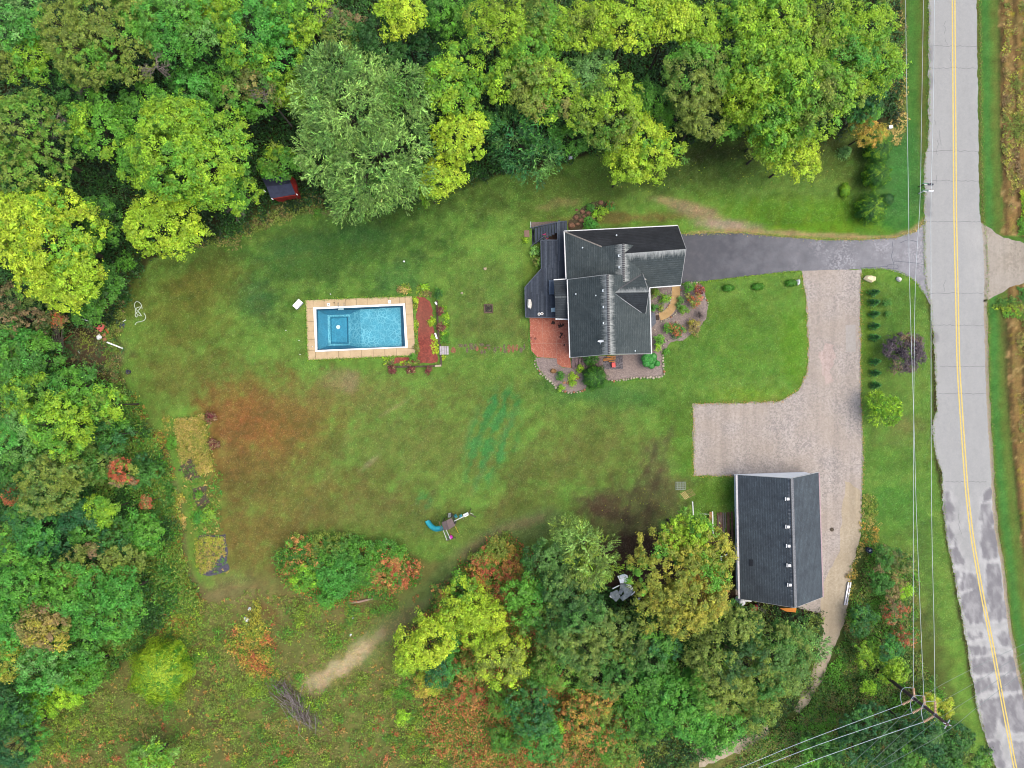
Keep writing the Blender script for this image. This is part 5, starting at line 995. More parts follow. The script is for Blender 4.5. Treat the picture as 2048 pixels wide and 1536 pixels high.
# ================================================================== POLE AND WIRES
WD=mat('pole_wood',(110,92,88),(84,68,66),.9,3,.25,12,.4); GW=mat('galvanised_wire',(212,222,226),(190,200,206),.4,3,.02,9,0,.55,.4,.2); PIN=mat('insulator_brown',(240,204,172),(226,176,140),.4,5,.05,20,0,.5); GWD=mat('dull_wire',(150,164,160),(130,144,140),.5,3,.02,9,0,.5)
pb_=P(1753,1338,0); pole=empty('utility_pole',(pb_[0],pb_[1],0),'tall dark wooden utility pole leaning away in view at bottom right','utility pole'); PH=13.9
part(MB().tube([(pb_[0],pb_[1],-.5),(pb_[0],pb_[1],PH/2),(pb_[0],pb_[1],PH)],[.21,.185,.15],12),'pole_shaft',WD,pole,True)
part(MB().obox((pb_[0],pb_[1],PH-.15),1.1,.08,.08,R_(60)).obox((pb_[0],pb_[1],PH-.15),.9,.08,.08,R_(-20)),'top_bracket',mat('steel_bracket',(190,196,200),k=.5),pole)
arm=[]
for z in (8.0,9.9,11.8): part(MB().lathe((pb_[0],pb_[1],z),[(.24,0),(.24,.12)],12),'pole_band',mat('band_steel',(160,164,170)),pole)
def at(px,py,z): return P(px,py,z)
def insul(a,b,root):
    a,b=Vector(a),Vector(b); n=8; mb=MB(); mb.tube([a,b],.03,5)
    for i in range(n):
        p=a.lerp(b,.2+.75*i/(n-1)); d=(b-a).normalized()*.035; mb.tube([p-d,p+d],.13,8)
    part(mb,'insulator_string',PIN,root)
ends=[]
zs=[8.0,9.9,11.8]
north=[[(1827,1376),(1826.5,1240),(1827,960),(1828,760),(1831,560),(1840,400),(1843,240),(1847,0),(1852,-300)],[(1847.5,1392),(1838,1160),(1832,1000),(1828,850),(1819,560),(1817,400),(1813,150),(1811,0),(1806,-300)],[(1870,1402),(1868,1250),(1863,1000),(1862,560),(1862,400),(1866,240),(1869,0),(1873,-300)]]
west=[[(1804,1409),(1700,1448),(1590,1490),(1479,1536),(1200,1650)],[(1824.5,1426),(1740,1454),(1630,1492),(1516,1536),(1240,1645)],[(1847,1444),(1770,1470),(1680,1502),(1588,1536),(1300,1650)]]
wl=['west','middle','east']; pa=[(pb_[0],pb_[1],z) for z in zs]
for i in range(3):
    s=P(*north[i][0],zs[i]); insul(pa[i],s,pole); pts=[]
    tot=north[i]
    for k,(x,y) in enumerate(tot):
        t=(tot[0][1]-y)/1676.; z=zs[i]+.6*t*t*0-2.6*t*(1-t)+1.2*t; pts.append(P(x,y,z))
    pts=spline(pts,6)
    simple('power_line',MB().tube(pts,.021,5),GW,['power line starting from the lowest pole insulator and running north','power line from the middle insulator, crossing the first one','power line nearest the road running north from the top insulator'][i],'power line','power lines running north along the road')
    s2=P(*west[i][0],zs[i]-.1); insul(pa[i],s2,pole); pts=[]
    for k,(x,y) in enumerate(west[i]): t=k/4; pts.append(P(x,y,zs[i]-.1-1.2*t*(1-t)))
    simple('power_line',MB().tube(spline(pts,6),.024,5),GW,['uppermost of the three thick wires running to the bottom edge','middle of the three thick wires running to the bottom edge','lowest of the three thick wires running to the bottom edge'][i],'power line','power lines running southwest')
    a,b=Vector(s),Vector(s2); m_=(a+b)/2+(Vector(((a+b)/2-Vector(pa[i])))).normalized()*(-.1)+Vector((-.55,.35,-.5))
    part(MB().tube([tuple(p) for p in spline([tuple(a),tuple(a.lerp(m_,.6)+Vector((-.2,.25,0))),tuple(m_),tuple(b.lerp(m_,.5)+Vector((-.15,.1,0))),tuple(b)],5)],.028,5),'jumper_wire',GW,pole)
thin=[[(2200,1215),(2048,1288),(1940,1340),(1848,1392),(1770,1466),(1700,1530)],[(2200,1230),(2048,1306),(1960,1360),(1885,1402),(1850,1424),(1795,1475),(1730,1536)],[(2200,1240),(2048,1325),(1960,1385),(1885,1433),(1800,1497),(1745,1536)],[(2200,1250),(2048,1345),(1960,1410),(1900,1458),(1820,1505),(1760,1536)]]
for i,pp in enumerate(thin):
    z=[9.9,8.0,11.8,13.8][i]; pts=spline([P(x,y,z) for x,y in pp],5)
    simple('guy_wire',MB().tube(pts,.016 if i<3 else .018,4),GWD,['top thin wire crossing the road at the pole','second thin wire from the top crossing the road','third thin wire from the top crossing the road','lowest thin wire crossing the road to the pole tip'][i],'wire','thin wires crossing the road')
# mailboxes and service box
def mailbox(px,py,c,lbl,dark):
    q=P(px,py,0); o=empty('mailbox',q,lbl,'mailbox'); m_=mat('mailbox_'+('dark' if dark else 'white'),c,None,.4,k=.55)
    part(MB().box(q[0]-.85,q[1]-.05,0,q[0]-.75,q[1]+.05,1.1),'post',TRIM if not dark else WD,o); part(MB().bar((q[0]-.8,q[1],.98),(q[0]+.1,q[1],.98),.07),'arm',TRIM,o)
    b=MB(); vs=[];fs=[]
    for s in (-.3,.32):
        for k in range(9): a=math.pi*k/8; vs.append((q[0]+s,q[1]+.11*math.cos(a),1.12+.12*math.sin(a)+(0 if 0<k<8 else -.1)))
    for k in range(8): fs.append((k,k+1,9+k+1,9+k))
    fs+=[tuple(range(9))[::-1],tuple(range(9,18)),(0,9,17,8)]; part(b.add(vs,fs),'box_body',m_,o); part(MB().box(q[0]-.05,q[1]+.12,1.1,q[0]+.03,q[1]+.14,1.3),'flag',mat('flag_red',(190,50,44)),o)
    part(MB().box(q[0]-.9,q[1]+.12,.9,q[0]-.1,q[1]+.2,.96),'newspaper_tube',mat('tube_green',(110,170,140)),o)
mailbox(1850,374,(60,64,80),'dark mailbox on a post at the road edge, upper of two',True); mailbox(1850,387,(236,238,240),'white mailbox on a post at the road edge, lower of two',False)
q=P(1775.5,258,0); ub=empty('utility_box',q,'small pale grey utility pedestal by the orange shrub near the verge','utility box'); part(MB().obox(q,.4,.32,.7,R_(6)),'box_body',mat('box_grey',(196,200,204),k=.5),ub); part(MB().obox((q[0],q[1],.7),.46,.38,.06,R_(6)),'cap',WHT,ub)
stone('boulder',P(1738,558),.72,.6,mat('cream_rock',(240,226,186),(222,204,160),.85,3,.08,10,.3,.5),None,.62,'large cream boulder on grass between gravel drive and road','boulder')
stone('boulder',P(1797,558.5),.42,.4,mat('grey_rock',(214,212,206),(192,190,184),.85,3,.08,10,.3,.5),None,.75,'smaller grey boulder right of the cream boulder','boulder')
stone('boulder',P(1595,565),.36,.4,mat('pale_rock',(222,226,230),(176,182,188),.85,3,.1,10,.3,.5),None,1.1,'pale boulder at the driveway and gravel corner','boulder')
stone('boulder',P(1140,316.5),.34,.5,mat('white_rock',(226,228,236),(196,200,210),.8,3,.08,10,.3,.5),None,.8,'white stone on the lawn below the dark green tree','boulder')
stone('rock',P(970,538),.28,.25,mat('buff_rock',(206,190,156),(176,160,130)),None,.8,'buff rock on the lawn above the fire pit','rock')
stone('rock',P(924,586),.2,.18,mat('buff_rock2',(200,188,160),(170,160,136)),None,.8,'small buff rock on the lawn right of the pool planting','rock')
stone('rock',P(808,523),.14,.14,WHT,None,.8,'small white stone on the lawn north of the pool','rock')
# fire pit
q=P(977,617.5,0); fp=empty('fire_pit',q,'square timber-edged fire pit on the lawn east of the pool','fire pit')
for a,b in [((-.55,.5),(.55,.5)),((-.55,-.5),(.55,-.5)),((-.5,-.45),(-.5,.45)),((.5,-.45),(.5,.45))]: part(MB().bar((q[0]+a[0],q[1]+a[1],.08),(q[0]+b[0],q[1]+b[1],.08),.14,.18),'timber',mat('charred_timber',(122,100,84),(88,70,60)),fp)
part(MB().box(q[0]-.42,q[1]-.42,.0,q[0]+.42,q[1]+.42,.04),'ash',mat('ash',(92,84,80),(60,52,50),.95,6,.3),fp)
for i in range(5): a=random.random()*6; part(MB().bar((q[0]+.3*math.cos(a),q[1]+.3*math.sin(a),.08),(q[0]-.28*math.cos(a+.5),q[1]-.28*math.sin(a+.5),.14),.07),'burnt_log',mat('char',(58,48,46)),fp)
# stepping stones
ZT=zf(860,660,9.31); q=P(*ZT(1000,360),0); sp_=empty('stepping_stone_path',q,'worn line of sunken flagstones between mulch bed and patio','path'); FS=mat('flagstone',(128,112,92),(100,88,74),.9,4,.25,12,.4); FR=mat('flagstone_red',(166,112,84),(140,92,68),.9,4,.25,12,.4)
for x,y,a,b,r in [(430,375,.3,.4,1),(575,285,.35,.2,0),(655,285,.2,.22,0),(690,370,.16,.42,0),(770,275,.3,.2,0),(845,300,.15,.3,0),(780,340,.3,.25,0),(960,275,.28,.16,0),(1080,285,.3,.15,0),(1105,345,.14,.22,0),(960,410,.2,.25,0),(1018,405,.12,.22,0),(1205,370,.18,.38,0),(1265,325,.12,.16,0),(1320,360,.14,.35,1),(1380,310,.14,.3,0),(1395,395,.22,.22,0),(1470,350,.22,.5,1),(1540,340,.24,.5,1),(1610,330,.2,.4,1),(1700,370,.22,.4,0),(1755,310,.14,.4,0),(880,350,.2,.3,1),(1030,330,.18,.12,1)]:
    stone('stone',P(*ZT(x,y),.0),a*1.1,.035,FR if r else FS,sp_,b/a)
# log, brush pile, white rubbish
q=P(720,1202,0); mb=MB().tube([P(694,1206,.15),P(720,1203,.17),P(746,1197,.15)],[.16,.15,.12],8); simple('fallen_log',mb,mat('dead_wood',(196,166,150),(160,128,112),.9,4,.25,12,.4),'pale fallen log below the green island of shrubs','log')
q=P(590,1400,0); bp_=empty('brush_pile',q,'heap of bare grey branches in the meadow','brush pile')
rb_=random.Random(3); PALEB=mat('pale_branch',(188,176,172),(150,138,134),.9,k=.45); DARKB=mat('dark_twig',(104,84,84),(76,60,60))
for i in range(190):
    t=rb_.random(); cx,cy=562+70*t,1365+90*t; a=R_(-55)+rb_.gauss(0,.42); L=rb_.uniform(1.0,3.6); c=Vector(P(cx+rb_.gauss(0,11),cy+rb_.gauss(0,9),0)); d=Vector((math.cos(a),math.sin(a),0)); z0=rb_.uniform(.1,.8)+(.5 if i%4==0 else 0)
    m_=MB().tube([c-d*L/2+Vector((0,0,z0)),c+Vector((rb_.gauss(0,.1),rb_.gauss(0,.1),z0+.15)),c+d*L/2+Vector((0,0,z0+rb_.gauss(0,.2)))],[rb_.uniform(.018,.05),.022,.008],3)
    part(m_,'branch',(PALEB if i%4==0 else TWIG if i%4<3 else DARKB),bp_)
def crumple(name,c,r,mt,label,cat,s=1):
    rnd=random.Random(s); n=9; vs=[(c[0],c[1],c[2]+.25)]; 
    for k,(rr,z) in enumerate(((.55,.22),(1,.03))):
        for i in range(n): a=2*math.pi*i/n; q=rr*r*rnd.uniform(.6,1.25); vs.append((c[0]+q*math.cos(a),c[1]+q*math.sin(a),c[2]+z*rnd.uniform(.4,1.5)))
    fs=[(0,1+i,1+(i+1)%n) for i in range(n)]+[(1+i,1+n+i,1+n+(i+1)%n,1+(i+1)%n) for i in range(n)]; return simple(name,MB().add(vs,fs),mt,label,cat)
crumple('plastic_bag',P(493,1238,.05),.42,WHT,'large white plastic bag in the meadow','bag',2); crumple('plastic_bag',P(499,1218,.05),.24,WHT,'small white scrap above the white plastic bag','bag',5)
crumple('plastic_scrap',P(701,1270,.05),.16,WHT,'tiny white scrap in the meadow left of the trail','scrap',7); crumple('plastic_scrap',P(706,1236,.05),.14,WHT,'tiny white scrap below the fallen log','scrap',9)
# junk pile at the left edge of the lawn
def J(x,y,z=0): return P(*ZJ(x,y),z)
def board(name,pts,z,t,mt,label,cat='board'): return simple(name,MB().slab([J(x,y,z+random.uniform(-.02,.06)) for x,y in pts],t),mt,label,cat)
board('red_board',[(708,738),(785,655),(842,705),(770,798)],.35,.2,mat('coral_board',(238,124,112),(222,108,98),.7,k=.5),'coral red flat box in the junk heap left of the lawn','box')
board('orange_board',[(845,760),(870,742),(912,805),(885,822)],.2,.05,mat('rust_board',(206,110,64),(176,92,56)),'small rust-orange board right of the coral box')
board('cardboard',[(800,840),(845,808),(862,850),(815,872)],.22,.04,mat('cardboard',(188,136,92),(166,116,78)),'upper tan cardboard piece in the junk heap','cardboard'); board('cardboard',[(800,895),(860,880),(868,920),(830,970)],.18,.04,mat('cardboard2',(178,128,96),(152,108,80)),'lower tan cardboard piece in the junk heap','cardboard')
board('brown_board',[(565,690),(600,680),(700,715),(695,735),(600,712)],.2,.04,mat('brown_board',(176,134,98),(150,110,80)),'brown plank left of the coral box'); crumple('plastic_bag',J(755,875,.1),.4,WHT,'white and red bag beside the cardboard in the junk heap','bag',11)
simple('white_pipe',MB().bar(J(875,955,.25),J(1120,1052,.12),.16,.12),WHT,'white pipe lying at the right end of the junk heap','pipe')
simple('small_pipe',MB().bar(J(500,600,.4),J(600,632,.3),.06,.06),WHT,'thin white stick at the top of the junk heap','stick'); simple('rusty_pole',MB().bar(J(200,935,.2),J(335,825,.3),.07,.07),mat('rust',(176,104,72)),'thin rusty pole at the left of the junk heap','pole')
for pts,lbl in [([(432,1090),(445,1120),(465,1135),(440,1100)],'white curved scrap in the bare earth'),([(445,1362),(475,1340),(480,1346),(450,1368)],'short white stick further down the bare earth')]: board('white_scrap',pts,.15,.03,WHT,lbl,'scrap')
crumple('blue_tarp',J(1110,710,.05),.42,mat('navy_tarp',(52,64,92),(80,100,130)),'crumpled dark blue tarp at the left lawn edge','tarp',13); simple('white_stick',MB().bar(J(1112,645,.1),J(1165,612,.1),.06),WHT,'white stick above the blue tarp','stick')
q=J(1225,1410,0); bk=empty('bucket',q,'dark grey bucket on the lower left lawn edge','bucket'); part(MB().lathe(q,[(.2,0),(.27,.45),(.23,.45),(.18,.1)],14),'bucket_body',mat('bucket_grey',(86,88,104)),bk); part(MB().tube([(q[0]-.26,q[1],.42),(q[0],q[1]-.25,.44),(q[0]+.26,q[1],.42)],.015,4),'handle',TWIG,bk)
simple('garden_hose',MB().tube([tuple(p) for p in spline([J(x,y,.05+.02*(i%3)) for i,(x,y) in enumerate([(1415,440),(1395,370),(1340,330),(1302,360),(1302,420),(1345,470),(1395,415),(1330,430),(1310,480),(1345,530),(1405,550),(1350,480),(1385,515),(1345,490),(1308,530),(1325,570),(1345,545)])],5)],.045,5),mat('hose',(206,220,200),(186,200,180),.5,k=.5),'coiled pale garden hose on the left lawn','hose')
simple('garden_hose',MB().tube([tuple(p) for p in spline([J(x,y,.05) for x,y in [(1440,505),(1468,560),(1450,615),(1390,640),(1335,650),(1305,690)]],5)],.045,5),mat('hose',(206,220,200),(186,200,180),.5,k=.5),'loose end of pale hose curling below the coil','hose')
# the small shed in the trees
q=P(562,378,0); shd=empty('garden_shed',(q[0],q[1],0),'small red shed with slate-blue roof tucked under trees','shed'); ZD=zf(500,330,12.8); SHR=mat('slate_blue_roof',(72,78,104),(60,64,88),.85,2,.1,14,.2); SR=mat('barn_red',(172,44,36),(140,34,30),.7,2,.1,10,.1)
def D(x,y,z): return P(*ZD(x,y),z)
part(MB().slab([D(540,860,2.2),D(1165,745,2.2),D(1050,470,3.3),D(420,560,3.3)],.08),'roof_slope',SHR,shd); part(MB().slab([D(1050,470,3.3),D(420,560,3.3),D(300,330,2.2),D(960,240,2.2)],.08),'roof_slope',SHR,shd)
w4=[D(600,850,2.1),D(1190,745,2.1),D(1060,280,2.1),D(380,380,2.1)]; part(MB().prism([p[:2] for p in w4],0,2.15),'wall',SR,shd)
part(MB().add([D(1165,745,2.12),D(1050,470,3.22),D(1000,260,2.12),D(1225,735,1.6),D(1190,480,2.2),D(1120,330,1.6)],[(0,3,4,1),(1,4,5,2),(0,1,2),(3,5,4)]),'gable_wall',SR,shd)
part(MB().bar(D(1090,640,2.3),D(1215,770,1.9),.12,.08),'corner_trim',WHT,shd); part(MB().bar(D(545,855,2.25),D(595,885,1.9),.12,.1),'corner_trim',WHT,shd); part(MB().bar(D(350,640,2.2),D(405,690,2.0),.08,.08),'corner_trim',WHT,shd); part(MB().bar(D(590,868,2.1),D(1180,770,2.1),.1,.16),'eave_board',SR,shd)
# ================================================================== PLAY SET
def T(x,y,z): return P(*ZS(x,y),z)
q=T(1000,760,0); ps=empty('play_set',(q[0],q[1],0),'wooden play tower with teal slide, monkey bars and swings','play set')
PWD=mat('play_timber',(120,108,100),(100,88,82),.85); TAR=mat('canopy_brown',(140,124,120),(124,108,106),.8,2,.06,20,.1); TEA=mat('teal_plastic',(10,146,156),(8,130,142),.4,k=.5); TEA2=mat('teal_light',(60,176,190),(50,160,176),.4,k=.5)
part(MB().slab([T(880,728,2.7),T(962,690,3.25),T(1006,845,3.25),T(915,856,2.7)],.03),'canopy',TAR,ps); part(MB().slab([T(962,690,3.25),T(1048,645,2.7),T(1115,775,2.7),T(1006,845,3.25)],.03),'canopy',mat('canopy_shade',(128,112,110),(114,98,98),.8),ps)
for x,y in [(892,735),(1040,655),(1100,775),(918,850)]: a=T(x,y,2.7); part(MB().box(a[0]-.05,a[1]-.05,0,a[0]+.05,a[1]+.05,2.7),'post',PWD,ps)
part(MB().slab([T(900,740,1.5),T(1035,670,1.5),T(1095,775,1.5),T(925,840,1.5)],.08),'platform',PWD,ps)
path=spline([T(895,808,1.5),T(850,820,1.25),T(780,825,1.0),T(715,790,.7),T(670,740,.45),T(650,705,.3),T(645,690,.28)],6); ch_=MB(); rim=MB(); n=7; vs=[];fs=[]
for i,p in enumerate(path):
    a=np.array(path[max(i-1,0)]);b=np.array(path[min(i+1,len(path)-1)]); d=b-a; nx,ny=-d[1],d[0]; L=math.hypot(nx,ny); nx/=L;ny/=L
    for k in range(n): t=-1+2*k/(n-1); vs.append((p[0]+nx*t*.29,p[1]+ny*t*.29,p[2]+.24*abs(t)**2.2))
for i in range(len(path)-1):
    for k in range(n-1): fs.append((i*n+k,(i+1)*n+k,(i+1)*n+k+1,i*n+k+1))
so_=part(ch_.add(vs,fs),'slide',TEA2,ps,True)
for k in (0,n-1): part(MB().tube([vs[i*n+k] for i in range(len(path))],.04,5),'slide_rim',TEA,so_)
a=T(650,706,0); part(MB().box(a[0]-.2,a[1]-.03,0,a[0]+.2,a[1]+.03,.28),'slide_foot',TEA,so_)
lm=mat('pale_rail',(206,208,204),(180,184,180),.6,k=.5)
for a,b in [((910,862),(972,1028)),((960,850),(1032,1012))]: part(MB().bar(T(*a,2.05),T(*b,2.05),.07,.09),'monkey_bar_beam',lm,ps)
for i in range(7): t=(i+.5)/7; part(MB().tube([T(910+62*t,862+166*t,2.05),T(960+72*t,850+162*t,2.05)],.025,5),'rung',mat('green_rung',(90,150,120)),ps)
for x,y in ((972,1028),(1032,1012)):
    a=T(x,y,2.05); part(MB().bar(a,(a[0]+(.1 if x<1000 else .5),a[1]-.25,0),.08),'post',PWD,ps)
part(MB().bar(T(968,1030,2.05),T(1045,1012,2.05),.08),'cross_beam',PWD,ps)
part(MB().bar(T(1098,700,2.35),T(1345,580,2.35),.1,.12),'swing_beam',lm,ps)
part(MB().bar(T(1345,578,2.35),(T(1465,632,0)),.08).bar(T(1345,578,2.35),T(1380,490,0),.08),'a_frame_leg',PWD,ps)
part(MB().bar(T(1362,560,1.5),T(1420,585,1.2),.06),'a_frame_brace',lm,ps)
for i,(x,y,s,mm) in enumerate([(1122,615,.32,TEA),(1215,618,.3,TEA2)]):
    sb=part(MB().obox(T(x,y,.5),.42,.32,.05,R_(-60)).obox(T(x-10,y,.55),.06,.34,.3,R_(-60)),'swing_seat',mm,ps); t=T(x+45,y+45,2.35); a=T(x,y,.55)
    part(MB().tube([t,(a[0]-.15,a[1],a[2])],.018,4).tube([t,(a[0]+.15,a[1],a[2])],.018,4),'swing_chain',lm,sb)
gl_=part(MB().obox(T(1292,582,.8),.68,.22,.08,R_(26)).obox(T(1300,600,.55),.5,.3,.06,R_(26)),'glider',WHT,ps,bevel=.02)
for dx in (-22,22): part(MB().tube([T(1285+dx,600-dx*.4,2.3),T(1292+dx,585-dx*.4,.8)],.02,4),'glider_rod',lm,gl_)
for x0,y0,x1,y1 in [(990,560,985,650),(1045,555,1052,640)]: part(MB().bar(T(x0,y0,.0),T(x1,y1,1.5),.07),'ladder_rail',PWD,ps)
for i in range(5): t=(i+.6)/5.4; part(MB().bar(T(990-4*t,562+85*t,1.45*t),T(1045+5*t,556+82*t,1.45*t),.08,.04),'ladder_rung',lm,ps)
part(MB().bar(T(1118,800,2.0),T(1166,902,0),.06),'climbing_pole',mat('yellow_pole',(226,200,80),k=.5),ps)
part(MB().bar(T(835,705,1.8),T(885,860,1.8),.05),'side_rail',mat('brown_rail',(170,120,96)),ps); part(MB().slab([T(1060,605,1.6),T(1085,600,1.6),T(1135,740,1.6),T(1100,745,1.6)],.05),'awning',mat('dark_awning',(56,66,60)),ps)
q=T(1040,968,0); tb=empty('toy_ball',q,'magenta toy lying under the end of the monkey bars','toy'); part(MB().lathe(q,[(.12,0),(.24,.1),(.26,.2),(.2,.34),(.08,.4)],12),'toy_body',mat('magenta',(222,60,200),(200,44,180),.5,k=.5),tb,True); part(MB().bar((q[0]-.05,q[1]+.1,.3),(q[0]-.05,q[1]+.55,.3),.06),'toy_handle',mat('red_handle',(170,90,70)),tb)
# ================================================================== GARDEN BEDS
FAB=mat('landscape_fabric',(96,94,112),(66,64,78),.8,5,.2,12,.4); SOIL=mat('garden_soil',(104,92,78),(76,66,54),.95,4,.25,10,.5)
sheet('garden_soil',[(360,940),(380,915),(402,925),(400,955),(375,962)],.02,SOIL,'bare soil corner of the dry grass garden plot',.3,.5)
sheet('garden_soil',[(387,978),(412,972),(420,1002),(400,1020),(388,1000)],.02,SOIL,'small dark vegetable plot between the two dry plots',.2,.5)
sheet('garden_fabric',[(398,1070),(452,1070),(458,1140),(412,1152),(398,1148)],.03,FAB,'blue-grey landscape fabric under the lower garden plot',.15,.5)
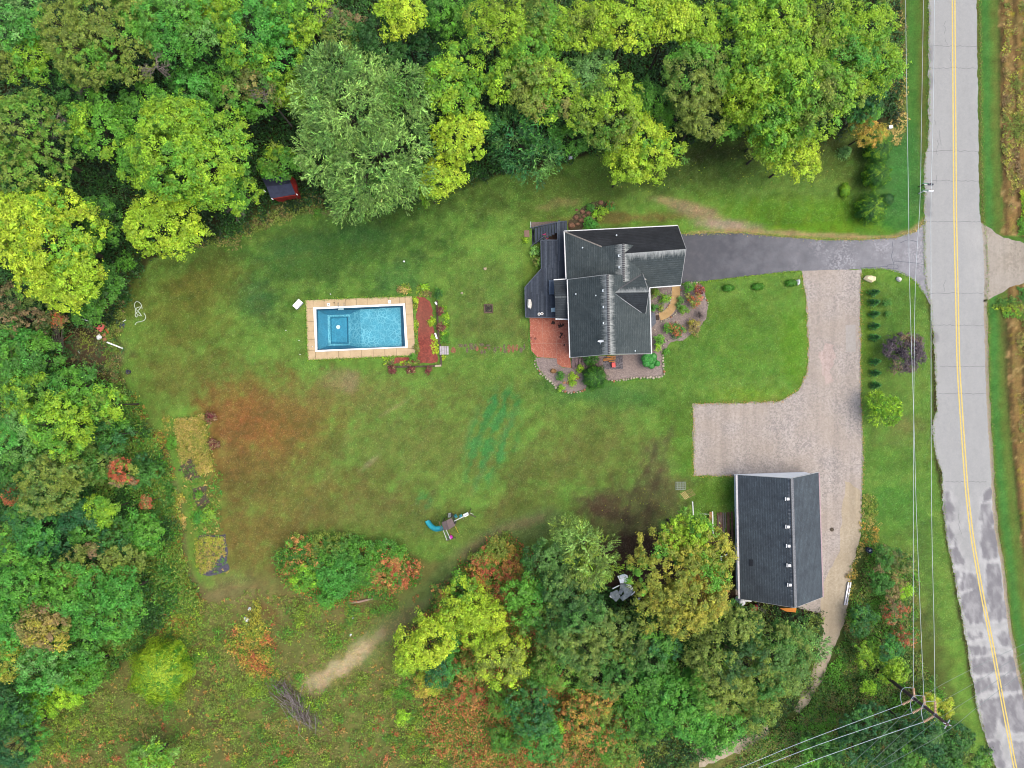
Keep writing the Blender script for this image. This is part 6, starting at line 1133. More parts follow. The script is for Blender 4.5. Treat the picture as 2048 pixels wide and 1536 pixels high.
# ================================================================== TREES: centre x, y and radius in photo pixels, height in metres
TR=[
 # ---- top edge, west to east
 (28,40,48,13,'maple',['SAGE','BG','G'],'pale bluish-green tree in the top left corner'),
 (185,72,100,15,'oak',['OL','OLD','OL','G'],'big olive-green oak second from the top left corner'),
 (66,120,42,11,'maple',['G','YG','G'],'yellow-green tree between the corner tree and the big olive oak'),
 (6,118,34,11,'oak',['OLD','OL'],'small olive tree cut by the left edge near the top'),
 (345,55,70,14,'fine',['BG','G','SAGE'],'pale soft green tree right of the big olive oak at the top'),
 (280,5,50,12,'maple',['MG','G'],'mid-green tree cut by the top edge above the olive oak'),
 (415,15,46,12,'maple',['YG','G','MG'],'bright green tree cut by the top edge beside a dark gap'),
 (520,55,84,14,'maple',['G','YG','G','BG'],'large bright green maple at the top, west of the willow'),
 (500,180,58,11,'maple',['G','MG','PINK','G'],'green tree with pinkish flowering tufts below the large bright maple'),
 (390,175,46,10,'maple',['G','MG','BG'],'round mid-green tree beside the bare twiggy tree'),
 (585,185,36,9,'maple',['G','YG'],'slender green tree against the west side of the willow'),
 (610,30,58,13,'maple',['YG','G'],'yellow-green tree cut by the top edge above the willow'),
 (690,70,48,12,'fine',['OLD','MG','BRN'],'thin brownish-green tree north of the willow'),
 (752,85,58,12,'oak',['DG','MG'],'dark green tree between the willow and a bright yellow top'),
 (800,28,44,14,'maple',['YEL','YG'],'bright yellow tree cut by the top edge north of the willow'),
 (905,18,56,11,'oak',['MG','G'],'mid-green tree cut by the top edge east of the yellow one'),
 (880,82,60,9,'oak',['TEAL','DG','DG'],'low dark teal tree in the shaded hollow near the top'),
 (985,45,52,14,'fine',['YG','OL','YG','G'],'pale yellow-green tree at the top, fine leaved, middle of the picture'),
 (1070,35,48,13,'fine',['G','OL','MG'],'soft green tree just right of the fine pale one at the top'),
 (1110,60,40,12,'oak',['G','YG'],'small green tree near the top between two yellowish ones'),
 (1178,52,46,13,'fine',['YEL','YG','OL'],'lacy yellow tree at the top with twigs showing'),
 (1255,35,62,14,'maple',['YEL','YG','YG'],'bright lemon-green maple at the top right of the lacy tree'),
 (1345,35,46,14,'maple',['YG','YEL'],'yellow-green maple cut by the top edge above the round olive oak'),
 (1392,70,44,13,'maple',['YG','G'],'bright green tree touching the round olive oak from above'),
 (1470,30,48,13,'maple',['G','YG','MG'],'green maple at the top, just before the bright broad group'),
 (1540,55,66,15,'maple',['YG','G','YG'],'broad bright maple at the top, second from the verge'),
 (1640,50,66,14,'fine',['G','YG','OL'],'fine soft green tree at the top near the verge'),
 (1725,45,56,13,'fine',['YG','G','OL'],'pale green tree at the top right beside the verge'),
 (1745,128,54,11,'fine',['G','YG','YEL'],'thin yellow-green tree leaning out over the verge'),
 # ---- second row
 (45,285,96,14,'oak',['OLD','G','OL','MG'],'big dull green oak on the left edge above the yellow tree'),
 (188,248,60,12,'maple',['YG','G','G'],'loose yellow-green tree right of the big dull oak'),
 (150,170,46,9,'oak',['MG','DG'],'dark green low tree under the big olive oak'),
 (272,215,40,10,'maple',['G','MG'],'small green tree between the loose tree and bright maple'),
 (385,305,100,15,'maple',['YG','G','YG','G'],'very large bright green maple above the upper left lawn corner'),
 (335,235,52,13,'maple',['YG','G'],'yellow-green top reaching up from the very large maple'),
 (280,330,44,11,'maple',['G','YG'],'green tree on the left shoulder of the very large maple'),
 (325,440,66,12,'maple',['YG','YEL','YG'],'yellowish maple leaning over the lawn below the very large maple'),
 (470,375,44,9,'maple',['G','MG','YG'],'green lower bough tree just left of the shed'),
 (95,480,102,14,'maple',['YEL','YG','G','YEL'],'huge bright yellow tree at the left edge'),
 (25,445,60,14,'maple',['YEL','YG'],'yellow tree cut by the left edge touching the huge yellow one'),
 (130,555,60,12,'maple',['YEL','YG'],'lower yellow bough tree hanging below the huge yellow one'),
 (200,440,44,8,'oak',['MG','G','DG'],'dark green tree right of the huge yellow tree'),
 (25,375,52,9,'oak',['TEAL','DG','MG'],'dark teal-green tree on the left edge under the dull oak'),
 (555,330,38,6.5,'maple',['G','MG','YG','OL'],'small green tree half covering the red shed'),
 (690,180,92,15,'willow',['WIL','WIL','WILD'],'northern part of the great pale willow'),
 (740,285,112,15.5,'willow',['WIL','WILD','WIL'],'great pale grey-green willow above the lawn, its broad middle'),
 (655,300,56,13,'willow',['WIL','WILD'],'western bough of the great pale willow'),
 (705,385,52,11,'willow',['WIL','WIL','WILD'],'southern drooping bough of the great willow over the lawn'),
 (825,185,52,14,'willow',['WIL','WILD','G'],'northeast bough of the great willow beside the bright maple'),
 (785,365,44,10,'willow',['WILD','WIL','MG'],'southeast bough of the great willow beside the golden maple'),
 (905,158,60,13,'maple',['YG','G','YG'],'rounded bright green maple right of the willow top'),
 (920,270,54,12,'maple',['YEL','YG','YEL','YG'],'golden-yellow maple directly right of the willow'),
 (880,350,42,10,'maple',['YEL','YG','YEL'],'golden lower maple overhanging the lawn right of the willow'),
 (862,388,26,5,'maple',['G','YG'],'low green bush under the golden lower maple'),
 (1040,165,60,13,'maple',['YG','G','OL'],'yellow-green maple left of the pinkish-tipped tree'),
 (1110,185,52,12,'maple',['YG','G','PINK','YG'],'yellow-green tree with pinkish tips in the middle of the wood'),
 (1060,105,56,13,'fine',['OL','YG','G'],'olive fine-leaved tree in the middle of the wood'),
 (980,240,34,9,'oak',['G','MG'],'small green tree between golden maple and the grey-green tree'),
 (1048,280,64,10,'willow',['WILD','TEAL','MG'],'grey-green drooping tree overhanging the lawn above the house'),
 (1185,145,52,12,'fine',['SAGE','WILD','G'],'silvery green tree above the mottled olive tree'),
 (1215,220,66,13,'fine',['OL','G','OLD','YG'],'mottled olive-green tree above the house ridge'),
 (1150,275,36,8,'oak',['MG','G'],'small mid-green tree right of the grey-green drooping tree'),
 (1290,300,62,11,'maple',['YG','YEL','YG','G'],'bright yellow-green maple leaning over the lawn above the house'),
 (1245,335,34,9,'maple',['YEL','YG'],'yellow bough tip reaching furthest down above the house'),
 (1305,215,46,9,'maple',['G','MG'],'shaded green tree left of the round olive oak'),
 (1400,160,66,14,'oak',['OL','OLD','G'],'round dense olive oak above the driveway lawn'),
 (1395,235,48,11,'oak',['OL','OLD','OL'],'lower half of the olive oak hanging towards the lawn'),
 (1490,135,60,14,'maple',['YG','G','YG'],'bright green maple right of the round olive oak'),
 (1570,140,66,15,'maple',['YG','G','YG'],'large bright maple in the middle of the right hand wood'),
 (1490,200,44,12,'maple',['YEL','YG'],'yellow-tipped maple on the lower left of the bright group'),
 (1462,248,30,9,'maple',['G','YG'],'small green tree at the lawn edge right of the olive oak'),
 (1560,235,60,13,'maple',['G','YG','G'],'green maple under the large bright maple'),
 (1640,190,68,14,'maple',['YG','G','OL'],'yellow-green maple left of the dark verge conifer'),
 (1545,280,44,10,'maple',['G','YG','OL'],'green lower maple hanging over the driveway lawn'),
 (1595,310,44,10,'maple',['YEL','YG','YEL'],'yellow drooping maple reaching lowest over the driveway lawn'),
 (1680,110,56,13,'fine',['G','BG','YG'],'soft green tree above the dark verge conifer'),
 (1742,178,38,8,'oak',['TEAL','DG','TEAL'],'dark teal evergreen beside the verge'),
 (1722,228,34,7,'oak',['BG','TEAL','G'],'blue-green bushy tree below the dark teal evergreen'),
 (1738,262,36,6,'fine',['ORA','GOLD','ORA','G'],'orange-leaved shrub by the utility box'),
 # ---- left side, middle
 (178,600,44,7,'maple',['MG','G','DG'],'green bush tree below the huge yellow tree'),
 (30,640,60,7,'oak',['OLD','DG','BRN'],'dull brownish-green thicket tree at the left edge'),
 (215,560,36,6,'maple',['G','MG'],'green bush on the lawn corner below the yellow tree'),
 (118,640,16,4,'fine',['RED','BRN','OL'],'small red-leaved tree on bare stems in the left thicket'),
 (35,720,60,9,'maple',['BG','MG','G'],'blue-green tree at the left edge beside the bare stems'),
 (150,775,46,9,'maple',['G','MG','BG'],'green tree below the bare earth by the junk heap'),
 (60,790,46,9,'maple',['G','YG','MG'],'green tree left of the pale yellow-green one'),
 (120,850,60,11,'maple',['YG','YG','G'],'pale yellow-green maple on the left side'),
 (205,812,38,9,'maple',['YG','G','OL'],'yellow-green bushy tree at the lawn edge on the left'),
 (30,875,46,9,'maple',['BG','SAGE','G'],'pale bluish tree at the left edge beside the yellow-green maple'),
 (225,870,38,7,'oak',['MG','TEAL','G'],'dark green tree below the yellow-green lawn-edge tree'),
 (98,968,60,10,'oak',['OL','OLD','WILD','OL'],'round olive tree with red leaves at its left foot'),
 (180,925,44,7,'oak',['MG','OLD'],'mid-green tree between the olive tree and the red one'),
 (20,940,44,7,'oak',['DG','MG'],'dark tree at the left edge above the small red shrub'),
 (28,988,22,5,'fine',['RED','RED','PINK'],'small round red shrub at the left edge'),
 (243,950,28,6.5,'maple',['RED','OL','RED','BRN'],'bright red tree in the left thicket'),
 (292,1005,12,4,'fine',['RED','PINK'],'little red bush right of the bright red tree'),
 (285,945,34,5,'oak',['TEAL','MG'],'blue-green bush right of the bright red tree'),
 (160,1035,42,7,'maple',['MG','G','TEAL'],'mid-green tree below the round olive tree'),
 (205,1022,32,7,'maple',['YG','G'],'small bright yellow-green tree below the red tree'),
 (285,1062,42,6,'maple',['G','BG','G'],'bright green bushy tree at the right edge of the thicket'),
 (60,1060,52,8,'maple',['BG','TEAL','G'],'blue-green tree at the left edge below the red shrub'),
 (225,1085,40,7,'oak',['DG','TEAL','MG'],'dark green tree left of the bright bushy one'),
 (130,1095,40,6,'oak',['TEAL','DG'],'very dark teal tree in the lower left thicket'),
 (165,1140,52,9,'oak',['OL','OLD','BRN'],'brownish olive tree in the lower left'),
 (245,1130,44,8,'oak',['OLD','OL','MG'],'olive-brown tree right of the other brownish one'),
 (40,1165,60,10,'maple',['G','BG','G'],'bright clean green tree at the left edge, lower left'),
 (130,1180,46,10,'maple',['BG','G'],'blue-green round tree right of the clean green one'),
 (30,1250,48,9,'maple',['BG','G','BG'],'green tree at the left edge beside the rust-brown one'),
 (215,1205,66,11,'maple',['BG','G','BG'],'large layered green tree near the lower left meadow'),
 (85,1250,50,10,'maple',['GOLD','BRN','OL'],'rust-gold tree in the lower left'),
 (150,1290,44,8,'maple',['BG','MG','G'],'green tree below the large layered tree'),
 (95,1340,46,9,'maple',['BG','SAGE','BG'],'pale sea-green tree in the lower left'),
 (165,1345,40,7,'maple',['BG','G'],'sea-green tree above the lime bush'),
 (15,1325,40,9,'oak',['OL','GOLD','G'],'olive tree at the left edge above the dark corner'),
 (135,1382,38,5,'oak',['LIME','YG','LIME'],'vivid lime bush in the lower left'),
 (62,1415,38,5,'maple',['G','LIME','G'],'bright green bush left of the lime one'),
 (30,1480,62,9,'oak',['TEAL','DG','BG'],'dark bluish tree in the bottom left corner'),
 (15,1400,36,7,'oak',['DG','TEAL'],'very dark tree at the left edge above the corner'),
 (300,1525,44,6,'maple',['YG','G','WIL'],'yellow-green tree cut by the bottom edge'),
 # ---- shrub island and sumacs
 (608,1115,46,2.4,'fine',['OL','CARP','G','MG'],'reddish-green shrub at the west end of the shrub island'),
 (655,1108,48,2.6,'fine',['G','MG','OL'],'green shrub at the top of the shrub island'),
 (722,1122,52,2.6,'fine',['MG','G','MG'],'mid-green shrub in the middle of the shrub island'),
 (675,1152,46,3.6,'fine',['BG','MG','BG'],'blue-green tree at the heart of the shrub island'),
 (612,1162,28,4,'fine',['LIME','G','G'],'bright green bush at the lower left of the shrub island'),
 (662,1186,28,3.2,'fine',['G','BG'],'green bush at the foot of the shrub island above the log'),
 (768,1138,44,2.5,'fine',['RED','CARP','OL','G'],'red and orange sumac in the shrub island'),
 (802,1148,34,2.4,'fine',['CARP','RED','MG'],'reddish sumac at the east end of the shrub island'),
 (782,1106,34,2.5,'fine',['MG','G'],'green shrub at the upper east end of the shrub island'),
 (1000,1095,32,3,'fine',['OL','ORA','G'],'yellow-orange sumac at the north tip of the patch below the play set'),
 (975,1135,40,3,'fine',['RED','CARP','OL','G'],'red sumac clump below the play set'),
 (1030,1140,32,3.5,'fine',['CARP','RED','OL','ORA'],'orange-red sumac clump right of the red one'),
 (955,1165,26,3,'fine',['RED','ORA'],'orange sumac just above the little green pine'),
 (922,1172,20,4,'spiky',['BG','G'],'little green pine at the west of the sumacs'),
 (1050,1192,40,8,'maple',['BG','G','G'],'vivid round green tree at the right of the sumacs'),
 (892,1200,30,3,'fine',['OLD','CARP','G'],'mixed green and red shrub beside the trail'),
 (995,1190,24,3,'fine',['CARP','RED','MG'],'dark red shrub left of the vivid green tree'),
 (848,1285,52,8,'maple',['YEL','YG','G'],'bright lemon tree beside the trail'),
 (925,1215,48,7,'fine',['YG','YEL','G'],'yellow-green tree above the lemon tree'),
 (968,1252,48,7,'fine',['YEL','YG'],'fine yellow tree right of the lemon tree'),
 (1010,1325,48,8,'maple',['YG','YEL','OL'],'pale yellow maple among the orange sumacs'),
 (820,1330,24,4,'fine',['YG','G'],'small green bush left below the lemon tree'),
 (895,1285,34,5,'oak',['BG','MG'],'blue-green bush right of the lemon tree'),
 (880,1335,38,6,'oak',['TEAL','BG','MG'],'dark blue-green tree below the lemon tree'),
 (850,1372,26,4,'fine',['YG','ORA'],'yellowish bush at the meadow edge below the lemon tree'),
 (940,1325,38,4,'fine',['CARP','G','OL'],'orange sumac between the blue-green and pale yellow trees'),
 (930,1380,34,3,'fine',['CARP','OL','RED','MG'],'orange sumac below the dark blue-green tree'),
 (1065,1425,50,8,'oak',['BG','TEAL','MG'],'tall blue-green tree standing in the orange thicket'),
 (1085,1480,42,7,'oak',['BG','MG','BG'],'lower blue-green tree at the bottom of the orange thicket'),
 (1110,1455,15,4,'fine',['LIME','LIME'],'lime yellow slim tree in the orange thicket'),
 (803,1432,14,3,'fine',['LIME','YG'],'small lime sapling in the meadow'),
 (1190,1400,40,5,'fine',['OL','CARP','G','ORA'],'orange-brown shrub right of the tall blue-green tree'),
 (1150,1440,38,4,'fine',['CARP','OL','MG','ORA'],'orange sumac mound in the bottom thicket'),
 (1200,1470,36,4,'fine',['OL','CARP','G','MG'],'olive-orange shrub near the bottom edge'),
 (1130,1510,34,3.5,'fine',['CARP','OL','MG'],'rust sumac at the bottom edge'),
 (1085,1345,38,5,'fine',['MG','G','OL'],'green bushy tree between the pale yellow maple and the southern wood'),
 (1010,1400,30,3.5,'fine',['G','OL','MG'],'green bush below the pale yellow maple'),
 (1250,1440,40,5,'oak',['G','MG','OL'],'green bush at the left foot of the bright sea-green tree'),
 (1010,1480,34,3,'fine',['OL','MG','G'],'green mound in the bottom sumac carpet'),
 (1235,1505,38,4,'fine',['G','OL','MG'],'bright green shrub at the bottom edge right of the sumacs'),
 # ---- trees south of the yard
 (1135,1070,34,7,'willow',['WIL','OL','WIL'],'tip of the pale olive willow below the lawn'),
 (1180,1110,46,9,'willow',['WIL','OL','YG'],'pale olive willow left of the soil patch'),
 (1200,1140,34,8,'willow',['WIL','YG','OL'],'lower pale willow bough beside the collapsed shelter'),
 (1105,1130,50,8,'oak',['MG','DG','WILD'],'dark green tree left of the pale willow'),
 (1145,1200,60,10,'oak',['OLD','WILD','DG'],'dark olive tree below the pale willow'),
 (1090,1250,46,8,'oak',['MG','OLD','G'],'dull green tree left of the dark olive trees'),
 (1170,1275,60,11,'oak',['OLD','WILD','MG'],'broad dull olive tree in the southern wood'),
 (1248,1268,48,9,'oak',['OLD','DG','OL'],'dull olive tree below the collapsed shelter'),
 (1120,1330,50,8,'oak',['OLD','G','OL'],'olive tree at the edge of the orange thicket'),
 (1215,1340,54,9,'oak',['WILD','OLD','MG'],'grey-olive tree in the middle of the southern wood'),
 (1290,1310,44,8,'oak',['BG','MG','WILD'],'blue-green tree below the gap in the southern wood'),
 (1330,1275,40,9,'oak',['MG','TEAL','G'],'green tree just below the golden oak'),
 (1345,1345,34,7,'oak',['G','MG'],'small green tree right of the blue-green one'),
 (1370,1150,92,13,'oak',['GOLD','OL','GOLD','G'],'large golden oak west of the barn'),
 (1372,1072,48,11,'oak',['OL','G','YG'],'greener top of the golden oak near the pallet'),
 (1414,1112,40,10,'oak',['GOLD','YG','OL'],'yellow bough tree between the golden oak and the barn'),
 (1415,1182,44,11,'oak',['GOLD','ORA','OL'],'orange-gold bough tree touching the barn corner'),
 (1345,1215,56,11,'oak',['GOLD','OL','GOLD'],'lower golden bough tree above the dark gap'),
 (1474,1256,44,9,'oak',['DG','MG','WILD'],'dark green tree directly below the barn'),
 (1450,1300,78,12,'oak',['OLD','OL','DG'],'large dark olive oak south of the barn'),
 (1440,1370,56,11,'oak',['OL','OLD','G'],'lower olive oak in the southern wood'),
 (1562,1302,54,9,'fine',['WILD','MG','OLD'],'soft grey-green tree south-east of the barn'),
 (1576,1342,38,8,'fine',['WILD','OLD'],'soft dull green tree above the sandy track'),
 (1612,1290,33,7,'willow',['WIL','WILD','SAGE'],'silvery tree overhanging the sandy track'),
 (1530,1375,54,9,'oak',['OLD','OL','MG'],'olive tree left of the sandy track bend'),
 (1566,1262,26,5,'oak',['MG','WILD'],'green bush at the barn south-east corner'),
 (1365,1410,62,10,'maple',['BG','G','BG'],'bright sea-green tree at the bottom of the southern wood'),
 (1310,1385,40,9,'maple',['BG','G','MG'],'sea-green tree on the left of the bright one'),
 (1430,1460,44,8,'maple',['BG','G'],'bright green tree nearest the stony track end'),
 (1495,1435,40,6,'oak',['OL','OLD','G'],'olive bush above the stony track end'),
 (1300,1455,36,5,'oak',['MG','G','OLD'],'mid-green bush near the bottom edge of the wood'),
 # ---- right side bushes
 (1770,1115,26,3.5,'oak',['MG','BRN','DG'],'mixed green bush beside the bin'),
 (1800,1130,26,3.5,'oak',['DG','MG','PINK'],'dark bush right of the bin'),
 (1765,1165,24,3,'fine',['G','BG','MG'],'green bush in the east thicket by the rails'),
 (1790,1175,26,3,'fine',['BRN','PINK','MG'],'brownish-pink bush in the east thicket'),
 (1815,1183,14,3,'fine',['LIME','YG'],'small lime bush under the power lines'),
 (1785,1225,28,3,'fine',['RED','MG','BRN'],'reddish bush in the east thicket under the wires'),
 (1730,1240,30,3,'fine',['G','TEAL','MG'],'green bush at the east side of the sandy track'),
 (1780,1292,26,5,'oak',['BG','TEAL','BG'],'smooth blue-green tree above the utility pole base'),
 (1810,1275,20,3,'fine',['BRN','RED','MG'],'brown bush right of the smooth blue-green tree'),
 (1735,1310,28,3.5,'maple',['G','YG','MG'],'bright green bush beside the pole base'),
 (1785,1340,30,4,'maple',['YG','G'],'yellow-green bush right of the pole base'),
 (1735,1375,14,2.5,'fine',['LIME','LIME'],'small vivid lime bush left below the pole base'),
 (1872,1415,28,5,'maple',['YEL','GOLD','YG'],'bright yellow bush behind the pole insulators'),
 (1740,1475,60,8,'oak',['DG','TEAL','MG'],'dark green tree under the southwest wires'),
 (1830,1465,50,8,'oak',['DG','TEAL','WILD'],'dark blue-green tree below the pole tip'),
 (1900,1490,50,7,'oak',['DG','MG','TEAL'],'dark green tree nearest the road at the bottom'),
 (1810,1525,40,7,'maple',['BG','MG','G'],'green tree cut by the bottom edge below the wires'),
 (1650,1510,46,6,'maple',['G','MG','DG'],'mid-green tree at the bottom edge under the thick wires'),
 (1945,1520,36,5,'maple',['OLD','G','DG'],'small olive tree by the road at the bottom edge'),
 (1905,1530,22,5,'maple',['BG','G'],'light green bush by the bottom edge near the road'),
]
for t in TR:
    px,py,r,h,st,cols,lb=t
    if h>6: r=r*1.09
    small = h<=4.2
    tree(px,py,r,h,st,cols,lb,name=('shrub' if small else 'willow_tree' if st=='willow' else 'oak_tree' if (st=='oak' and 'oak' in lb) else 'maple_tree' if 'maple' in lb else 'broadleaf_tree'),cat='shrub' if small else 'tree',dens=1.15 if small else 1.0)
tree(1812,705,37,3.4,'fine',['PUR','PUR','BRN'],'dark purple-leaved tree on the verge grass','purple_tree','tree',dens=1.6)
tree(1765,818,32,3.2,'spiky',['G','YG','G','YG'],'bright green feathery tree at the yard edge','ornamental_tree','tree',dens=2.2)
dense_bush(322,1342,58,5.0,['G','YG','YEL','YG'],'bright yellow-green willow alone in the meadow','willow_tree','tree',ry=62,n=15000,ls=(.1,.26),asp=.2,lumps=7)
for x,y,r,lb,c in [(1754,300,25,'yellow-green arborvitae at the top of the verge row',['G','OL','YG']),(1752,350,25,'middle yellow-green arborvitae of the verge row',['G','OL','YG']),(1741,417,29,'lowest and roundest arborvitae of the verge row',['G','OLD','YG'])]:
    dense_bush(x,y,r*1.02,3.0,['DG','DG','MG','MG','G','YG'],lb,'arborvitae',ry=r*1.1,lumps=9)
conifer(1692,303,16,1.8,['SAGE','SAGE','WILD'],'small blue spruce on the lawn near the woods','blue_spruce')
dense_bush(1690,380,10,1.0,['G','YG'],'tiny green bush on the lawn left of the arborvitae','small_bush',ry=15); dense_bush(1776,399,12,1.1,['TEAL','WILD'],'dark teal low bush right of the roundest arborvitae','small_bush')
od=['first','second','third','fourth','fifth','sixth','seventh','eighth']
for i,y in enumerate([585,605,628,652,675,723,746,770]): conifer(1749+i*.5,y,9.5,1.9,['DG','TEAL','BG'],od[i]+' tiny dark conifer from the top of the row along the gravel drive','small_conifer','row of small conifers along the gravel drive')
tree(1773,608,8,.9,'shrub',['MG','TEAL'],'small dark bush right of the conifer row','small_bush','shrub'); tree(1774,628,4,.6,'shrub',['MG','G'],'tiniest bush right of the conifer row','small_bush','shrub')
for x,y,r,lb in [(1457,576,12,'left of the three low bushes below the driveway'),(1516,573,12,'middle of the three low bushes below the driveway'),(1583,566,12,'low bush beside the pale boulder below the driveway')]: dense_bush(x,y,r,.7,['MG','G','BG','G'],lb,'small_bush',ry=7)
# shrubs round the house
def hs(x,y,r,h,st,c,lb,ry=None,nm='garden_shrub'): px,py=ZH(x,y); tree(px,py,r/3.491*.95,h,st,c,lb,nm,'shrub',ry=ry/3.491 if ry else None,dens=1.2)
for a in [(1012,722,38,1.1,'shrub',['YG','G','OL'],'yellow-green bush against the east wall by the garage'),(1086,760,36,1.0,'shrub',['G','YG','MG'],'round green bush inside the curve of the walkway'),(1005,822,24,.7,'shrub',['DG','MG','BG'],'small round dark shrub by the east wall'),(1049,826,20,.6,'shrub',['OLD','OL'],'small olive shrub by the walkway bend'),
 (1256,685,42,1.2,'shrub',['MG','G'],'green bush at the driveway corner of the front bed'),(1325,702,40,1.4,'shrub',['MAR','MAR','RED'],'maroon barberry bush in the front bed'),(1285,765,46,1.4,'fine',['RED','OL','PINK'],'red and green bush below the maroon barberry'),(1188,768,20,.6,'shrub',['SAGE','WILD'],'bluish dwarf shrub right of the walkway'),(1182,806,16,.5,'shrub',['SAGE','MG'],'tiny blue-green shrub right of the walkway bend'),(1215,842,34,.8,'shrub',['OL','G','WIL'],'low pale green plant in the front bed'),
 (1105,965,30,1.0,'shrub',['G','MG'],'green bush left part by the house corner step'),(1172,980,58,1.3,'fine',['MG','OL','RED'],'green bush with red fruit below the front bed rocks'),(1285,952,54,1.2,'fine',['PINK','BRN','GOLD'],'pinkish-brown grassy plant in the front bed'),(1040,1050,34,1.2,'shrub',['YG','G','G'],'bright yellow-green fern-like bush on the east wall'),(1030,1095,24,.9,'shrub',['YG','LIME'],'small yellow-green plant below the fern-like bush'),
 (356,1300,32,.9,'shrub',['MG','G'],'round green plant in the south-west bed'),(440,1302,28,.7,'shrub',['YG','YEL','G'],'yellow-green hosta in the south-west bed'),(436,1345,20,.5,'shrub',['YG','G'],'small hosta below the yellow-green one'),(492,1246,26,.6,'shrub',['YG','G'],'small leafy plant at the bottom of the timber stairs'),
 (200,500,38,1.0,'shrub',['G','OL','BRN'],'mixed green plants below the deck angle'),(172,425,34,.9,'shrub',['G','SAGE','YG'],'green and silver plants beside the west deck stairs'),(105,350,16,.5,'shrub',['YG','G'],'small bright plant left of the brown paver'),(568,240,50,1.0,'shrub',['BG','G','BG'],'bright green clump by the garage corner rocks'),(648,152,34,.8,'shrub',['YG','G','BG'],'pale green clump at the end of the rock garden'),(560,118,26,.7,'shrub',['G','MG'],'dark green clump among rock garden stones'),(590,165,20,.5,'shrub',['LIME','G'],'lime clump between rock garden stones'),(620,195,22,.5,'shrub',['YG','OL'],'yellowish clump at the right of the rocks'),
 (700,108,30,.6,'shrub',['MG','BG','RED'],'dark leafy clump with red flowers in the rock garden'),(1095,1130,18,.5,'shrub',['G','MG'],'small plant at the east bed lower tip'),(355,1385,22,.5,'shrub',['YG','G'],'bright plant touching the lower border stones')]: hs(*a)
hs(568,1187,78,1.0,'shrub',['DG','MG','G'],'low dark hedge against the south wall by the stairs',26)
dense_bush(*ZH(590,1306),24,2.2,['DG','DG','MG','MG','G'],'big dark green yew at the south of the house','garden_shrub',ls=(.06,.12),asp=.35)
# cloud-pruned round shrub
px,py=ZH(972,1195); q=P(px,py,1.0); cp=empty('cloud_pruned_shrub',(q[0],q[1],0),'cloud-pruned bright green shrub of round balls at the house corner','shrub')
for i,(dx,dy,r) in enumerate([(0,.1,.55),(-.55,.3,.5),(-.3,.75,.48),(.45,.55,.48),(.6,-.1,.46),(.3,-.5,.46),(-.35,-.25,.5),(.95,-.3,.36),(-.05,.9,.34)]):
    n=900; d=hemi(n,-.5); C=np.array([q[0]+dx,q[1]+dy,1.1+.2*math.sin(i)])+d*r*np.array([1,1,.85])*RNG.uniform(.9,1.02,(n,1)); cc=jitcol(np.repeat(lin((66,142,64))[None]*KL,n,0),.2)
    leafmesh('foliage_ball',C,d+sph(n)*.3,RNG.uniform(.045,.08,n),cc,.6,None,cp)
part(MB().tube([(q[0],q[1],0),(q[0],q[1],1.0)],[.1,.05],6),'stem',BARK,cp)
px,py=ZH(1330,870); q=P(px,py,.8); gt=empty('bare_twiggy_shrub',(q[0],q[1],0),'bare grey twiggy shrub in the front bed','shrub'); m_=MB()
for i in range(70):
    a=random.random()*6.28; L=random.uniform(.5,1.6); m_.tube([(q[0],q[1],0),(q[0]+L*.45*math.cos(a),q[1]+L*.45*math.sin(a),.6),(q[0]+L*math.cos(a+.2),q[1]+L*math.sin(a+.2),random.uniform(.6,1.2))],[.02,.014,.006],3,False)
part(m_,'twigs',mat('grey_twig',(150,138,136),(124,112,110)),gt)
# shrubs round the pool
for x,y,r,h,c,lb in [(1700,250,62,1.3,['DG','MG','G'],'dark green arching plant at the north end of the mulch bed'),(1722,435,50,1.0,['MAR','BRN','MAR'],'upper dark purple shrub on the timber edge of the mulch bed'),(1738,605,48,1.0,['MAR','BRN','MAR'],'second dark purple shrub on the timber edge of the mulch bed'),(1212,1075,42,.8,['MAR','BRN','MAR'],'left of the three dark red shrubs below the mulch bed'),(1405,1080,42,.8,['MAR','BRN','MAR'],'middle of the three dark red shrubs below the mulch bed'),(1592,1085,44,.8,['MAR','BRN','MAR'],'right of the three dark red shrubs below the mulch bed'),
   (1560,190,34,.5,['LIME','YG'],'lime plant at the top of the mulch bed by the white globe'),(1330,215,60,.5,['BRN','OLD','TAN'],'brownish dry plant north of the pool deck'),(1430,935,40,.5,['G','MG','OL'],'green plant at the pool deck lower corner'),(1475,840,28,.6,['OL','BRN','OL'],'olive tuft on the mulch bed left edge'),(1630,570,26,.5,['YEL','YG'],'yellow tuft at the middle of the mulch bed'),(1465,330,26,.6,['YG','YEL'],'yellow tuft at the upper left of the mulch bed')]:
    px,py=ZP(x,y); tree(px,py,r/5.389*.9,h,'shrub',c,lb,'garden_shrub','shrub',dens=1.1,ry=(26/5.389 if 'dry' in lb else None))
# garden crops
for x,y,r,c,lb in [(399,1035,13,['SAGE','BG'],'pale blue-green cabbage patch in the garden'),(416,1030,14,['G','YG','SAGE'],'leafy squash plants right of the cabbages'),(398,990,6,['LIME','G'],'single bright plant on the dark plot'),(346,885,14,['G','YG'],'leafy plant left of the dry grass plot')]: tree(x,y,r,.6,'shrub',c,lb,'garden_crop','plant')
tree(427,888,11,.5,'shrub',['MAR','BRN'],'dark withered bush right of the dry grass plot','small_bush','shrub'); tree(421,836,12,.5,'shrub',['MAR','BRN'],'dark withered bush at the top right of the dry plot','small_bush','shrub')
tree(250,525,16,1.6,'spiky',['BG','G'],'bright young sumac at the lawn corner under the maple','sapling','shrub')
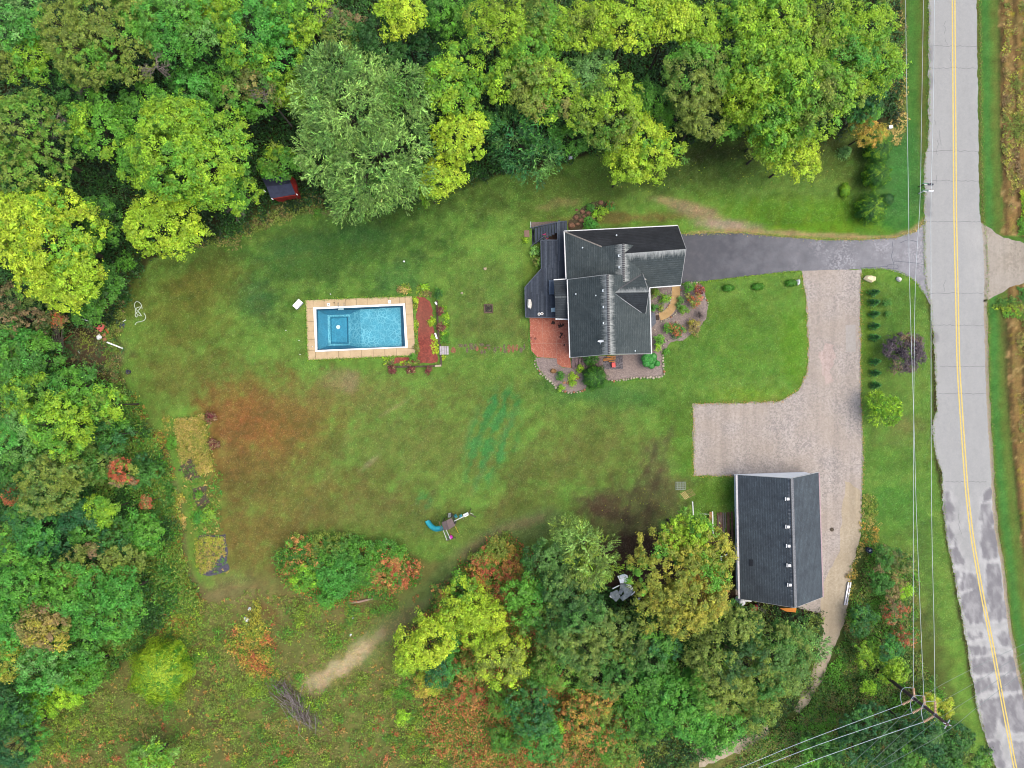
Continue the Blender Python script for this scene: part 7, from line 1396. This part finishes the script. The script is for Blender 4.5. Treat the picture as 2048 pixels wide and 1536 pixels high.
# bare and dead trees
bare_tree(318,140,34,13,'bare grey twiggy tree beside the olive oak'); bare_tree(115,255,34,11.5,'dead pale tree right of the big dull oak'); bare_tree(530,190,28,11,'bare twigs poking through the pink-tufted tree'); bare_tree(655,30,34,13,'bare grey crown at the top above the willow')
bare_tree(470,418,26,4,'low bare thorny bush at the lawn edge below the maple','bare_bush'); bare_tree(40,262,20,10,'small dead branch tree at the left edge dark gap'); bare_tree(1255,235,26,10,'bare branches between the mottled olive and yellow maple'); bare_tree(1075,1375,16,4,'small bare bush in the orange thicket','bare_bush'); bare_tree(175,175,26,9,'thin dead tree in the dark gap below the olive oak')
st_=empty('stem_clump',P(115,690,0),'row of tall bare grey stems at the left of the junk area','stems')
for i in range(14): x=104+i*1.7; a=P(x,640+random.uniform(0,10),0); part(MB().tube([P(x+random.uniform(-2,2),700+random.uniform(-10,14),0),P(x+.3,680,1.5),P(x+random.uniform(-5,5),650,3.6)],[.03,.022,.01],4),'stem',TWIG,st_)
# ================================================================== LOW PLANTS
W1=[(-60,-60),(1790,-60),(1800,250),(1740,240),(1640,285),(1450,262),(1330,300),(1200,300),(1090,330),(1000,350),(880,385),(760,425),(640,415),(560,420),(470,470),(380,485),(300,515),(262,585),(232,650),(-60,650)]
scatter('undergrowth',W1,8,['DK','DG','DK','MG','DK','DG'],(.3,1.2),'dark low undergrowth beneath the northern wood',(.12,.22),8,.35)  # DK leaves carry the shade under the crowns in their colour
W2=[(-60,640),(230,640),(225,760),(262,790),(300,860),(335,910),(352,980),(362,1060),(368,1120),(400,1200),(330,1240),(200,1380),(90,1420),(-60,1540)]
JK=[(110,640),(235,640),(262,760),(210,760),(120,720)]
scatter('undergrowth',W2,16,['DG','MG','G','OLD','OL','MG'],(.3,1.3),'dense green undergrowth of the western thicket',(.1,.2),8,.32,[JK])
scatter('undergrowth',[(270,790),(335,880),(355,960),(365,1060),(375,1130),(410,1200),(380,1300),(340,1330),(300,1200),(300,1000),(262,880)],22,['OLD','OL','RED','G','GOLD','MG'],(.15,.7),'olive and reddish weeds along the west edge of the lawn',(.07,.13),7,.2)
scatter('rough_grass',[(200,500),(262,560),(250,650),(235,700),(262,790),(225,790),(205,700),(190,600)],18,['OLD','OL','BRN','MG'],(.15,.6),'rough grassy edge at the left of the lawn',(.07,.14),7,.2)
scatter('rough_grass',JK,9,['MG','TEAL','BRN','OL'],(.1,.4),'sparse weeds growing through the junk area',(.07,.13),7,.2)
scatter('rough_grass',[(380,490),(480,455),(560,400),(620,380),(660,400),(700,430),(600,430),(480,490),(400,500)],22,['OLD','BRN','OL','G'],(.1,.5),'rough brownish grass between the maple and the willow',(.06,.13),7,.18)
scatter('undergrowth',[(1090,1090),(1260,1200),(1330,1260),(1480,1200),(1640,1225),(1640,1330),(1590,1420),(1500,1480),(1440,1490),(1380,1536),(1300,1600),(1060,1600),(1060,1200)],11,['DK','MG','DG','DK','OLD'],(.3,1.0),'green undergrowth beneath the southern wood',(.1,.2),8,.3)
SUM=[(560,1105),(620,1076),(680,1078),(760,1090),(810,1100),(838,1130),(830,1165),(780,1180),(740,1185),(660,1215),(600,1180),(562,1140)]
scatter('sumac_leaves',SUM,42,['MG','G','OL','MG','RED','G'],(.8,2.0),'low red and green leaves filling the shrub island',(.09,.16),7,.2,speck=True)
scatter('sumac_leaves',[(930,1120),(1010,1062),(1050,1090),(1075,1130),(1100,1180),(1110,1290),(1130,1380),(1080,1400),(1000,1380),(900,1390),(840,1380),(800,1300),(830,1250),(870,1190)],24,['OLD','CARP','G','OL','RED','MG','OL'],(.5,1.6),'red, orange and green sumac thicket below the play set',(.09,.17),8,.22,speck=True)
scatter('sumac_leaves',[(850,1390),(1000,1370),(1130,1370),(1250,1420),(1290,1560),(1000,1580),(860,1500)],24,['CARP','OL','G','CARP','OL','MG','OLD','RED'],(.5,1.5),'orange-brown sumac carpet at the bottom of the picture',(.09,.17),8,.22,speck=True)
MD=[(350,1210),(430,1195),(560,1180),(680,1215),(800,1190),(870,1180),(800,1290),(830,1390),(900,1480),(900,1600),(-60,1600),(60,1430),(200,1380),(300,1270)]
TRAIL=[(600,1340),(680,1290),(790,1240),(800,1270),(730,1340),(700,1390),(620,1390)]
TL=poly_m([(860,1190),(780,1250),(720,1300),(640,1362)])
def meadm(x,y): return np.clip((sdline(x,y,TL)-.9)/2.2,0,1)*np.clip((fbm(x*.35,y*.35,4,61)-.34)*3.2,.12,1)
scatter('meadow_weeds',MD,30,['OLD','OL','BRN','OL','OLD','G','OL'],(.04,.45),'tangled low weeds of the meadow, green with brown',(.05,.11),7,.17,[],meadm,clump=.6)
scatter('dry_grass',[(590,1380),(600,1330),(700,1260),(800,1200),(840,1210),(780,1300),(720,1370),(640,1400)],22,['TAN','OL','TAN','BRN'],(.03,.14),'sparse flattened straw over the sandy trail',(.04,.08),4,.2,[],None,speck=True,asp=.2)
def meadt(x,y): return meadm(x,y)*np.clip((fbm(x*.6,y*.6,3,67)-.52)*7,0,1)
scatter('tall_weeds',MD,14,['G','MG','OL','YG','OLD'],(.4,1.1),'taller green weed clumps standing in the meadow',(.07,.14),12,.22,[],meadt)
def redm(x,y): return np.clip((fbm(x*.9,y*.9,3,77)-.5)*4,0,1)
scatter('red_weeds',MD,2.2,['RED','PINK','ORA','CARP'],(.15,.4),'scattered red-leaved weeds in the meadow',(.07,.12),8,.16,[TRAIL],redm)
scatter('red_weeds',[(450,1290),(520,1200),(550,1290),(560,1360),(500,1350)],10,['RED','ORA','G','GOLD'],(.3,.9),'patch of red and orange weeds below the white bag',(.09,.15),9,.22)
scatter('red_weeds',[(90,1440),(600,1440),(860,1430),(900,1600),(60,1600)],3,['RED','CARP','PINK'],(.2,.6),'red-leaved weeds along the bottom edge of the meadow',(.09,.16),10,.22,[],redm)
scatter('undergrowth',[(1690,1240),(1720,1160),(1735,1080),(1800,1100),(1835,1150),(1830,1300),(1880,1380),(1890,1440),(1970,1560),(1400,1600),(1500,1480),(1600,1430),(1660,1330)],22,['G','MG','OLD','TEAL','OL','BRN','G'],(.2,.9),'mixed green thicket around the utility pole',(.08,.15),7,.25)
scatter('dry_weeds',[(1722,980),(1745,985),(1760,1080),(1725,1110),(1708,1180),(1690,1230),(1700,1130),(1722,1060)],22,['OL','TAN','MG','ORA'],(.1,.5),'yellowish weeds at the edge of the gravel yard',(.06,.12),7,.18)
scatter('dry_weeds',[(1782,-40),(1800,-40),(1812,120),(1815,250),(1800,290),(1775,270),(1770,200),(1788,120)],16,['TAN','OL','BRN','G'],(.1,.5),'tan dry grass along the wood edge by the verge',(.06,.12),7,.18)
scatter('dry_grass',[(320,832),(345,830),(345,860),(330,862)],30,['TAN','GOLD','OL'],(.2,.5),'small dry grass tuft plot at the garden corner',(.08,.14),8,.16,ed=.5,asp=.16,speck=True)
scatter('dry_grass',[(350,836),(408,829),(424,900),(430,942),(402,950),(376,962),(366,930)],60,['TAN','GOLD','TAN','OL'],(.3,.8),'tall straw-coloured grass filling the upper garden plot',(.09,.17),9,.16,[[(368,925),(385,918),(398,950),(375,955)]],ed=.5,asp=.16,speck=True)
scatter('dry_grass',[(390,1076),(448,1070),(456,1118),(440,1116),(428,1140),(402,1150),(392,1120)],50,['TAN','GOLD','OL','YEL'],(.2,.6),'straw-coloured grass on the lower garden plot',(.08,.14),8,.16,ed=.5,asp=.16,speck=True)
scatter('garden_weeds',[(338,832),(415,825),(440,960),(448,1060),(460,1120),(455,1150),(395,1150),(380,1060),(362,960)],9,['G','OL','MG','TAN'],(.05,.3),'loose weeds growing all over the garden plots',(.05,.10),6,.15,ed=.8,speck=True)
scatter('garden_weeds',[(385,965),(440,940),(445,1010),(440,1060),(392,1065),(380,1040),(380,990)],14,['G','MG','OL','BG'],(.1,.35),'green weeds between the two garden plots',(.06,.11),6,.16,[[(386,972),(414,970),(420,1010),(390,1010)]])
scatter('dry_grass',[(342,975),(360,990),(372,1040),(368,1070),(352,1050)],26,['TAN','GOLD','OL'],(.2,.6),'strip of tan grass left of the garden path',(.08,.14),8,.16)
# fringes round the pool and beds
for pts,cols,lb in [([ZP(*p) for p in [(1440,300),(1490,300),(1480,420),(1490,560),(1480,640),(1500,760),(1500,900),(1460,900),(1455,700),(1440,560)]],['YG','OL','GOLD','MG'],'yellow-green creeping plants between pool deck and mulch'),([ZP(*p) for p in [(1600,480),(1640,480),(1660,640),(1690,800),(1710,900),(1660,900),(1650,760),(1610,600)]],['YEL','YG','OL'],'yellow creeping plants inside the timber edge'),
   ([ZP(*p) for p in [(1120,930),(1240,920),(1280,980),(1700,985),(1715,1030),(1120,1035)]],['YG','YEL','MG','BRN'],'yellow-green plants along the bottom of the mulch bed'),([ZP(*p) for p in [(1250,170),(1600,150),(1640,290),(1500,290),(1430,270),(1250,260)]],['G','OL','YG','BRN'],'weedy green border above the mulch bed'),
   ([ZP(*p) for p in [(1740,330),(1800,320),(1820,560),(1830,790),(1745,790),(1740,560)]],['MG','G','YG'],'green plants on the outer side of the timber edge'),([ZP(*p) for p in [(1745,900),(1830,900),(1820,950),(1745,980)]],['YEL','GOLD','MG'],'yellow flowers below the plank steps')]:
    scatter('border_plants',pts,60,cols,(.08,.35),lb,(.05,.10),6,.1,clump=.5)
def edge_fringe(name,lines,wd,dens,cols,label,h=(.03,.12),size=(.04,.08)):
    Cs=[];Cc=[]; ca=np.array([lin(PAL[c]) for c in cols])*KL*.95
    for ln in lines:
        for (x0,y0),(x1,y1) in zip(ln,ln[1:]):
            a=np.array(P2(x0,y0)); b=np.array(P2(x1,y1)); L=np.linalg.norm(b-a); n=int(L*dens)+1; t=RNG.uniform(0,1,n); nrm=np.array([-(b-a)[1],(b-a)[0]])/(L+1e-6)
            p=a+(b-a)*t[:,None]+nrm*(RNG.normal(0,wd,n))[:,None]; Cs.append(np.concatenate([p,RNG.uniform(*h,n)[:,None]],1)); Cc.append(ca[RNG.integers(0,len(cols),n)])
    C=np.concatenate(Cs); n=len(C); o=leafmesh(name,C,sph(n)*.7+np.array([0,0,1]),RNG.uniform(*size,n),jitcol(np.concatenate(Cc),.2),.45); return tag(o,label,'grass',None,'stuff')
edge_fringe('edge_grass',[[oTL,oTR],[oBL,oBR],[oTL,oBL]],.10,70,['G','YG','OL','MG'],'tufty grass overhanging the pool deck edge')
edge_fringe('edge_grass',[[p for p in RL if -100<p[1]<1700],[(p[0]+6,p[1]) for p in RR if -100<p[1]<1700]],.13,40,['OL','G','BRN','OLD'],'ragged grass fringe along both road edges')
edge_fringe('edge_grass',[[(1602,545),(1612,600),(1616,690),(1614,748),(1595,780),(1560,803),(1385,808)],[(1722,545),(1721,640),(1722,800),(1727,900),(1724,980)],[(1387,952),(1470,952)],[(1387,808),(1387,952)]],.12,45,['OL','G','TAN','CARP'],'ragged grass fringe round the gravel yard')
edge_fringe('edge_grass',[[(1360,468),(1480,465),(1560,472),(1640,479),(1720,479),(1790,475),(1830,463),(1852,442)]],.14,50,['TAN','OL','TAN','G'],'dry fringe along the north edge of the driveway')
edge_fringe('edge_grass',[[(1366,568),(1430,561),(1530,549),(1600,542)],[(1722,538),(1760,537),(1800,544),(1830,562),(1850,589)]],.08,45,['G','OL','YG'],'fringe along the south edge of the driveway')
edge_fringe('edge_grass',[[ZH(98,680),ZH(104,890),ZH(130,895),ZH(140,1120),ZH(170,1170),ZH(200,1270),ZH(350,1400)],[ZH(690,1340),ZH(1070,1308),ZH(1078,1120)]],.09,40,['G','BG','MG'],'lush grass fringe round the patio and stone borders')
# fine tufts spread over the whole lawn so that it is not a smooth sheet
def lawn_tufts():
    pl=poly_m(LAWN); n=330000; x=RNG.uniform(-50,62,n); y=RNG.uniform(-32,34,n); k=sdpoly(x,y,pl)<-.1
    for hp in [[(605,590),(880,575),(895,745),(760,740),(612,728)],[ZH(95,215),ZH(400,210),ZH(1240,240),ZH(1240,690),ZH(1390,650),ZH(1390,900),ZH(1080,1130),ZH(1080,1310),ZH(540,1400),ZH(350,1420),ZH(160,1180),ZH(95,890)],[(1350,465),(1860,430),(1860,600),(1722,545),(1722,1000),(1470,1000),(1470,955),(1385,955),(1385,805),(1590,795),(1614,748),(1600,548),(1360,570)],[(340,820),(435,820),(465,1150),(385,1160)]]:
        k&=sdpoly(x,y,poly_m(hp))>.05
    x,y=x[k],y[k]; n=len(x); c=ground_col(x,y)*1.35; C=np.stack([x,y,RNG.uniform(.02,.06,n)],1)
    o=leafmesh('lawn_grass',C,sph(n)*.45+np.array([0,0,1]),RNG.uniform(.05,.11,n),jitcol(c,.22,.06),.35); tag(o,'short mown lawn grass','grass',None,'stuff')
lawn_tufts()
# crops and weeds in the field east of the road
def redo(x,y): return np.clip((fbm(x*.7,y*.35,3,91)-.42)*5,0,1)
scatter('field_crop',[(2005,-60),(2140,-60),(2140,470),(2048,470),(2015,420),(2003,300)],34,['BRN','OL','TAN','YEL','BRN','OLD'],(.1,.4),'browning crop plants in the field east of the road',(.06,.11),6,.15,[],redo)
scatter('field_crop',[(2030,590),(2200,575),(2200,1300),(2120,1300),(2058,1000),(2030,760)],34,['OLD','BRN','TAN','OL','BRN'],(.1,.4),'browning crop plants in the field below the gravel lane',(.06,.11),6,.15,[],redo)
scatter('field_weeds',[(2032,400),(2100,330),(2100,470),(2040,470)],40,['YEL','YG','G'],(.2,.5),'bright yellow-green weeds at the field corner above the lane',(.07,.12),7,.15)
scatter('field_weeds',[(1985,612),(2040,578),(2100,575),(2100,640),(2010,640)],30,['G','YEL','OL','MG'],(.1,.4),'green and yellow weeds at the field corner below the lane',(.07,.12),7,.15)

def leafm(x,y): return np.clip((fbm(x*.3,y*.3,3,41)-.35)*3,0,1)
for pts,dn,lb in [([(1210,300),(1330,330),(1480,270),(1560,340),(1640,300),(1700,290),(1640,400),(1400,390),(1230,380)],1.6,'small yellow fallen leaves on the lawn below the upper wood'),([(1180,1000),(1340,960),(1340,1060),(1260,1120),(1180,1060)],2.2,'fallen leaves scattered on the dark soil by the golden oak'),([(880,400),(1100,330),(1120,360),(900,430)],1.2,'few fallen leaves on the lawn below the willow')]:
    scatter('fallen_leaves',pts,dn,['YEL','TAN','GOLD','YEL'],(.02,.04),lb,(.05,.09),1,.1,[],leafm,speck=True,ed=.5,asp=.6)
